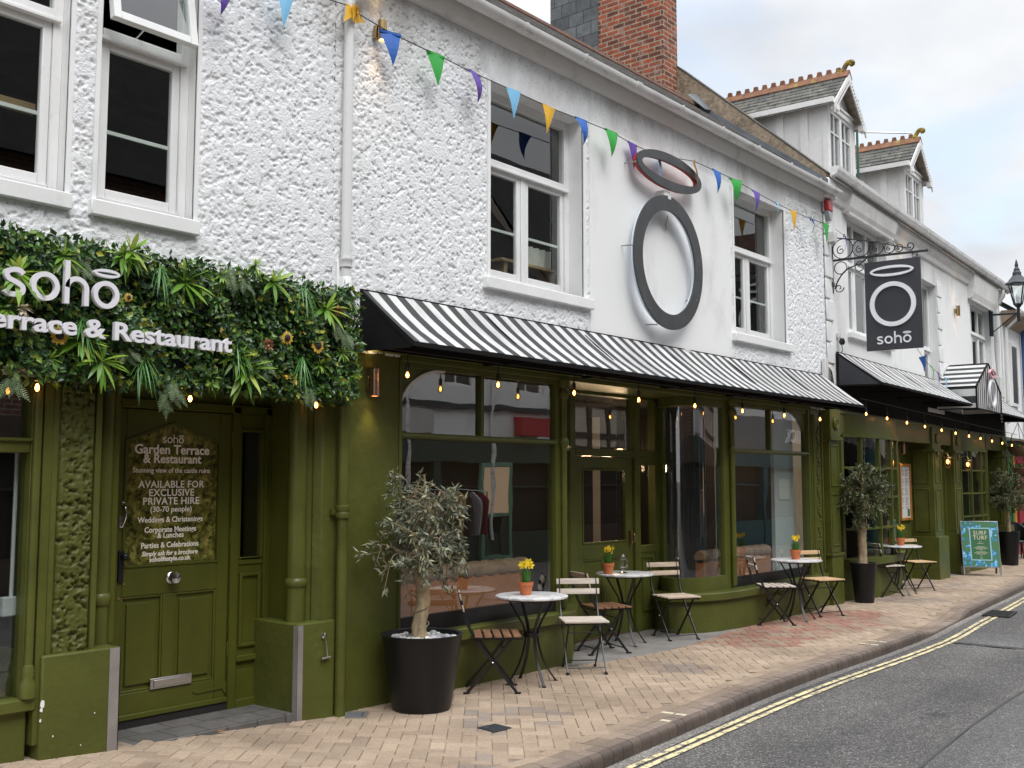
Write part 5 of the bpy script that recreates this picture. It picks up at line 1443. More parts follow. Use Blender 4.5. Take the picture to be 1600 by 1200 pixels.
# ---- ground floor of the dormer house
g = MB(); g.box(-.0, -.02, 2.36, 11.3, .10, 3.02); g.box(-.0, -.05, 2.66, 11.3, 0.0, 2.70); g.build('fascia', M['green'], D_, bevel=.006)
bow = [(.48 + 2.64 * i / 12, -.24 * math.sin(PI * i / 12) ** .8 + .06 * 0) for i in range(13)]
def bowpath(B_, z): return [Vector((x, y + .02, z)) for x, y in B_]
def bowwin(B_, zlist, cols, zsill, ztop, nm):
    g = MB()
    def band(z0, z1, th, off=0):
        g.sweep([p + Vector((0, 0, (z0 + z1) / 2)) for p in bowpath(B_, 0)], [(-th / 2, -(z1 - z0) / 2), (th / 2, -(z1 - z0) / 2), (th / 2, (z1 - z0) / 2), (-th / 2, (z1 - z0) / 2)])
    band(zsill - .10, zsill, .22); band(ztop, ztop + .06, .09); band(ztop + .06, 2.66, .03)
    for z_ in zlist: band(z_ - .016, z_ + .016, .045)
    n = len(B_) - 1
    for c in cols:
        i = c * n; k = min(int(i), n - 1); t = i - k
        x = B_[k][0] * (1 - t) + B_[k + 1][0] * t; y = B_[k][1] * (1 - t) + B_[k + 1][1] * t + .02
        w_ = .05 if c in (0, 1) else .022
        g.box(x - w_, y - .03, zsill, x + w_, y + .04, ztop)
    fr = g.build(nm, M['green'], D_, smooth=35)
    g = MB(); g.sweep([p + Vector((0, 0, (zsill + ztop) / 2)) for p in bowpath(B_, 0)], [(-.003, -(ztop - zsill) / 2), (.003, -(ztop - zsill) / 2), (.003, (ztop - zsill) / 2), (-.003, (ztop - zsill) / 2)]); g.build('pane', M['glass_bow'], fr, smooth=40)
    g = MB(); P = [(p.x, p.y - .01) for p in bowpath(B_, 0)] + [(B_[-1][0], .3), (B_[0][0], .3)]; g.prism(P, 'Z', -.2, zsill - .10); g.build('stall_riser', M['green_wall'], fr)
bowwin(bow, (1.89, 1.45, 1.0), (0, .17, .38, .59, .80, 1), .58, 2.33, 'bow_window')
MB().box(-.0, .02, -.2, .44, .3, 2.7).build('wall_pier', M['green_wall'], D_, bevel=.005)
g = MB(); g.box(3.14, .0, -.2, 3.24, .42, 2.7); g.box(3.20, .36, -.2, 5.2, .46, 2.7); g.build('recess_wall', M['green_wall'], D_, bevel=.005)
# panelled piers either side of the door
def pier(x0, x1, ydep):
    g = MB(); g.box(x0, -.05, .66, x1, ydep, 2.68); g.box(x0 - .06, -.12, -.2, x1 + .06, ydep, .70)
    for z0, z1 in ((.80, 1.55), (1.66, 2.25)):
        if ydep > .2:
            g2 = [(x0 - .008, .03, z0), (x0 - .008, ydep - .07, z1)]
            for (a, b, c, d) in ((.02, .04, z0, z1), (ydep - .09, ydep - .07, z0, z1)): g.box(x0 - .014, a, c, x0, b, d)
            for z_ in (z0, z1): g.box(x0 - .014, .02, z_ - .01, x0, ydep - .07, z_ + .01)
        frame_rect(g, x0 + .10, z0, x1 - .10, z1, -.062, -.05, .02)
    g.box(x0 - .03, -.09, 2.22, x1 + .03, ydep, 2.27); g.lathe([(.09, 0), (.09, -.02), (.05, -.03), (0, -.02)], ((x0 + x1) / 2, -.05, 2.46), 16, axis='Y')
    return g.build('pier', M['green'], D_, bevel=.005)
pier(5.15, 5.72, .37); pier(6.62, 7.22, .12); pier(10.95, 11.45, .37)
g = MB(); g.box(5.72, .10, 2.14, 6.62, .18, 2.22); g.box(5.72, .10, 2.5, 6.62, .18, 2.7); g.box(5.72, .10, -.2, 5.80, .18, 2.5); g.box(6.54, .10, -.2, 6.62, .18, 2.5)
ds = g.build('door_screen', M['green'], D_, bevel=.004)
g = MB(); g.box(5.80, .135, 2.22, 6.54, .14, 2.5); g.build('pane', M['glass'], ds)
g = MB(); frame_rect(g, 5.80, -.12, 6.54, 2.14, .13, .17, .10); g.box(5.9, .135, .5, 6.44, .165, .62)
dd = g.build('door', M['green_door'], ds, bevel=.004)
g = MB(); g.box(5.90, .148, -.02, 6.44, .153, 2.04); g.build('pane', M['glass'], dd)
g = MB(); g.tube(bez([(5.87, .12, 1.15), (5.87, .06, 1.12), (5.87, .06, .93), (5.87, .12, .90)], 5), .014, 8); g.build('door_handle', M['chrome'], dd, smooth=50)
g = MB(); g.box(5.74, -.1, -.2, 6.6, .3, -.055); g.build('door_step', M['concrete'], D_)
bow2 = [(7.26 + 2.14 * i / 12, -.16 * math.sin(PI * i / 12) ** .8) for i in range(13)]
bowwin(bow2, (1.9, 1.45, 1.0), (0, .22, .5, .78, 1), .55, 2.28, 'bow_window')
g = MB(); g.box(9.44, -.03, -.2, 9.56, .5, 2.7); g.box(9.5, .5, -.2, 11.0, .6, 2.7); frame_rect(g, 9.75, .7, 10.7, 2.1, .47, .5, .03); g.build('recess_wall', M['green_door'], D_, bevel=.005)
room('dining_room', D_, .1, 9.4, .52, 4.5, -.2, 2.7)
g = MB(); g.quad((.1, .1, -.05), (9.4, .1, -.05), (9.4, .52, -.05), (.1, .52, -.05)); g.build('window_seat', M['interior'], D_)

# ---- next house along, white above, green and crimson shops below
E_ = thing('corner_shop', 'white house at the far end with green and crimson shop doors below', 'building', frame=F2)
g = MB(); g.box(11.56, -.02, 2.7, 19.5, 4.5, 5.6); g.build('wall', M['render_smooth'], E_)
g = MB(); g.add([(11.5, -.35, 5.62), (19.6, -.35, 5.62), (19.6, 2.2, 7.4), (11.5, 2.2, 7.4), (19.6, 4.8, 5.5), (11.5, 4.8, 5.5)], [(0, 1, 2, 3), (3, 2, 4, 5)]); g.build('roof', M['slate_roof'], E_)
g = MB(); g.prism([(-.02, 5.3), (-.34, 5.56), (-.34, 5.62), (-.02, 5.62)], 'X', 11.56, 19.5); g.build('soffit', mat('tan_timber_soffit', (.36, .27, .19), .7, var=.15), E_)
g = MB(); g.tube([(11.6, -.42, 5.58), (19.6, -.42, 5.58)], .05, 8); g.tube([(11.75, -.4, 5.5), (11.75, -.08, 5.2), (11.75, -.06, 3.0)], .035, 8); g.build('gutter', M['pvc'], E_)
g = MB(); g.tube([(13.6, -.10, 5.4), (13.6, -.10, 2.5)], .055, 10); g.build('downpipe', M['shop_blue'], E_)
g = MB(); g.box(12.3, -.05, 3.5, 12.95, -.018, 4.9); frame_rect(g, 12.25, 3.45, 13.0, 4.95, -.07, -.018, .07); g.build('window', M['white_paint'], E_)
g = MB(); g.box(12.34, -.056, 3.53, 12.93, -.051, 4.86); g.build('pane', M['sign_grey'], E_)
g = MB(); g.box(11.6, .40, -.3, 14.2, .8, 2.75); g.box(11.7, .36, 2.3, 14.2, .40, 2.6); frame_rect(g, 11.8, .2, 12.8, 2.2, .37, .40, .05); frame_rect(g, 13.0, .2, 14.0, 2.2, .37, .40, .05); g.build('green_shopfront', M['shop_green'], E_, bevel=.006)
g = MB(); g.box(14.2, .36, -.3, 14.36, .8, 2.75); g.build('ochre_post', M['shop_yellow'], E_)
g = MB(); g.box(14.36, .35, -.3, 19.5, .8, 2.75); frame_rect(g, 14.5, .1, 15.5, 2.2, .32, .35, .06); frame_rect(g, 15.7, .5, 18, 2.2, .32, .35, .06); g.box(14.36, .25, 2.4, 19.5, .35, 2.8); g.build('crimson_shopfront', M['shop_red'], E_, bevel=.006)
ch = thing('chimney_stack', 'small brown brick chimney stack far along the roofs', 'chimney', (0, 0, 0), frame=F2)
mb.build('stack', M['brick_dark'], ch)
g = MB()
for i in range(3): g.lathe([(.14, 7.9), (.11, 8.15), (.12, 8.2)], (16.85 + i * .4, 2.45, 0), 12)
g.build('chimney_pot', M['terracotta'], ch)
# ------------------------------------------------------------------ awnings
def awning(label, frame, x0, x1, zt, zf, dep, m, seams=(), name='awning', endcap=True, zb=None, back=2.71, flapm='black_fabric'):
    t = thing(name, label, 'awning', (0, 0, 0), frame=frame)
    zb = zf - .03 if zb is None else zb
    xs = [x0] + list(seams) + [x1]
    for a, b in zip(xs, xs[1:]):
        c = MB(); n = max(2, int((b - a) / .15))
        for i in range(n):
            p, q = a + (b - a) * i / n + (.004 if i == 0 else 0), a + (b - a) * (i + 1) / n
            for k in range(3):
                def pt(x, u):
                    sag = (.022 + .010 * math.sin((x - a) * 4.33) ** 2 + .004 * math.sin(x * 9.1)) * math.sin(PI * u) * (1 if .02 < (x - a) / (b - a) < .98 else .4)
                    return (x, -.03 - (dep - .03) * u, zt + (zf - zt) * u - sag)
                c.quad(pt(p, k / 3), pt(q, k / 3), pt(q, (k + 1) / 3), pt(p, (k + 1) / 3))
                c.quad(*[(v[0], v[1] + .002, v[2] - .004) for v in (pt(p, k / 3), pt(q, k / 3), pt(q, (k + 1) / 3), pt(p, (k + 1) / 3))])
        c.build('canopy', m, t, smooth=60, fix=False)
    f = MB()
    f.box(x0 - .01, -.05, back, x1 + .01, -.018, zt - .06); f.box(x0 - .01, -.034, zt - .06, x1 + .01, -.016, zt + .008)                       # cassette on the wall
    f.box(x0 - .01, -dep - .008, zf - .036, x1 + .01, -dep + .022, zf - .006)            # front bar
    for x in [x0, x1] + list(seams) + list(np.arange(x0 + 1.4, x1 - .7, 1.45)):
        f.bar((x, -.04, zt - .025), (x, -dep + .01, zf - .03), .025, .02)
        f.bar((x, -.05, zf - .02), (x, -dep + .02, zf - .035), .02, .02)
    f.build('frame', M['black_fabric'], t)
    if endcap:
        for x in (x0 - .006, x1 + .006): MB().prism([(-.02, zt), (-dep, zf), (-dep, zb), (-.02, zb)], 'X', x - .002, x + .002).build('side_flap', M[flapm], t)
    return t
awning('long black and white striped awning over the main shop windows', None, 5.45, 14.05, 3.165, 2.72, .60, M['stripe'], seams=(9.82,))
awning('striped awning with grey side flap over the bow window, left of the gabled canopy', F2, .32, 5.55, 3.545, 3.08, .66, M['stripe_b2'], zb=3.05, back=2.72, flapm='sign_grey')
awning('short striped awning at the far end beyond the gabled canopy', F2, 7.75, 11.3, 3.52, 3.05, .66, M['stripe_b2'], back=2.70)
# gabled canopy over the second door
t = thing('gabled_canopy', 'gabled black and white striped canopy with white oval ring on its front', 'canopy', frame=F2)
xl, xm, xr, yf = 5.62, 6.62, 7.62, -.72
za, ze, zb = 3.90, 3.40, 3.0
g = MB()
for s, xe in ((-1, xl), (1, xr)):
    g.quad((xm, yf, za), (xe, yf, ze), (xe, -.02, ze), (xm, -.02, za)); g.quad((xm, yf + .002, za - .006), (xe, yf + .002, ze - .006), (xe, -.02, ze - .006), (xm, -.02, za - .006))
g.build('canopy_roof', M['stripe_h'], t, fix=False)
g = MB(); g.prism([(xl, zb), (xr, zb), (xr, ze), (xm, za), (xl, ze)], 'Y', yf, yf + .006); g.build('gable', M['stripe_v'], t)
for x in (xl, xr): MB().prism([(-.02, zb), (yf, zb), (yf, ze), (-.02, ze)], 'X', x - .003, x + .003).build('side_panel', M['stripe_hw'], t)
g = MB(); P_ = [(xl, zb), (xr, zb), (xr, ze), (xm, za), (xl, ze)]
for a, b in zip(P_, P_[1:] + P_[:1]): g.bar((a[0], yf - .004, a[1]), (b[0], yf - .004, b[1]), .03, .02)
for a in P_: g.bar((a[0], yf, a[1]), (a[0], -.03, a[1]), .02, .02)
g.box(5.57, -.05, 2.71, 7.73, -.018, 3.0)
g.build('frame', M['black_fabric'], t)
g = MB(); g.ring(xm, 3.33, .27, .27, .05, yf - .09, yf - .05); g.build('ring_emblem', M['sign_white'], t)
g = MB(); g.ring(xm, 3.70, .25, .09, .04, yf - .10, yf - .06); g.build('halo_emblem', mat('pink_neon', (.75, .42, .46), .3), t)

# ------------------------------------------------------------------ round sign on the wall
t = thing('ring_sign', 'large dark grey ring under a tilted halo ring, fixed on the white wall', 'sign')
cx, cz = 9.80, 4.06
g = MB(); g.ring(cx, cz, .71, .735, .165, -.155, -.135, 96); g.build('ring_face', M['sign_face'], t, smooth=40)
g = MB(); g.ring(cx, cz, .690, .715, .12, -.135, -.10, 96); g.build('ring_rim', M['pale_neon'], t, smooth=40)
def halo_ring(g, wid, rx, rz, y0, y1):
    b = len(g.v); g.ring(0, 0, rx, rz, wid, y0, y1, 80); g.xf(Matrix.Translation((9.84, 0, 5.075)) @ Matrix.Rotation(R_(0), 4, 'Y'), b)
g = MB(); halo_ring(g, .10, .675, .20, -.155, -.135); g.build('halo_face', M['sign_face'], t, smooth=40)
g = MB(); halo_ring(g, .075, .66, .188, -.135, -.095); g.build('halo_rim', M['red_neon'], t, smooth=40)
g = MB()
g.box(9.74, -.13, 4.79, 9.86, -.02, 4.86); g.tube([(9.80, -.1, 4.75), (9.80, -.1, 4.84)], .02, 8); g.box(9.77, -.16, 4.76, 9.83, -.06, 4.80)
g.build('bracket', M['box_white'], t)
g = MB()
for (x, z) in ((9.07, 4.13), (10.36, 3.72), (9.52, 3.35), (9.14, 5.03), (10.5, 5.06)): g.tube([(x, -.15, z), (x, .0, z + .01)], .007, 6); g.sphere((x, -.15, z), .010, 6, 5)
g.tube(bez([(9.86, -.1, 4.6), (9.88, -.06, 4.52), (9.94, -.03, 4.47), (9.93, -.02, 4.54)], 5), .006, 5)
g.build('fixing', M['strip'], t)

# ------------------------------------------------------------------ planted sign over the terrace door
P = thing('planted_sign', 'sign panel of artificial ivy and ferns with raised restaurant lettering above the door', 'sign', (0, 0, 0))
g = MB(); g.box(2.2, -.17, 2.36, 5.20, -.036, 3.05); g.build('backing_box', mat('black_green_backing', (.006, .012, .006), .9), P)
def leaf(mb, p, d, n, ln, wd, fold=.25, droop=.0):
    """a folded leaf of two halves from p along d with face normal about n"""
    d = d.normalized(); s = d.cross(n)
    if s.length < 1e-4: return
    s.normalize(); n = s.cross(d)
    m1 = p + d * ln * .45 - n * (fold * wd * .5); e = p + d * ln - n * (droop * ln)
    a = p + d * ln * .40 + s * wd * .5; b = p + d * ln * .40 - s * wd * .5
    mb.add([p, a, e, b, m1], [(0, 1, 4), (1, 2, 4), (0, 4, 3), (4, 2, 3)])
def blade(mb, p, d, up, ln, wd, bend, seg=4):
    """a narrow arching blade; one island"""
    d = d.normalized(); s = d.cross(up)
    if s.length < 1e-3: s = d.cross(Vector((1, .3, 0)))
    s.normalize(); vs = []
    q = Vector(p)
    for i in range(seg + 1):
        t = i / seg; wdt = wd * (math.sin(PI * (.12 + .88 * t)) ** .8 if t < 1 else 0)
        c = Vector(p) + d * (ln * t) + up * (-bend * ln * t * t)
        vs += [c + s * wdt / 2, c - s * wdt / 2]
    mb.add(vs, [(2 * i, 2 * i + 1, 2 * i + 3, 2 * i + 2) for i in range(seg)])
rv = lambda a=1.0: Vector((random.gauss(0, a), random.gauss(0, a), random.gauss(0, a)))
iv = MB()
Z0, Z1, YF = 2.33, 3.07, -.19
for i in range(9800):
    x = random.uniform(2.15, 5.22); z = random.uniform(Z0 - .03, Z1 + .02); 
    dep = random.random() ** 1.6 * .10
    wob = .05 * math.sin(x * 7) * math.sin(z * 9 + x) + .03 * math.sin(x * 17 + z * 11)
    p = Vector((x, YF - .0 + dep - .06 + wob, z))
    n = Vector((random.gauss(0, .45), -1, random.gauss(.25, .45))).normalized()
    d = Vector((random.gauss(0, .8), random.gauss(-.25, .3), random.gauss(-.35, .7)))
    s_ = random.uniform(.030, .062)
    leaf(iv, p, d, n, s_, s_ * random.uniform(.5, .85), .3)
for i in range(1500):          # top, bottom and end faces
    k = random.random()
    if k < .42: p = Vector((random.uniform(2.15, 5.22), random.uniform(-.24, -.03), Z1 + random.uniform(-.02, .05))); n = Vector((0, -.3, 1))
    elif k < .8: p = Vector((random.uniform(2.15, 5.22), random.uniform(-.24, -.03), Z0 - random.uniform(0, .07))); n = Vector((0, -.6, -1))
    else: p = Vector((5.22 + random.uniform(-.02, .05), random.uniform(-.24, -.03), random.uniform(Z0, Z1))); n = Vector((1, -.4, 0))
    leaf(iv, p, rv() + n * .6, n + rv(.3), random.uniform(.035, .07), random.uniform(.02, .045), .3)
tag(iv.build('ivy', M['ivy'], P, fix=False), kind='stuff')
def onface(x, y, Y=-.27): return px(x, y, Y)
for (x, y, s) in ((28, 425, 1.15), (100, 400, .8), (190, 400, .85), (205, 392, .9), (292, 440, 1.15), (430, 440, 1.05), (512, 482, 1.05), (130, 530, .95), (158, 565, 1.05), (388, 575, 1.2), (370, 560, .85), (12, 480, .7), (400, 415, .55), (60, 460, .5), (340, 470, .5), (465, 470, .45), (505, 570, .5), (330, 590, .6), (80, 560, .55), (540, 550, .5), (350, 430, .5)):
    p = onface(x, y) + Vector((0, random.uniform(-.02, .015), 0)); mb = MB(); n = random.randint(14, 21)
    for i in range(n):
        a = 2 * PI * i / n + random.uniform(-.2, .2); e = random.choice((.25, .6, 1.0))
        d = Vector((math.cos(a), -e, math.sin(a) * 1.0)); ln = s * random.uniform(.13, .20)
        blade(mb, p + Vector((0, .02, 0)), d, Vector((0, -.5, .8)).normalized(), ln, ln * .18, random.uniform(.1, .45))
    mb.build('spiky_rosette', M['blade'], P, fix=False)
def frond(mb, p, d, up, ln, wd):
    d = d.normalized(); s = d.cross(up).normalized(); n = 13
    for i in range(1, n + 1):
        t = i / n; c = p + d * ln * t - Vector((0, 0, 1)) * (.30 * ln * t * t)
        w_ = wd * math.sin(PI * (.10 + .87 * t)) 
        for k in (-1, 1):
            e = c + s * k * w_ + d * w_ * .45 - Vector((0, 0, .1 * w_)); q = d * ln / n * .44
            mb.add([c - q, c + q, e + q * .25, e - q * .25], [(0, 1, 2, 3)])
for (x, y, k) in ((20, 590, 5), (120, 395, 5), (128, 412, 4), (270, 600, 6), (360, 420, 5), (372, 433, 4), (410, 560, 4), (190, 545, 4), (480, 608, 7), (538, 520, 6), (520, 505, 4), (255, 615, 4)):
    p = onface(x, y, -.25); mb = MB()
    for i in range(k):
        a = -PI / 2 + random.uniform(-1.0, 1.0) + (.9 if x > 515 else 0)
        frond(mb, p + rv(.015), Vector((math.cos(a), random.uniform(-.5, -.1), math.sin(a))), Vector((0, -1, .2)), random.uniform(.085, .135), .028)
    mb.build('fern', M['fern'], P, fix=False)
for (x, y, k) in ((130, 500, 26), (225, 560, 30), (370, 535, 34), (470, 560, 34), (475, 450, 24), (250, 415, 22)):
    p = onface(x, y, -.25); mb = MB()
    for i in range(k):
        a = -PI / 2 + random.gauss(.15, .45); d = Vector((math.cos(a), random.uniform(-.6, -.1), math.sin(a) + .5))
        blade(mb, p + rv(.012), d, Vector((0, 0, 1)), random.uniform(.12, .20), .006, random.uniform(.4, .9), 5)
    mb.build('grass_tuft', M['grass'], P, fix=False)
def flower(x, y, kind, r, nm):
    p = onface(x, y, -.285); mb = MB()
    if kind == 'sunflower':
        for i in range(18):
            a = 2 * PI * i / 18 + random.uniform(-.1, .1); blade(mb, p, Vector((math.cos(a), -.25, math.sin(a))), Vector((0, -1, 0)), r * random.uniform(.85, 1.1), r * .42, .15, 3)
        f = mb.build(nm, M['sunflower'], P, fix=False)
        h = MB(); h.sphere(p + Vector((0, -.012, 0)), r * .42, 10, 6, sc=(1, .5, 1)); h.build('flower_heart', M['dark_heart'], f, smooth=60)
    else:
        for i in range(46):
            v = Vector((random.gauss(0, .6), -abs(random.gauss(.5, .3)), random.gauss(0, .5))).normalized()
            blade(mb, p, v, Vector((0, 0, 1)), r * random.uniform(.6, 1.0), r * .35, .2, 3)
        mb.build(nm, M['dusty_pink'] if kind == 'pink' else M['cream'], P, fix=False)
flower(92, 524, 'sunflower', .062, 'sunflower'); flower(496, 540, 'sunflower', .062, 'sunflower'); flower(448, 528, 'sunflower', .055, 'sunflower'); flower(200, 465, 'sunflower', .032, 'sunflower')
flower(417, 538, 'pink', .065, 'dahlia'); flower(528, 485, 'pink', .062, 'dahlia'); flower(36, 482, 'cream', .065, 'rose')
mb = MB()
for (x, y) in ((475, 518), (448, 590), (462, 592), (345, 520), (350, 545)):
    for i in range(6): blade(mb, onface(x, y, -.27), rv() + Vector((0, -.6, 0)), Vector((0, 0, 1)), .05, .018, .2, 3)
mb.build('yellow_bracts', M['sunflower'], P, fix=False)
# raised letters
YL = -.34
xh = .163
lm = MB(); ex = soho(MB(), 0, 0, xh, .028, .03)
soho(lm, px(187, 460, YL).x - ex, px(165, 482, YL).z, xh, .028, .03, y=YL)
lm.build('raised_letters', M['letter'], P, bevel=0)
tm = text_mb('& Restaurant', .148, .03, .0035, 1.0, 'RIGHT')
zb1 = px(350, 549, YL).z; xr1 = px(362, 545, YL).x
wl = px(133, 520, YL).x
xs_ = [v[0] for v in text_mb('& Restaurant', .148, .03, .0035, 1.0, 'RIGHT').v]
sc_ = (xr1 - wl) / (max(xs_) - min(xs_))
lm = MB(); merge(lm, tm, Matrix.Translation((xr1, YL, zb1)) @ Matrix.Diagonal((sc_, 1, 1, 1))); lm.build('raised_letters', M['letter'], P, fix=False)
lm = MB(); merge(lm, text_mb('Garden Terrace', .148, .03, .0035, 1.0, 'RIGHT'), Matrix.Translation((wl - .045, YL, zb1)) @ Matrix.Diagonal((sc_, 1, 1, 1))); lm.build('raised_letters', M['letter'], P, fix=False)

# ------------------------------------------------------------------ bunting
cols = {'b': 'flag_blue', 'g': 'flag_green', 'p': 'flag_purple', 's': 'flag_sky', 'y': 'flag_yellow'}
def flag(parent, x, y, z, w_, h_, key, turn, curl=.02):
    mb = MB(); n = 6; vs = []; cv = random.uniform(.008, .045); ph = random.uniform(-.5, .5); tw_ = random.uniform(-.03, .03)
    for i in range(n + 1):
        t = i / n; hw = w_ / 2 * (1 - t); c = cv * math.sin(t * PI * .9 + ph)
        for s in (-1, 0, 1): vs.append((s * hw + tw_ * t * w_ / .2, -c - (.014 * (1 - t) if s == 0 else s * tw_ * t * .5 * (1 - t)), -h_ * t))
    fs = []
    for i in range(n):
        for k in range(2): fs.append((3 * i + k, 3 * i + k + 1, 3 * i + k + 4, 3 * i + k + 3))
    mb.add(vs, fs); mb.box(-w_ / 2, -.006, -.012, w_ / 2, .004, .008)
    mb.xf(Matrix.Translation((x, y, z)) @ Matrix.Rotation(turn, 4, 'Z') @ Matrix.Rotation(random.uniform(-.06, .06), 4, 'Y'))
    mb.build('flag', M[cols[key]], parent, fix=False)
t = thing('bunting', 'long string of coloured triangular flags across the restaurant wall below the gutter', 'bunting')
fl = [('b', 5.60, 5.235, .20, .275, -.25), ('g', 6.12, 5.225, .20, .27, -.1), ('p', 6.60, 5.21, .19, .265, .25), ('s', 7.13, 5.21, .20, .265, 0), ('y', 7.65, 5.20, .19, .27, 0), ('b', 8.17, 5.22, .19, .26, 0), ('g', 8.69, 5.235, .20, .27, -.1), ('p', 9.20, 5.25, .20, .27, .1, -.07), ('s', 9.72, 5.25, .19, .26, .3, -.07), ('y', 10.33, 5.31, .13, .30, .6), ('b', 10.84, 5.31, .20, .27, 0), ('g', 11.30, 5.31, .21, .28, -.3), ('p', 11.83, 5.275, .20, .27, 0), ('s', 12.40, 5.25, .15, .18, .3), ('y', 12.91, 5.245, .20, .27, 0), ('b', 13.45, 5.25, .13, .2, .5), ('g', 13.96, 5.27, .20, .28, 0)]
pts = [(5.22, -.12, 5.30)] + [(f[1], f[6] if len(f) > 6 else -.17 if f[1] > 10.2 else -.15, f[2]) for f in fl] + [(14.25, -.12, 5.36)]
mb = MB(); mb.tube(pts, .0045, 5); mb.build('cord', M['cord'], t)
for f in fl: flag(t, f[1], (f[6] if len(f) > 6 else -.17 if f[1] > 10.2 else -.15) - .002, f[2], f[3], f[4], f[0], f[5])
mb = MB()
for i in range(3): mb.add([(5.17 + .03 * i, -.12 - .03 * i, 5.34), (5.30 - .02 * i, -.13, 5.30 + .02 * i), (5.12 + .09 * i, -.15, 5.16 + .03 * i)], [(0, 1, 2)])
mb.add([(5.27, -.13, 5.32), (5.36, -.12, 5.24), (5.24, -.13, 5.20)], [(0, 1, 2)])
mb.build('wound_flag', M['flag_yellow'], t, fix=False)
t = thing('bunting', 'short run of purple and light blue flags at the top left by the windows', 'bunting')
q1, q2 = px(347, -28, -.15), px(447, -22, -.15)
mb = MB(); mb.tube([(3.0, -.13, q1.z + .05), (q1.x, -.15, q1.z), (q2.x, -.15, q2.z), (5.2, -.12, 5.32)], .0045, 5); mb.build('cord', M['cord'], t)
flag(t, q1.x, -.152, q1.z, .19, .25, 'p', .2); flag(t, q2.x, -.152, q2.z, .19, .33, 's', 0)
t = thing('bunting', 'second string of flags sagging behind the hanging sign to the gabled canopy', 'bunting', frame=F2)
pp2 = [(.12, -.12, 5.30), (.35, -.25, 5.14), (.80, -.45, 4.72), (1.9, -.5, 4.15), (3.2, -.45, 3.72), (4.4, -.38, 3.56), (5.6, -.3, 3.52)]
pz = bez(pp2, 6)
mb = MB(); mb.tube(pz, .0045, 5); mb.build('cord', M['cord_pale'], t)
for (i, key, tr) in ((4, 'p', .4), (13, 'y', .5), (16, 'b', .6), (24, 'b', .9), (27, 'g', .2), (30, 'p', .1), (33, 's', .1)):
    p = pz[i]; flag(t, p.x, p.y, p.z, .18, .26, key, tr)

# ------------------------------------------------------------------ strings of bulbs
bulb_g = MB(); bulb_g.lathe([(.012, -.055), (.014, -.065), (.024, -.082), (.027, -.098), (.023, -.114), (.012, -.127), (0, -.131)], (0, 0, 0), 14, cap=False)
fil = MB(); fil.lathe([(.005, -.072), (.011, -.085), (.013, -.098), (.009, -.112), (0, -.117)], (0, 0, 0), 8, cap=False)
sok = MB(); sok.lathe([(0, .004), (.010, .0), (.016, -.012), (.017, -.05), (.014, -.06), (0, -.06)], (0, 0, 0), 10, cap=False)
proto_bulb = None
def festoon(label, pts, bulbs, frame=None):
    global proto_bulb
    t = thing('string_lights', label, 'string lights', frame=frame)
    mb = MB(); mb.tube(pts, .0055, 6)
    for b in bulbs: mb.tube([(b[0], b[1], b[2] + .045), (b[0], b[1], b[3] if len(b) > 3 else b[2] + .16)], .005, 6)
    mb.build('cable', M['socket'], t)
    for b in bulbs:
        z = b[2] + .10
        if proto_bulb is None:
            o = bulb_g.build('bulb', M['bulb_glass'], t, smooth=60); f = fil.build('filament', M['filament'], o, smooth=60); s = sok.build('bulb_socket', M['socket'], o, smooth=40)
            proto_bulb = o
        else:
            o = proto_bulb.copy(); COL.objects.link(o); o.parent = t
            for ch in list(proto_bulb.children):
                c = ch.copy(); COL.objects.link(c); c.parent = o
        o.location = (b[0], b[1], z)
festoon('warm bulbs strung under the long striped awning', [(5.5, -.28, 2.69), (14.0, -.28, 2.69)], [(x, -.30, 2.50, 2.69) for x in (5.68, 6.75, 7.83, 8.92, 10.03, 11.12, 12.22, 13.29)])
festoon('three warm bulbs hanging below the planted sign', [(2.4, -.12, 2.40), (5.1, -.12, 2.40)], [(px(58, 607, -.13).x, -.13, px(58, 607, -.13).z, 2.4), (px(297, 624, -.13).x, -.13, px(297, 624, -.13).z, 2.4), (px(494, 634, -.13).x, -.13, px(494, 634, -.13).z, 2.4)])
bx = [.53, 1.51, 2.54, 3.57, 4.62, 5.58, 6.58, 7.51, 8.51, 9.47, 10.43]
festoon('line of warm bulbs under the far awnings and gabled canopy', [(.3, -.35, 2.86), (5, -.35, 2.80), (11, -.35, 2.72)], [(x, -.35, 2.655 - .0185 * x, 2.86 - .0125 * x) for x in bx], F2)

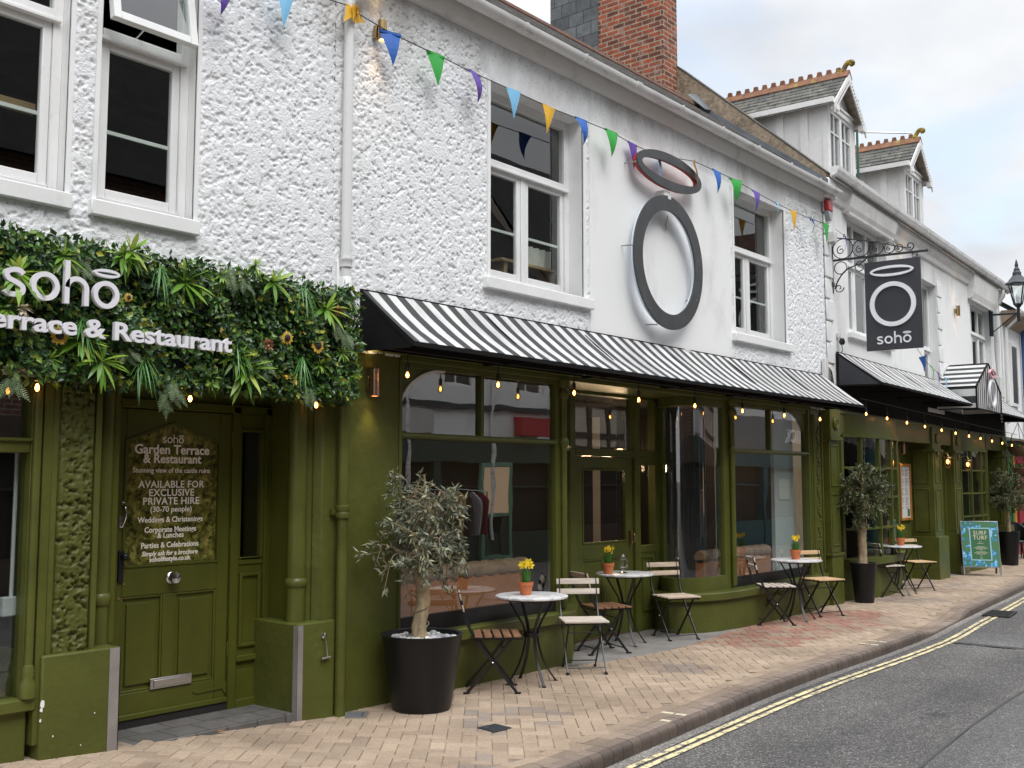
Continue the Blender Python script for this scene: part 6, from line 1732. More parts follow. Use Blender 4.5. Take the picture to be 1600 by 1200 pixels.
# ------------------------------------------------------------------ lamps on the walls
def spot(parent, loc, up, power, size=70):
    l = bpy.data.lights.new('lamp_light', 'SPOT'); l.energy = power; l.spot_size = R_(size); l.spot_blend = .8; l.color = (1, .68, .36); l.shadow_soft_size = .025
    o = bpy.data.objects.new('lamp_light', l); COL.objects.link(o); o.parent = parent; o.location = loc
    o.rotation_euler = (PI if up else 0, 0, 0)
def wall_lamp(label, loc, m, h=.21, frame=None, power=2.2, up=True, down=True):
    t = thing('wall_lamp', label, 'lamp', loc, frame=frame, group='cylinder wall lamps')
    g = MB(); g.lathe([(.030, -h / 2), (.036, -h / 2), (.036, h / 2), (.030, h / 2), (.030, -h / 2)], (0, -.075, 0), 22, cap=False); g.lathe([(0, 0), (.030, 0)], (0, -.075, 0), 22, cap=False); g.build('tube', m, t, smooth=40)
    g = MB(); g.box(-.03, -.035, -.05, .03, .0, .05); g.box(-.012, -.045, -.012, .012, -.03, .012); g.build('bracket', M['brass'] if m != M['copper'] else M['copper'], t, bevel=.003)
    g = MB()
    if down: g.lathe([(0, -h / 2 + .015), (.028, -h / 2 + .015)], (0, -.075, 0), 16, cap=False)
    g.lathe([(0, h / 2 - .015), (.028, h / 2 - .015)], (0, -.075, 0), 16, cap=False)
    g.build('bulb', M['lamp_glow'], t)
    if down: spot(t, (0, -.075, -h / 2 - .004), False, power)
    if up: spot(t, (0, -.075, h / 2 + .004), True, power)
    return t
wall_lamp('copper tube lamp on the olive wall beside the planted sign', (5.54, -.012, 2.45), M['copper'], power=4)
wall_lamp('tarnished brass tube lamp high under the gutter beside the white downpipe', (5.56, -.03, 5.25), M['brass'], h=.16, power=2.5)
wall_lamp('brass tube lamp on the white wall behind the top of the hanging sign', (3.75, -.0, 5.28), M['brass'], frame=F2, power=1)
wall_lamp('brass tube lamp between the sash window and the far triple window', (7.3, -.0, 5.05), M['brass'], frame=F2, power=1)
wall_lamp('copper tube lamp in the green recess above the framed menu', (4.45, .34, 2.28), M['copper'], frame=F2, power=4)
def ship_lantern(label, loc, frame):
    t = thing('bulkhead_lantern', label, 'lantern', loc, frame=frame, group='brass ship lanterns by the far door')
    g = MB(); g.lathe([(.05, 0), (.05, -.02), (.02, -.03)], (0, 0, .12), 16, axis='Y'); g.tube(bez([(0, -.02, .12), (0, -.10, .15), (0, -.16, .14), (0, -.17, .11)], 5), .012, 8); g.build('arm', M['brass'], t, smooth=40)
    g = MB(); g.lathe([(.012, .12), (.02, .10), (.075, .07), (.08, .055), (.05, .05), (.05, .03)], (0, -.17, 0), 20, cap=False); g.build('cap', M['brass'], t, smooth=40)
    g = MB(); g.lathe([(.046, .04), (.048, -.04), (.038, -.09), (.018, -.11), (0, -.115)], (0, -.17, 0), 18, cap=False); g.build('glass_jar', M['bulb_glass'], t, smooth=60)
    g = MB()
    for k in range(4):
        a = PI / 4 + k * PI / 2; g.tube([(.052 * math.cos(a) * f, -.17 + .052 * math.sin(a) * f, z) for f, z in ((1, .05), (1.04, -.04), (.85, -.095), (.3, -.125))], .004, 5)
    g.lathe([(.053, -.03), (.056, -.025), (.053, -.02)], (0, -.17, 0), 16, cap=False); g.build('cage', M['brass'], t)
    g = MB(); g.sphere((0, -.17, -.01), .024, 10, 8, sc=(1, 1, 1.6)); g.build('bulb', M['filament'], t, smooth=60)
ship_lantern('lit brass ship lantern on the pier left of the far door', (5.44, -.06, 2.05), F2)
ship_lantern('lit brass ship lantern on the pier right of the far door', (6.92, -.06, 2.02), F2)
# street lantern on a wall bracket
t = thing('street_lantern', 'dark Victorian street lantern on an iron bracket at the far white wall', 'lamp', (10.42, -.60, 4.77), frame=F2)
g = MB(); g.box(-.05, .52, .12, .05, .60, .75); g.bar((0, .55, .60), (0, 0, .58), .035, .04); g.tube(bez([(0, .52, .22), (0, .36, .34), (0, .16, .50), (0, .06, .56)], 6), .012, 6); g.tube([(0, 0, .40), (0, 0, .75)], .035, 10); g.build('bracket', M['lamp_black'], t, bevel=0)
g = MB(); g.lathe([(.05, .72), (.075, .76), (.10, .78), (.10, .80)], (0, 0, 0), 4)
for k in range(4):
    a = PI / 4 + k * PI / 2; g.bar((.10 * math.cos(a), .10 * math.sin(a), .79), (.22 * math.cos(a), .22 * math.sin(a), 1.24), .022, .022)
g.lathe([(.235, 1.23), (.25, 1.25), (.23, 1.28), (.20, 1.30), (.10, 1.42), (.085, 1.46), (.095, 1.48), (.06, 1.54), (.065, 1.56), (.03, 1.62), (.04, 1.65), (.03, 1.69), (.008, 1.78)], (0, 0, 0), 4)
g.build('lantern_frame', M['lamp_black'], t)
g = MB(); g.lathe([(.095, .80), (.215, 1.23)], (0, 0, 0), 4, cap=False); g.build('glass', M['glass'], t)
g = MB(); g.lathe([(.03, .80), (.05, .95), (.03, 1.0)], (0, 0, 0), 10); g.build('bulb', M['sign_white'], t)

# ------------------------------------------------------------------ hanging sign
t = thing('hanging_sign', 'dark grey board with white ring and halo hanging from a scrolled iron bracket', 'sign', (.30, 0, 0), frame=F2)
g = MB()
zb_ = 4.88
g.bar((0, .0, zb_), (0, -1.34, zb_ - .02), .022, .03); g.bar((0, -.0, 4.40), (0, -.0, 5.24), .03, .02, up=(0, 1, 0)); g.tube([(0, -.01, 5.22), (0, -.55, 5.10), (0, -1.06, 4.93)], .009, 6)
def scroll(cy, cz, r, a0, turns, sg=1, n=26, th=.008, shrink=.25):
    pts = []
    for i in range(n + 1):
        f = i / n; a = a0 + sg * turns * 2 * PI * f; rr = r * (1 - (1 - shrink) * f)
        pts.append((0, cy + rr * math.cos(a), cz + rr * math.sin(a)))
    g.tube(pts, th, 6)
for (y, r) in ((-.16, .145), (-.42, .12), (-.64, .095), (-.82, .072), (-.95, .052)):
    scroll(y, zb_ + .012 + r, r, 0, 1, 1, 28, .0075, 1.0); scroll(y + r * .2, zb_ + .012 + r * .85, r * .45, PI * .5, 1.2, -1, 22, .007, .2)
scroll(-1.10, zb_ + .075, .06, -PI / 2, 1.1, -1, 20, .009, .3)
g.tube(bez([(0, -.03, 4.46), (0, -.08, 4.58), (0, -.20, 4.72), (0, -.42, 4.80), (0, -.50, 4.86)], 6), .010, 6); scroll(-.09, 4.47, .07, PI, 1.2, 1, 20, .008, .25); scroll(-.12, 4.76, .09, 0, 1, 1, 24, .0075, 1); scroll(-.40, 4.74, .085, PI * .6, 1.2, -1, 22, .0075, .3)
g.box(-.05, -.012, 4.50, .05, .02, 4.56)
g.build('bracket', M['iron'], t)
g = MB()
for y in (-.55, -1.16):
    g = MB(); scroll(y, 4.825, .035, PI / 2, 1, 1, 16, .006, 1.0); g.build('hook', M['iron'], t)
# board: x thickness, u along -y
by0, by1, bz0, bz1 = -.465, -1.235, 3.52, 4.785
g = MB(); g.box(-.02, by1, bz0, .02, by0, bz1); bd = g.build('board', M['sign_grey'], t, bevel=.004)
Mx = Matrix(((0, 1, 0, 0), (-1, 0, 0, 0), (0, 0, 1, 0), (0, 0, 0, 1)))      # local (x right, y away, z up) -> facing -x
def face(src, u, z, flip=1):
    dst = MB(); merge(dst, src, Matrix.Translation((-.0205 if flip == 1 else .0205, u, z)) @ (Mx if flip == 1 else Matrix.Rotation(PI, 4, 'Z') @ Mx)); return dst
cu = (by0 + by1) / 2; H_ = bz1 - bz0
for fl_ in (1, -1):
    s_ = MB(); s_.ring(0, 0, .315, .315, .062, -.028, 0, 72); s_.ring(.0, .47, .30, .075, .036, -.028, 0, 60)
    face(s_, cu, bz0 + H_ * .505, fl_).build('ring_emblem', M['sign_white'], bd, smooth=40)
    s_ = MB(); e_ = soho(MB(), 0, 0, .112, .022, .008); soho(s_, -e_ / 2, 0, .112, .022, .008, y=-.008)
    face(s_, cu, bz0 + .085, fl_).build('raised_word', M['sign_white'], bd)

# ------------------------------------------------------------------ small boxes on the walls
t = thing('alarm_box', 'red and grey alarm box under the end of the gutter', 'alarm', (.02, -.03, 5.56), frame=F2)
MB().prism([(-.10, -.02), (.10, -.02), (.10, .14), (-.10, .14)], 'Y', -.07, 0).build('red_cover', M['alarm_red'], t, bevel=.02)
MB().prism([(-.10, -.025), (.10, -.025), (.03, -.16), (-.03, -.16)], 'Y', -.07, 0).build('grey_cover', M['alarm_grey'], t, bevel=.01)
t = thing('cable_box', 'white cable box with loose black cables beside the end of the long awning', 'utility box', (14.06, 0, 3.10))
MB().box(-.05, -.09, -.12, .05, -.03, .30).build('case', M['box_white'], t, bevel=.008)
g = MB()
for i in range(6): g.tube(bez([(.06, -.06, .2 - .03 * i), (.14 + .01 * i, -.10, .1 - .03 * i), (.10 + .02 * i, -.08, -.10), (.16, -.06, -.22 - .02 * i)], 5), .008, 5)
g.build('cable', M['cord'], t)
t = thing('flood_light', 'small black flood light with dangling lead over the second awning', 'lamp', (.42, -.01, 3.72), frame=F2)
g = MB(); g.box(-.04, -.04, .04, .04, 0, .12); g.build('base', M['box_white'], t, bevel=.006)
g = MB(); g.lathe([(.03, -.06), (.045, -.02), (.03, .03)], (0, -.06, 0), 12); g.tube(bez([(0, -.05, -.05), (.03, -.05, -.14), (0, -.03, -.2)], 5), .006, 5); g.build('head', M['black_metal'], t, smooth=40)
t = thing('meter_box', 'pale grey meter box on the far white wall beside the triple window', 'utility box', (10.62, -.02, 3.75), frame=F2)
MB().box(-.2, -.16, -.22, .2, 0, .25).build('case', M['box_white'], t, bevel=.012)
g = MB(); g.tube(bez([(0, -.08, .25), (.02, -.05, .4), (0, -.03, .8), (.05, -.02, 1.2)], 6), .012, 6); g.build('cable', M['cord_pale'], t)
t = thing('junction_box', 'tiny white junction box on the smooth panel below the ring sign', 'utility box', (10.33, -.012, 3.12))
MB().box(-.05, -.05, -.05, .05, 0, .05).build('case', M['box_white'], t, bevel=.006)
g = MB(); g.tube([(0, -.03, -.04), (0, -.03, -.08)], .008, 6); g.build('gland', M['socket'], t)
t = thing('security_light', 'white sensor box on the corner stones behind the green end flag', 'sensor', (.10, -.03, 5.20), frame=F2)
MB().box(-.06, -.10, -.10, .06, 0, .06).build('case', M['box_white'], t, bevel=.01)
g = MB(); g.sphere((0, -.06, -.11), .04, 10, 6); g.build('lens', M['alarm_grey'], t, smooth=60)
# framed menu
t = thing('wall_menu', 'framed paper menu in an orange timber frame on the green recess wall', 'menu board', (4.72, .355, 1.50), frame=F2)
g = MB(); frame_rect(g, -.33, -.50, .33, .50, -.045, 0, .045); g.build('frame', mat('orange_timber', (.40, .17, .03), .45, var=.2, vs=8), t, bevel=.004)
MB().box(-.285, -.02, -.455, .285, -.005, .455).build('paper', M['board_white'], t)
g = MB()
random.seed(5)
for c in (-1, 1):
    for i in range(30):
        z = .40 - i * .024; w_ = random.uniform(.09, .21); 
        if i % 7 == 6: continue
        x0 = .02 if c > 0 else -.24
        g.box(x0, -.0215, z, x0 + w_, -.0205, z + .009)
g.build('print_lines', M['ink'], t)
MB().box(.12, -.0218, -.43, .25, -.0205, -.30).build('green_stamp', M['board_green'], t)
random.seed(12)
# hanging baskets
def basket(label, loc, r=.24):
    t = thing('hanging_basket', label, 'basket', loc, frame=F2, group='hanging baskets at the green shop')
    g = MB(); g.lathe([(r * .25, -.22), (r * .7, -.17), (r * .95, -.06), (r, 0), (r * .96, .01)], (0, 0, 0), 22); g.build('bowl', M['wicker'], t, smooth=40)
    g = MB()
    for k in range(3):
        a = 2 * PI * k / 3; g.tube([(r * math.cos(a), r * math.sin(a), 0), (0, 0, .55)], .006, 5)
    g.bar((0, 0, .58), (0, .42, .62), .02, .02); g.build('chain', M['iron'], t)
    g = MB()
    for i in range(170):
        a = random.uniform(0, 2 * PI); q = random.random() ** .5 * r; p = Vector((q * math.cos(a), q * math.sin(a), .02))
        blade(g, p, Vector((math.cos(a) * .5, math.sin(a) * .5, random.uniform(.2, 1.2))) + rv(.25), Vector((0, 0, 1)), random.uniform(.08, .22), .022, .5, 3)
    g.build('plants', M['ivy'], t, fix=False)
basket('upper woven hanging basket with sparse plants before the green shop', (11.32, -.32, 2.46))
basket('lower woven hanging basket before the green shop', (11.75, -.30, 1.98), .27)
# ------------------------------------------------------------------ folding chairs
def make_chair(name, label, seatm, backm):
    t = thing(name, label, 'chair', group='folding bistro chairs')
    g = MB()
    for i in range(5):
        x = -.145 + i * .078; g.box(x, -.20, .443, x + .060, .20, .459)
    g.build('seat', seatm, t, bevel=.003)
    g = MB()
    for z, x in ((.765, -.262), (.675, -.240)):
        b = len(g.v); g.box(-.007, -.20, -.026, .007, .20, .026); g.xf(Matrix.Translation((x, 0, z)) @ Matrix.Rotation(R_(-14), 4, 'Y'), b)
    g.build('backrest', backm, t, bevel=.003)
    for s in (-1, 1):
        g = MB(); y = s * .172
        p = bez([(-.272, y, .80), (-.248, y, .70), (-.215, y, .58), (-.155, y, .46), (.0, y, .25), (.19, y, .012)], 4)
        g.sweep(p, [(-.005, -.011), (.005, -.011), (.005, .011), (-.005, .011)], up=(0, 0, 1)); g.box(.175, y - .012, 0, .225, y + .012, .012)
        g.build('leg', M['black_metal'], t)
        g = MB(); y = s * .150
        g.sweep([(.155, y, .435), (.0, y, .235), (-.20, y, .012)], [(-.005, -.011), (.005, -.011), (.005, .011), (-.005, .011)], up=(0, 0, 1)); g.box(-.235, y - .012, 0, -.185, y + .012, .012)
        g.build('leg', M['black_metal'], t)
    g = MB()
    for s in (-1, 1): g.box(-.155, s * .165 - .005, .425, .245, s * .165 + .005, .443)
    g.tube([(-.155, -.175, .432), (-.155, .175, .432)], .006, 6); g.tube([(.20, -.165, .432), (.20, .165, .432)], .006, 6)
    g.build('seat_frame', M['black_metal'], t)
    g = MB(); g.tube([(.165, -.17, .05), (.165, .17, .05)], .006, 6); g.build('crossbar', M['black_metal'], t)
    g = MB(); g.tube([(-.165, -.15, .06), (-.165, .15, .06)], .006, 6); g.build('crossbar', M['black_metal'], t)
    g = MB(); g.tube([(.085, -.15, .345), (.085, .15, .345)], .006, 6); g.build('crossbar', M['black_metal'], t)
    g = MB()
    for s in (-1, 1): g.sphere((-.0, s * .185, .245), .008, 6, 5); g.sphere((-.236, s * .184, .655), .009, 6, 5)
    g.build('rivet', M['steel'], t)
    return t
cA = make_chair('folding_chair', 'worn brown slatted folding chair side-on beside the big olive tree pot', M['wood_brown'], M['wood_pale'])
cB = make_chair('folding_chair', 'bleached folding chair at the nearest table, facing the street, in front of the brown-seated chair', M['wood_grey'], M['wood_grey'])
cC = make_chair('folding_chair', 'pale slatted folding chair right of the table with the glass', M['wood_pale'], M['wood_pale'])
cD = make_chair('folding_chair', 'honey coloured folding chair right of the third table, before the carved pilaster', M['wood_honey'], M['wood_honey'])
def put(o, x, y, deg, frame=None):
    M_ = Matrix.Translation((x, y, .004)) @ Matrix.Rotation(R_(deg), 4, 'Z'); o.matrix_world = M_
put(cA, 6.66, -.31, -46)
put(cB, 7.86, -.36, 226)
put(cC, 10.10, .03, 240)
put(cD, 13.02, -.37, 242)
dup(cA, (8.80, .08, .006), R_(-27), 'dark brown folding chair by the restaurant door, left of the table with the glass')
c3 = make_chair('folding_chair', 'folding chair side-on left of the third table, with chipped white back slats', M['wood_grey'], mat('chipped_white_slat', (.68, .64, .60), .6, dirt=(.25, .17, .12), ds=14, dlo=.5, dhi=.62)); put(c3, 11.96 - .13, -.28, -48)
dup(cB, (15.92, -.10, G(16)), R_(-24), 'grey slatted folding chair beside the tall tapered olive pot, left of the farthest table')
dup(cD, (17.18, -.16, G(17)), R_(235), 'honey coloured folding chair right of the farthest table, by the plinth')

# ------------------------------------------------------------------ marble tables
def make_table(label):
    t = thing('bistro_table', label, 'table', group='round marble bistro tables')
    g = MB(); g.lathe([(0, .708), (.300, .708), (.308, .712), (.310, .719), (.308, .726), (.300, .730), (0, .730)], (0, 0, 0), 56, cap=False); g.build('tabletop', M['marble'], t, smooth=35)
    for k in range(4):
        a = PI / 4 + k * PI / 2 + .2; c, s = math.cos(a), math.sin(a)
        pr = bez([(.215, 0, .706), (.155, 0, .60), (.085, 0, .49), (.058, 0, .40), (.070, 0, .30), (.125, 0, .15), (.225, 0, .006)], 5)
        g = MB(); g.sweep([(p.x * c, p.x * s, p.z) for p in pr], [(-.0125, -.004), (.0125, -.004), (.0125, .004), (-.0125, .004)], up=(c, s, .01)); g.lathe([(.018, 0), (.018, .007)], (.228 * c, .228 * s, 0), 10)
        g.build('leg', M['black_metal'], t)
    g = MB(); g.lathe([(.066, .385), (.072, .385), (.072, .418), (.066, .418), (.066, .385)], (0, 0, 0), 20, cap=False); g.build('ring', M['black_metal'], t, smooth=40)
    g = MB(); g.lathe([(.225, .692), (.235, .692), (.235, .707), (.225, .707), (.225, .692)], (0, 0, 0), 28, cap=False); g.build('apron_ring', M['black_metal'], t, smooth=40)
    return t
T1 = make_table('nearest round marble table with one pot of daffodils, right of the olive tree')
T1.matrix_world = Matrix.Translation((7.11, -.37, .003)) @ Matrix.Rotation(.15, 4, 'Z')
dup(T1, (9.39, .20, .006), .06, 'round marble table with daffodils and a glass goblet before the restaurant door')
dup(T1, (12.38, -.34, .003), -.09, 'round marble table with daffodils, third from the left, before the arched right window')
dup(T1, (16.40, -.19, G(16.4)), -.18, 'farthest round marble table, beside the bow window and tapered pot')

# ------------------------------------------------------------------ pots of daffodils
def make_daff(label, h=.105, r=.057, flowers=4, leafh=.13, lean=0.0, seed=1):
    random.seed(seed)
    t = thing('potted_daffodils', label, 'potted flowers', group='terracotta pots of daffodils')
    g = MB(); g.lathe([(0, 0), (r * .70, 0), (r * .93, h * .72), (r, h * .74), (r * 1.03, h), (r * .92, h), (r * .90, h * .86), (0, h * .86)], (0, 0, 0), 28, cap=False); g.build('pot', M['terracotta'], t, smooth=40)
    g = MB(); g.lathe([(0, h * .875), (r * .9, h * .875)], (0, 0, 0), 16, cap=False); g.build('soil', M['soil'], t)
    g = MB()
    for i in range(34):
        a = random.uniform(0, 2 * PI); q = random.random() ** .5 * r * .62; p = Vector((q * math.cos(a), q * math.sin(a), h * .84))
        blade(g, p, Vector((math.cos(a) * .18, math.sin(a) * .18, 1)), Vector((-math.cos(a), -math.sin(a), .2)).normalized(), leafh * random.uniform(.75, 1.1), .010, random.uniform(-.05, .15), 4)
    g.build('leaves', M['daff_leaf'], t, fix=False)
    for i in range(flowers):
        a = 2 * PI * i / flowers + random.uniform(-.4, .4); q = r * .45; top = Vector((q * math.cos(a) * 1.3 + lean, q * math.sin(a) * 1.3, h + leafh * random.uniform(.95, 1.35)))
        g = MB(); g.tube(bez([(q * .5 * math.cos(a), q * .5 * math.sin(a), h * .85), tuple(top * .6 + Vector((0, 0, .045))), tuple(top)], 4), .0035, 5)
        f = g.build('stem', M['daff_leaf'], t, fix=False)
        fd = Vector((random.uniform(-.8, .4), random.uniform(-1, -.3), random.uniform(-.1, .35))).normalized(); u = fd.cross(Vector((0, 0, 1))).normalized(); v = u.cross(fd)
        g = MB()
        for k in range(6):
            b = k * PI / 3; d = u * math.cos(b) + v * math.sin(b); blade(g, top, d + fd * .25, fd, .040, .024, -.1, 3)
        R3 = Matrix((u, v, fd)).transposed().to_4x4(); b0 = len(g.v)
        g.lathe([(.006, 0), (.009, .010), (.011, .020), (.015, .026)], (0, 0, 0), 10, cap=False); g.xf(Matrix.Translation(top) @ R3, b0)
        g.build('flower', M['daff'], f, fix=False)
    random.seed(12); return t
def setpot(o, x, y, z): o.matrix_world = Matrix.Translation((x, y, z))
setpot(make_daff('terracotta pot of daffodils on the nearest marble table', h=.108, r=.064, flowers=5, leafh=.135, seed=3), 7.08, -.33, .734)
setpot(make_daff('terracotta pot of daffodils next to the glass goblet', flowers=5, h=.112, r=.064, leafh=.12, seed=8), 9.17, .26, .737)
setpot(make_daff('terracotta pot of daffodils on the third table, before the white window panel', flowers=5, h=.118, r=.066, leafh=.12, lean=-.02, seed=5), 12.38, -.33, .734)
setpot(make_daff('terracotta pot of daffodils on the farthest marble table', flowers=5, h=.115, r=.066, leafh=.13, seed=6), 16.44, -.18, .733 + G(16.4))
# glass goblet with water and an upturned tumbler
t = thing('glass_goblet', 'clear glass goblet on a dark coaster beside the daffodils', 'glass', (9.36, .20, .737))
clear = bpy.data.materials.new('clear_glass'); clear.use_nodes = True
pb = clear.node_tree.nodes['Principled BSDF']; pb.inputs['Transmission Weight'].default_value = 1; pb.inputs['Roughness'].default_value = .02; pb.inputs['IOR'].default_value = 1.45; pb.inputs['Base Color'].default_value = (.95, .97, .96, 1)
g = MB(); g.lathe([(0, 0), (.036, .001), (.034, .006), (.010, .012), (.009, .03), (.03, .045), (.044, .062), (.042, .10), (.036, .14), (.033, .142), (.039, .10), (.040, .064), (.026, .05), (0, .042)], (0, 0, 0), 24, cap=False); g.build('bowl', clear, t, smooth=40)
g = MB(); g.lathe([(.034, .143), (.028, .17), (.014, .195), (0, .20), (0, .196), (.012, .19), (.025, .168), (.031, .143)], (0, 0, 0), 20, cap=False); g.tube(bez([(.04, -.01, .12), (.062, -.015, .12), (.062, -.015, .08), (.042, -.01, .07)], 5), .005, 6); g.build('lid', clear, t, smooth=40)
t2 = thing('coaster', 'dark coaster under the glass goblet', 'coaster', (9.36, .20, .7365))
MB().lathe([(0, 0), (.055, 0), (.055, .0004), (0, .0004)], (0, 0, 0), 24, cap=False).build('mat', M['black_fabric'], t2)

# ------------------------------------------------------------------ olive trees in planters
def olive(name, label, loc, frame, pr, th, trunk, crown, nlv, seed, tw=45, leafm='olive_leaf', fstr=1.0, drop_=.2, ragged=1.0):
    """pr: planter profile; trunk: path + radii; crown: list of ellipsoids (centre, radii)"""
    random.seed(seed)
    t = thing(name, label, 'potted tree', loc, frame=frame)
    rt, h = pr[-1]
    prof = [(0, 0)] + pr + [(rt + .004, h), (rt - .010, h + .004), (rt - .026, h - .002), (rt - .045, h - .07), (0, h - .07)]
    g = MB(); g.lathe(prof, (0, 0, 0), 44, cap=False); g.build('planter', M['pot_black'], t, smooth=35)
    g = MB(); g.lathe([(0, h - .055), (rt - .035, h - .055)], (0, 0, 0), 24, cap=False); g.build('soil', M['soil'], t)
    g = MB()
    for i in range(150):
        a = random.uniform(0, 2 * PI); q = random.random() ** .5 * (rt - .06); s = random.uniform(.012, .032)
        g.sphere((q * math.cos(a), q * math.sin(a), h - .05 + random.uniform(0, .02)), s, 7, 5, sc=(random.uniform(.8, 1.5), random.uniform(.8, 1.3), .75))
    tag(g.build('pebbles', M['pebble'], t, smooth=60, fix=False), kind='stuff')
    tp, trd = trunk
    P_ = bez(tp, 6); n = len(P_)
    rad = [float(np.interp(i / (n - 1), np.linspace(0, 1, len(trd)), trd)) * (1 + .07 * math.sin(i * 2.3)) for i in range(n)]
    g = MB(); g.tube(P_, rad, 12); g.sphere(P_[n // 2], rad[n // 2] * .5, 7, 5); g.sphere(P_[2] + Vector((rad[2] * .8, -.01, 0)), rad[2] * .5, 7, 5)
    top = P_[-1]
    cen = sum((Vector(c[0]) for c in crown), Vector()) / len(crown)
    main = []
    for i in range(7):
        c, r = random.choice(crown); c = Vector(c)
        e = c + Vector((random.uniform(-.7, .7) * r[0], random.uniform(-.7, .7) * r[1], random.uniform(-.1, .7) * r[2]))
        pth = bez([top - Vector((0, 0, .02)), top.lerp(e, .5) + rv(.04), e], 5); g.tube(pth, [rad[-1] * .62 * (1 - .75 * k / (len(pth) - 1)) for k in range(len(pth))], 7); main += pth[3:]
    tr = g.build('trunk', M['bark'], t, smooth=50)
    # twigs then leaves along the twigs
    g = MB(); lv = MB(); rl = MB(); twl = []
    for i in range(tw):
        c, r = crown[i % len(crown)]; c = Vector(c)
        u = rv().normalized(); u.z = u.z * .9
        k = random.uniform(.75, 1.04)
        e = c + Vector((u.x * r[0], u.y * r[1], u.z * r[2])) * k
        b = min(random.sample(main, min(10, len(main))), key=lambda q: (q - e).length)
        mid = b.lerp(e, .55) + Vector((u.x, u.y, .4)) * .06 + rv(.025)
        tip = e + (e - mid).normalized() * .05 * ragged + Vector((0, 0, -drop_ * random.random() * .25))
        pth = bez([b, mid, e, tip], 5); g.tube(pth, [.0062 * (1 - .7 * q / (len(pth) - 1)) for q in range(len(pth))], 5); twl.append(pth)
        for s_ in range(2):
            j = random.randint(5, len(pth) - 4); d = (rv().normalized() + u * .7).normalized(); q = pth[j]; ln = random.uniform(.08, .17)
            p2 = bez([q, q + d * ln * .5 + rv(.012), q + d * ln + Vector((0, 0, -.03 * drop_))], 4); g.tube(p2, [.0035 * (1 - .6 * z / (len(p2) - 1)) for z in range(len(p2))], 4); twl.append(p2)
    g.build('twigs', M['twig'], tr, fix=False)
    cnt = 0
    while cnt < nlv:
        pth = random.choice(twl); i = int(len(pth) * (random.random() ** .75)); i = min(max(i, 2), len(pth) - 2)
        p = pth[i].lerp(pth[i + 1], random.random()); td = (pth[i + 1] - pth[i]).normalized()
        d = (td * .8 + rv(.75)); 
        if d.length < .1: continue
        nn = (Vector((0, -.3, 1)) + rv(.6)).normalized()
        leaf(lv, p + rv(.012), d, nn, random.uniform(.040, .072), random.uniform(.012, .019), .15, .05); cnt += 1
    for pth in twl[::9]:
        if pth[-1].z > cen.z + .1:
            for k in range(7): leaf(rl, pth[-1] + rv(.01), rv() + Vector((0, 0, 1)), Vector((0, -1, .3)), .045, .011)
    cr_ = lv.build('crown', M[leafm], t, fix=False)
    if rl.f and leafm == 'olive_leaf': rl.build('new_leaves', M['rust_leaf'], cr_, fix=False)
    random.seed(12); return t
o1 = olive('potted_olive_tree', 'large olive tree with bare stem in a wide black round planter by the green wall', (5.80, -.36, G(5.8) + .004), None,
      [(.215, 0), (.222, .015), (.302, .54), (.308, .55)], .56,
      ([(.0, 0, .46), (-.035, .0, .60), (.01, .0, .80), (-.02, .0, .98), (-.03, .01, 1.14)], [.075, .055, .052, .05, .045]),
      [((-.04, 0, 1.20), (.32, .30, .20)), ((-.02, 0, 1.40), (.29, .27, .25)), ((-.06, 0, 1.60), (.16, .16, .22)), ((.10, .02, 1.14), (.25, .22, .13)), ((-.20, -.02, 1.16), (.15, .17, .15)), ((.12, 0, 1.5), (.18, .18, .2))], 4600, 4, tw=84, drop_=.6, ragged=1.9)
# light cord wound round the stem
g = MB(); g.tube([(.058 * math.cos(a * 1.0) - .012, .058 * math.sin(a * 1.0), .5 + a * .0225) for a in np.linspace(0, 24, 90)], .004, 5); g.build('wound_cord', M['twig'], o1, fix=False)
g = MB()
for i in range(9): leaf(g, Vector((-.12, -.15, .49)), rv() + Vector((0, 0, 1.2)), Vector((0, -1, .2)), .07, .025)
g.build('seedling', M['daff_leaf'], o1, fix=False)
olive('potted_olive_tree', 'dense olive tree with a thick pale trunk in a tall tapered planter between the shopfronts', (14.78, -.24, G(14.8) + .003), None,
      [(.125, 0), (.13, .012), (.182, .54), (.186, .55)], .56,
      ([(-.06, 0, .46), (-.02, .0, .70), (-.03, .0, .90), (.02, 0, 1.06), (.03, 0, 1.18)], [.075, .062, .06, .058, .05]),
      [((.02, 0, 1.48), (.32, .28, .33)), ((.0, 0, 1.72), (.26, .22, .19)), ((.20, -.08, 1.36), (.20, .20, .26)), ((-.17, 0, 1.34), (.18, .2, .28)), ((.22, -.05, 1.66), (.2, .2, .2))], 8200, 9, tw=90, leafm='olive_dark', drop_=.4, ragged=.6)
olive('potted_olive_tree', 'olive tree in a tall square-shouldered planter behind the pavement board', (9.98, -.30, -.10), F2,
      [(.155, 0), (.16, .012), (.215, .70), (.22, .72)], .72,
      ([(0, 0, .62), (.0, .0, .9), (-.04, .0, 1.1), (-.05, 0, 1.3)], [.05, .042, .04, .035]),
      [((-.05, 0, 1.55), (.42, .36, .36)), ((.0, 0, 1.80), (.33, .3, .24)), ((-.22, 0, 1.42), (.28, .28, .22)), ((.25, 0, 1.45), (.28, .28, .26))], 11000, 14, tw=100, leafm='olive_dark', drop_=.4)

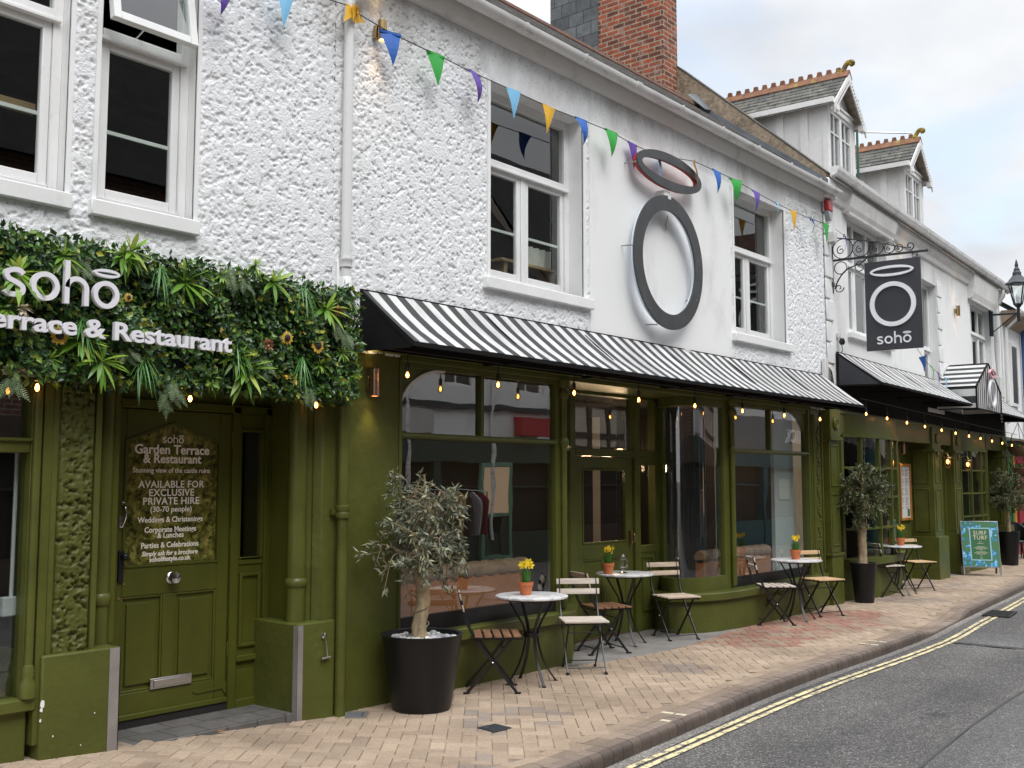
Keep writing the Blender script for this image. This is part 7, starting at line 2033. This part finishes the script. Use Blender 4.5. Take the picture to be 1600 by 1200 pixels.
# ------------------------------------------------------------------ pavement board
t = thing('pavement_board', 'pavement menu board with blue flowers on green and cream letters', 'sign', (20.98, -.03, G(21) + .003), R_(-63))
W_, Hh = .33, .98; tl = R_(11)
def lean(g, s): return g.xf(Matrix.Translation((0, -s * .005, 1.0)) @ Matrix.Rotation(-s * tl, 4, 'X') @ Matrix.Translation((0, 0, -1.0)))
for s in (1, -1):
    g = MB()
    for x in (-W_, W_ - .03): g.box(x, -.015, .0, x + .03, .015, 1.0)
    g.box(-W_ + .03, -.015, .96, W_ - .03, .015, 1.0); g.box(-W_ + .03, -.015, .14, W_ - .03, .015, .18)
    lean(g, s); fr = g.build('frame', M['steel'] if s == 1 else M['old_timber'], t, bevel=.003)
    g = MB(); g.box(-W_ + .012, -.019, .155, W_ - .012, .004, .992); lean(g, s); pn = g.build('panel', M['floral'] if s == 1 else M['old_timber'], fr)
    if s == 1:
        g = MB(); g.box(-.185, -.022, .265, .185, -.018, .875); lean(g, 1); g.build('pale_border', M['board_pale'], pn)
        g = MB(); g.box(-.165, -.024, .285, .165, -.020, .855); lean(g, 1); g.build('green_panel', M['board_green'], pn)
        g = MB()
        line(g, 'SURF', 0, .745, .105, .0016, .92, y=-.0255, d=.002, space=1.12); line(g, 'TURF', 0, .655, .105, .0016, .92, y=-.0255, d=.002, space=1.12)
        random.seed(4)
        for z, w_ in ((.605, .04), (.575, .10), (.515, .13), (.495, .23), (.475, .17), (.455, .05), (.42, .17), (.40, .24), (.38, .15), (.345, .03), (.305, .05)):
            x = -w_ / 2
            while x < w_ / 2:
                q = random.uniform(.012, .03); g.box(x, -.0255, z, min(x + q, w_ / 2), -.0236, z + .010); x += q + .006
        random.seed(12)
        lean(g, 1); g.build('lettering', M['cream'], pn, fix=False)
g = MB(); g.box(-.28, -.05, .30, -.27, .05, .31); g.build('stay', M['steel'], t)
# black rattan chair at the far right
t = thing('rattan_chair', 'black rattan armchair at the far right before the green shop', 'chair', (12.15, .02, -.13), R_(200), frame=F2)
g = MB(); g.lathe([(0, .40), (.25, .40), (.27, .43), (.25, .46), (0, .46)], (0, 0, 0), 20, cap=False); g.build('seat', M['rattan'], t, smooth=40)
g = MB(); vs = []; n = 16
for i in range(n + 1):
    a = -PI * .62 + PI * 1.24 * i / n + PI; hgt = .66 + .22 * math.cos((i / n - .5) * PI) ** 2
    for r_, z in ((.27, .42), (.30, hgt), (.265, hgt), (.24, .42)): vs.append((r_ * math.cos(a), r_ * math.sin(a), z))
g.add(vs, [(i * 4 + k, i * 4 + (k + 1) % 4, i * 4 + 4 + (k + 1) % 4, i * 4 + 4 + k) for i in range(n) for k in range(4)] + [(0, 1, 2, 3), (4 * n + 3, 4 * n + 2, 4 * n + 1, 4 * n)]); g.build('backrest', M['rattan'], t, smooth=40)
for sx in (-1, 1):
    for sy in (-1, 1):
        g = MB(); g.tube([(sx * .19, sy * .19, .41), (sx * .23, sy * .23, 0)], .016, 8); g.build('leg', M['rattan'], t)
t = thing('rattan_chair', 'second black rattan armchair half behind the first at the right edge', 'chair', (12.95, -.05, -.14), R_(160), frame=F2)
src = [o for o in COL.objects if o.name.startswith('rattan_chair') and o != t][0]
for ch_ in list(src.children):
    c = ch_.copy(); COL.objects.link(c); c.parent = t

# ------------------------------------------------------------------ behind the glass
def banquette(label, x0, x1, y, ztop):
    t = thing('banquette', label, 'seat', (0, 0, 0), group='leather window seats')
    g = MB(); g.box(x0, y, 0, x1, y + .12, ztop - .10); g.box(x0, y + .12, 0, x1, y + .65, .46)
    n = int((x1 - x0) / .42)
    for i in range(1, n): g.box(x0 + i * .42 - .004, y - .004, .1, x0 + i * .42 + .004, y + .01, ztop - .1)
    g.build('back_panel', M['leather'], t, bevel=.008)
    g = MB(); pts = []; rr = []
    k = int((x1 - x0) / .16) * 4
    for i in range(k + 1):
        pts.append((x0 + (x1 - x0) * i / k, y + .06, ztop - .07)); rr.append(.085 - .012 * abs(math.cos(i * PI / 4)) ** 6)
    g.tube(pts, rr, 14); g.build('top_roll', M['leather_roll'], t, smooth=70)
    return t
banquette('long tan leather window seat behind the big left window', 5.98, 7.93, .30, .965)
banquette('tan leather window seat behind the right window', 11.2, 12.95, .28, .86)
t = thing('curtain', 'dark hanging curtain inside the curved window', 'curtain', (0, 0, 0))
g = MB(); vs = []
for i in range(60): vs += [(10.85 + .022 * i, .78 + .03 * math.sin(i * 1.3), .1), (10.85 + .022 * i, .78 + .03 * math.sin(i * 1.3), 2.6)]
g.add(vs, [(2 * i, 2 * i + 2, 2 * i + 3, 2 * i + 1) for i in range(59)])
b_ = len(g.v); g.add([(x, y + .012, z) for x, y, z in vs], [(2 * i, 2 * i + 2, 2 * i + 3, 2 * i + 1) for i in range(59)]); g.build('cloth', M['curtain'], t, smooth=80)
def pendant(label, loc, r=.09):
    t = thing('pendant_lamp', label, 'lamp', loc, group='lit pendant lamps inside the dining room')
    g = MB(); g.lathe([(.015, .10), (.03, .09), (r, .0), (r - .008, -.005)], (0, 0, 0), 18, cap=False); g.build('shade', M['copper'], t, smooth=40)
    g = MB(); g.sphere((0, 0, .01), .04, 10, 6); g.build('bulb', M['filament'], t, smooth=60)
    g = MB(); g.tube([(0, 0, .1), (0, 0, 2.7 - loc[2])], .004, 5); g.build('cable', M['socket'], t)
    l = bpy.data.lights.new('pendant_light', 'POINT'); l.energy = 9; l.color = (1, .66, .38); l.shadow_soft_size = .06
    lo = bpy.data.objects.new('pendant_light', l); COL.objects.link(lo); lo.parent = t; lo.location = (0, 0, -.06)
pendant('lit copper pendant lamp seen through the door glass on the left', (10.3, 1.35, 1.93)); pendant('lit copper pendant lamp seen through the door glass on the right', (10.95, 1.5, 1.93))
pendant('lit copper pendant lamp high behind the right window', (13.3, 1.6, 2.2)); pendant('lit copper pendant lamp behind the left side of the right window', (12.6, 2.4, 2.15))
pendant('lit copper pendant lamp deep behind the big left window', (7.8, 2.6, 2.0))
q_ = px(826, 418, .52)
t = thing('window_table', 'small timber shelf with folded white menu cards in the upstairs window', 'shelf', (q_.x, .52, q_.z - .03))
g = MB(); g.box(-.55, -.12, 0, .35, .12, .03); g.box(-.5, -.1, -.35, -.45, .1, 0); g.box(.25, -.1, -.35, .3, .1, 0); g.build('shelf_board', M['wood_honey'], t, bevel=.004)
t = thing('menu_cards', 'folded white menu cards standing on the shelf in the upstairs window', 'menus', (q_.x + .02, .5, q_.z))
g = MB()
for i in range(4):
    x = -.10 + i * .10; g.add([(x, 0, 0), (x + .05, -.05, 0), (x + .06, -.05, .2), (x + .01, .0, .2), (x + .10, .0, 0), (x + .11, .0, .2)], [(0, 1, 2, 3), (1, 4, 5, 2)])
g.build('card', M['paper'], t, fix=False)
q_ = px(24, 164, .5)
t = thing('timber_batten', 'plain orange timber batten across the inside of the top left window', 'timber', (q_.x, .5, q_.z))
MB().box(-.7, -.02, -.035, .12, .02, .035).build('batten', M['wood_honey'], t, bevel=.004)
t = thing('wall_conduit', 'white conduit and switch box seen through the left shop window', 'conduit', (2.93, .16, 0))
g = MB(); g.tube([(0, 0, 1.0), (0, 0, 1.9)], .012, 8); g.build('pipe', M['conduit'], t)
MB().box(-.06, -.03, .92, .03, .02, 1.03).build('switch_box', M['conduit'], t, bevel=.006)

# ------------------------------------------------------------------ two people at the bow window table
def person(label, loc, rz, frame, shirt, hair, arms):
    """seated figure: one skinned body in clothes colours by material of separate garments"""
    o = thing('person', label, 'person', loc, rz, frame=frame)
    def skin(name, joints, edges, m, root=0, lv=2):
        me = bpy.data.meshes.new(name); me.from_pydata([j[:3] for j in joints], edges, []); me.materials.append(m)
        ob = bpy.data.objects.new(name, me); COL.objects.link(ob); ob.parent = o
        md = ob.modifiers.new('skin', 'SKIN'); md.use_smooth_shade = True
        for i, j in enumerate(joints):
            sv = me.skin_vertices[0].data[i]; sv.radius = (j[3], j[4] if len(j) > 4 else j[3]); sv.use_root = (i == root)
        ss = ob.modifiers.new('sub', 'SUBSURF'); ss.levels = lv; ss.render_levels = lv
        return ob
    a = arms
    # body: pelvis, chest, neck, head, arms with hands, legs
    J = [(0, 0, .52, .13, .16), (.01, 0, .75, .12, .15), (.03, 0, .98, .11, .17), (.04, 0, 1.09, .055), (.06, 0, 1.16, .06), (.075, 0, 1.25, .085, .072), (.075, 0, 1.33, .065, .06),
         (.03, .19, .99, .058), (.10, .24, .76, .046), (.30, .17, .70, .038), (.38, .15, .70, .032), (.45, .14, .71, .022),
         (.03, -.19, .99, .058), (.10, -.24, .76, .046), (.28, -.17, .74 + a, .038), (.35, -.14, .76 + a, .032), (.41, -.12, .79 + a, .022),
         (.20, .11, .51, .085), (.44, .12, .48, .065), (.46, .12, .25, .05), (.46, .12, .06, .04), (.56, .12, .03, .04),
         (.20, -.11, .51, .085), (.44, -.12, .48, .065), (.46, -.12, .25, .05), (.46, -.12, .06, .04), (.56, -.12, .03, .04)]
    E = [(0, 1), (1, 2), (2, 3), (3, 4), (4, 5), (5, 6), (2, 7), (7, 8), (8, 9), (9, 10), (10, 11), (2, 12), (12, 13), (13, 14), (14, 15), (15, 16), (0, 17), (17, 18), (18, 19), (19, 20), (20, 21), (0, 22), (22, 23), (23, 24), (24, 25), (25, 26)]
    b = skin('body', J, E, M['skin'])
    S_ = [(0, 0, .56, .155, .185), (.01, 0, .75, .145, .175), (.03, 0, .98, .13, .19), (.035, 0, 1.06, .07), (.03, .195, .99, .075), (.09, .235, .80, .065), (.03, -.195, .99, .075), (.09, -.235, .80, .065)]
    skin('shirt', S_, [(0, 1), (1, 2), (2, 3), (2, 4), (4, 5), (2, 6), (6, 7)], shirt)
    T_ = [(0, 0, .50, .15, .18), (.20, .11, .51, .10), (.44, .12, .48, .08), (.46, .12, .25, .065), (.46, .12, .09, .06), (.20, -.11, .51, .10), (.44, -.12, .48, .08), (.46, -.12, .25, .065), (.46, -.12, .09, .06)]
    skin('trousers', T_, [(0, 1), (1, 2), (2, 3), (3, 4), (0, 5), (5, 6), (6, 7), (7, 8)], M['trousers'])
    g = MB(); g.sphere((.055, 0, 1.31), .098, 14, 10, sc=(1, .88, 1.0)); g.sphere((.03, 0, 1.26), .09, 12, 8, sc=(.9, .95, 1.1)); g.build('hair', hair, o, smooth=70)
    g = MB(); g.sphere((.165, 0, 1.245), .016, 8, 6, sc=(1, .8, 1.4))
    for s in (-1, 1): g.sphere((.152, s * .03, 1.275), .010, 8, 6); g.sphere((.075, s * .083, 1.25), .022, 8, 6, sc=(.7, .4, 1.2))
    g.build('face', M['skin'], o, smooth=70)
    g = MB()
    for s, z in ((1, .70), (-1, .76 + a)):
        for k in range(5):
            y = s * .14 + (k - 2) * .016; base = (.40 if s > 0 else .36)
            L_ = (.035, .06, .068, .062, .048)[k]
            g.tube([(base, y, z + .01), (base + L_ * .6, y + (.012 * (k - 2)) * .3, z + .012), (base + L_, y + .004 * (k - 2), z - .004)], [.009, .008, .006], 6)
    g.build('fingers', M['skin'], o, smooth=60)
    return o
person('seated diner in a white shirt behind the bow window panes', (2.15, .95, -.02), R_(200), F2, M['shirt'], M['hair_brown'], .0)
person('seated diner in a blue and white printed top behind the bow window and olive tree', (1.25, .80, -.02), R_(10), F2, M['shirt_print'], M['hair_grey'], .06)
t = thing('dining_table', 'dark dining table between the two diners in the bow window', 'table', (1.7, .85, -.05), frame=F2)
g = MB(); g.box(-.4, -.3, .70, .4, .3, .74); g.build('tabletop', M['wood_brown'], t, bevel=.004)
g = MB(); g.tube([(0, 0, 0), (0, 0, .70)], .04, 10); g.lathe([(.25, 0), (.22, .03), (.04, .05)], (0, 0, 0), 18); g.build('pedestal', M['black_metal'], t, smooth=40)
for (x, rz_, nm) in ((2.17, 200, 'dark stool under the diner in the white shirt'), (1.23, 10, 'dark stool under the diner in the printed top')):
    t = thing('dining_stool', nm, 'stool', (x, .93 if x > 2 else .8, -.05), frame=F2)
    MB().lathe([(0, .38), (.17, .38), (.18, .40), (.17, .42), (0, .42)], (0, 0, 0), 20, cap=False).build('seat', M['old_timber'], t, smooth=40)
    g = MB(); g.tube([(0, 0, 0), (0, 0, .38)], .03, 8); g.lathe([(.16, 0), (.14, .02), (.03, .04)], (0, 0, 0), 16); g.build('pedestal', M['black_metal'], t)
t = thing('cushion', 'pale cushion on the ledge inside the second bow window', 'cushion', (8.0, .45, .72), frame=F2)
g = MB(); g.sphere((0, 0, .16), .17, 14, 8, sc=(.5, 1, 1.0)); g.build('cover', mat('beige_cushion', (.42, .38, .28), .9), t, smooth=70)
g = MB(); g.box(-.5, -.25, -.8, 1.0, .25, -.01)
tt = thing('window_ledge', 'dark timber ledge inside the second bow window', 'ledge', (8.0, .45, .72), frame=F2); g.build('ledge', M['old_timber'], tt)

# ------------------------------------------------------------------ the other side of the street (seen in the window glass)
def facing_house(name, label, x0, x1, y, eave, ridge, wallm, shopm, wins, shopz=2.6, beams=False, sign=None, roofm='slate_dark'):
    t = thing(name, label, 'building', (0, 0, 0))
    hs = [(a, b, a + w_, b + h_) for a, b, w_, h_ in wins]
    mb = MB(); wall_with_holes(mb, x0, shopz, x1, eave, hs, y)
    for h in hs: opening(mb, *h, y, y - .2)
    for x in (x0, x1): mb.quad((x, y, -.5), (x, y - 6, -.5), (x, y - 6, eave), (x, y, eave)); mb.poly([(x, y, eave), (x, y - 6, eave), (x, y - 3, ridge)])
    mb.quad((x0, y - 6, -.5), (x1, y - 6, -.5), (x1, y - 6, eave), (x0, y - 6, eave)); mb.build('wall', wallm, t, fix=False)
    mb = MB(); mb.add([(x0 - .05, y + .25, eave - .05), (x1 + .05, y + .25, eave - .05), (x1 + .05, y - 3, ridge), (x0 - .05, y - 3, ridge), (x1 + .05, y - 6.2, eave - .1), (x0 - .05, y - 6.2, eave - .1)], [(0, 1, 2, 3), (3, 2, 4, 5)]); mb.build('roof', M[roofm], t)
    for h in hs:
        f = MB(); frame_rect(f, h[0], h[1], h[2], h[3], y - .16, y - .10, .06); f.box((h[0] + h[2]) / 2 - .02, y - .15, h[1], (h[0] + h[2]) / 2 + .02, y - .11, h[3]); f.box(h[0], y - .15, (h[1] + h[3]) / 2 - .02, h[2], y - .11, (h[1] + h[3]) / 2 + .02)
        fr = f.build('window', M['white_paint'], t)
        f = MB(); f.box(h[0], y - .145, h[1], h[2], y - .14, h[3]); f.build('pane', M['sign_grey'], fr)
    f = MB(); n = max(2, int((x1 - x0) / 1.9)); w_ = (x1 - x0) / n
    f.box(x0, y - .2, shopz - .5, x1, y + .06, shopz + .02); f.box(x0, y - .2, -.5, x1, y + .02, .55)
    for i in range(n + 1): f.box(x0 + i * w_ - .09, y - .2, -.5, x0 + i * w_ + .09, y + .05, shopz - .5)
    for i in range(n): f.box(x0 + i * w_, y - .1, 1.55, x0 + (i + 1) * w_, y - .05, 1.59)
    sf = f.build('shopfront', shopm, t)
    f = MB(); f.box(x0, y - .14, .55, x1, y - .13, shopz - .5); f.build('shop_glass', M['interior'], sf)
    if beams:
        f = MB()
        for x in np.arange(x0, x1 + .1, .9): f.box(x - .08, y, shopz, x + .08, y + .04, eave)
        for z in np.arange(shopz + .3, eave, .8): f.box(x0, y, z - .07, x1, y + .035, z + .07)
        f.build('timber_beams', M['old_timber'], t)
    if sign:
        f = MB(); tm_ = text_mb(sign, .55, .04, .012, 1.0, 'CENTER', space=1.05); merge(f, tm_, Matrix.Translation(((x0 + x1) / 2, y + .12, shopz + .28)) @ Matrix.Rotation(PI, 4, 'Z')); f.build('sign_lettering', M['sign_white'], t, fix=False)
        f = MB(); f.box(x0, y + .0, shopz + .02, x1, y + .08, shopz + 1.0); f.build('sign_fascia', mat('mid_grey_fascia', (.22, .22, .225), .6), t)
    c = MB(); c.box(x1 - 1.2, y - 3.3, ridge - .5, x1 - .4, y - 2.5, ridge + 1.0); c.build('chimney', M['brick_dark'], t)
    return t
YO = -9.0
facing_house('facing_brick_house', 'dark brick house with slate roof across the street from the terrace door', -7, 11.5, YO - .3, 6.6, 11.4, M['brick_dark'], M['old_timber'], [(x, 3.4, 1.1, 1.7) for x in (-5, -2.5, 0, 2.5, 5, 7.5, 9.7)])
facing_house('facing_white_shop', 'white fronted clothes shop across the street from the big left window', 11.6, 20.0, YO, 6.2, 9.9, M['render_smooth'], mat('sage_green_shop_paint', (.035, .06, .048), .5), [(13.2, 3.7, 1.0, 1.3), (16.0, 3.7, 1.0, 1.3), (18.4, 3.7, 1.0, 1.3)])
facing_house('facing_timbered_house', 'half-timbered cream house across the street from the restaurant door', 20.1, 27.0, YO, 6.2, 10.6, mat('cream_infill', (.55, .47, .38), .8, var=.08), M['old_timber'], [(21.6, 3.7, 1.0, 1.3), (24.6, 3.7, 1.0, 1.3)], beams=True)
facing_house('facing_teal_shop', 'teal painted shop with grey sign fascia across the street from the right window', 27.1, 36.0, YO + .6, 5.8, 9.7, M['render_smooth'], mat('teal_shop_paint', (.012, .085, .10), .4, var=.15, vs=3), [(28.6, 4.2, 1.0, 1.2), (32.4, 4.2, 1.0, 1.2)], sign='CHICK')
facing_house('facing_cream_house', 'cream rendered house beyond the teal shop across the street', 36.1, 46, YO + 1.4, 5.9, 9.4, mat('cream_house_render', (.60, .55, .44), .8, var=.08), M['old_timber'], [(x, 3.6, 1.0, 1.4) for x in (37.5, 40.4, 43.2)])
e_ = facing_house('facing_end_house', 'brick house with slate roof closing the bend at the far end of the street', -9, 9, 0, 6.0, 9.6, M['brick_dark'], M['green_door'], [(x, 3.5, 1.1, 1.5) for x in (-7, -4, -1, 2, 5)])
e_.matrix_world = Matrix.Translation((58, -3, -.4)) @ Matrix.Rotation(R_(80), 4, 'Z')
fw_ = [o for o in COL.objects if o.name == 'facing_white_shop'][0]
g = MB(); g.box(11.6, YO, 3.22, 20.0, YO + .09, 3.34); g.box(11.6, YO, 4.9, 20.0, YO + .06, 5.0); g.build('string_course', M['sign_face'], fw_)
for x_ in (14.9, 17.5, 19.7): MB().tube([(x_, YO + .06, .4), (x_, YO + .06, 6.1)], .05, 8).build('downpipe', M['gutter'], fw_)
MB().box(12.2, YO, 2.68, 15.6, YO + .07, 3.16).build('sign_fascia', mat('pale_grey_fascia', (.50, .49, .47), .6, var=.1), fw_)
MB().box(18.2, YO + .02, 2.7, 19.2, YO + .3, 3.1).build('projecting_sign', M['alarm_red'], fw_)
t = thing('clothes_rail', 'rail of coloured clothes outside the shop across the street', 'clothes rail', (15.6, YO + .5, 0))
g = MB(); g.tube([(-1.2, 0, 0), (-1.2, 0, 1.5), (1.2, 0, 1.5), (1.2, 0, 0)], .015, 6); g.build('rail', M['steel'], t)
for i in range(9):
    x = -1.05 + i * .26; c_ = [(.25, .04, .07), (.5, .48, .42), (.05, .08, .16), (.30, .10, .16), (.10, .22, .16), (.55, .35, .12), (.06, .05, .05), (.40, .38, .40), (.2, .03, .05)][i]
    g = MB(); g.prism([(-.04, 1.46), (-.2, 1.32), (-.16, .55), (.16, .55), (.2, 1.32), (.04, 1.46)], 'X', x - .03, x + .03); g.build('garment', mat('garment_cloth', c_, .9, var=.2, vs=8), t, bevel=.01)
t = thing('fallen_leaf', 'small orange fallen leaf on the paving by the tiled doorstep', 'leaf', (4.20, -.06, .066))
g = MB(); leaf(g, Vector((0, 0, .006)), Vector((1, -.2, .05)), Vector((0, 0, 1)), .07, .04, -.3); g.build('blade', M['rust_leaf'], t, fix=False)
t = thing('shop_door', 'pale green shop door with lit glass across the street', 'door', (17.6, YO + .03, 0))
g = MB(); frame_rect(g, -.5, 0, .5, 2.1, 0, .06, .09); g.box(-.41, 0, .9, .41, .05, .98); g.build('frame', mat('pale_green_door_paint', (.16, .32, .22), .5), t)
MB().box(-.41, .02, .98, .41, .025, 2.0).build('pane', emis('lit_shop_glass', (1, .72, .45), .35), t)
for o in list(COL.objects):
    if o.type == 'MESH' and o.parent is None and 'kind' not in o: o['kind'] = 'structure'
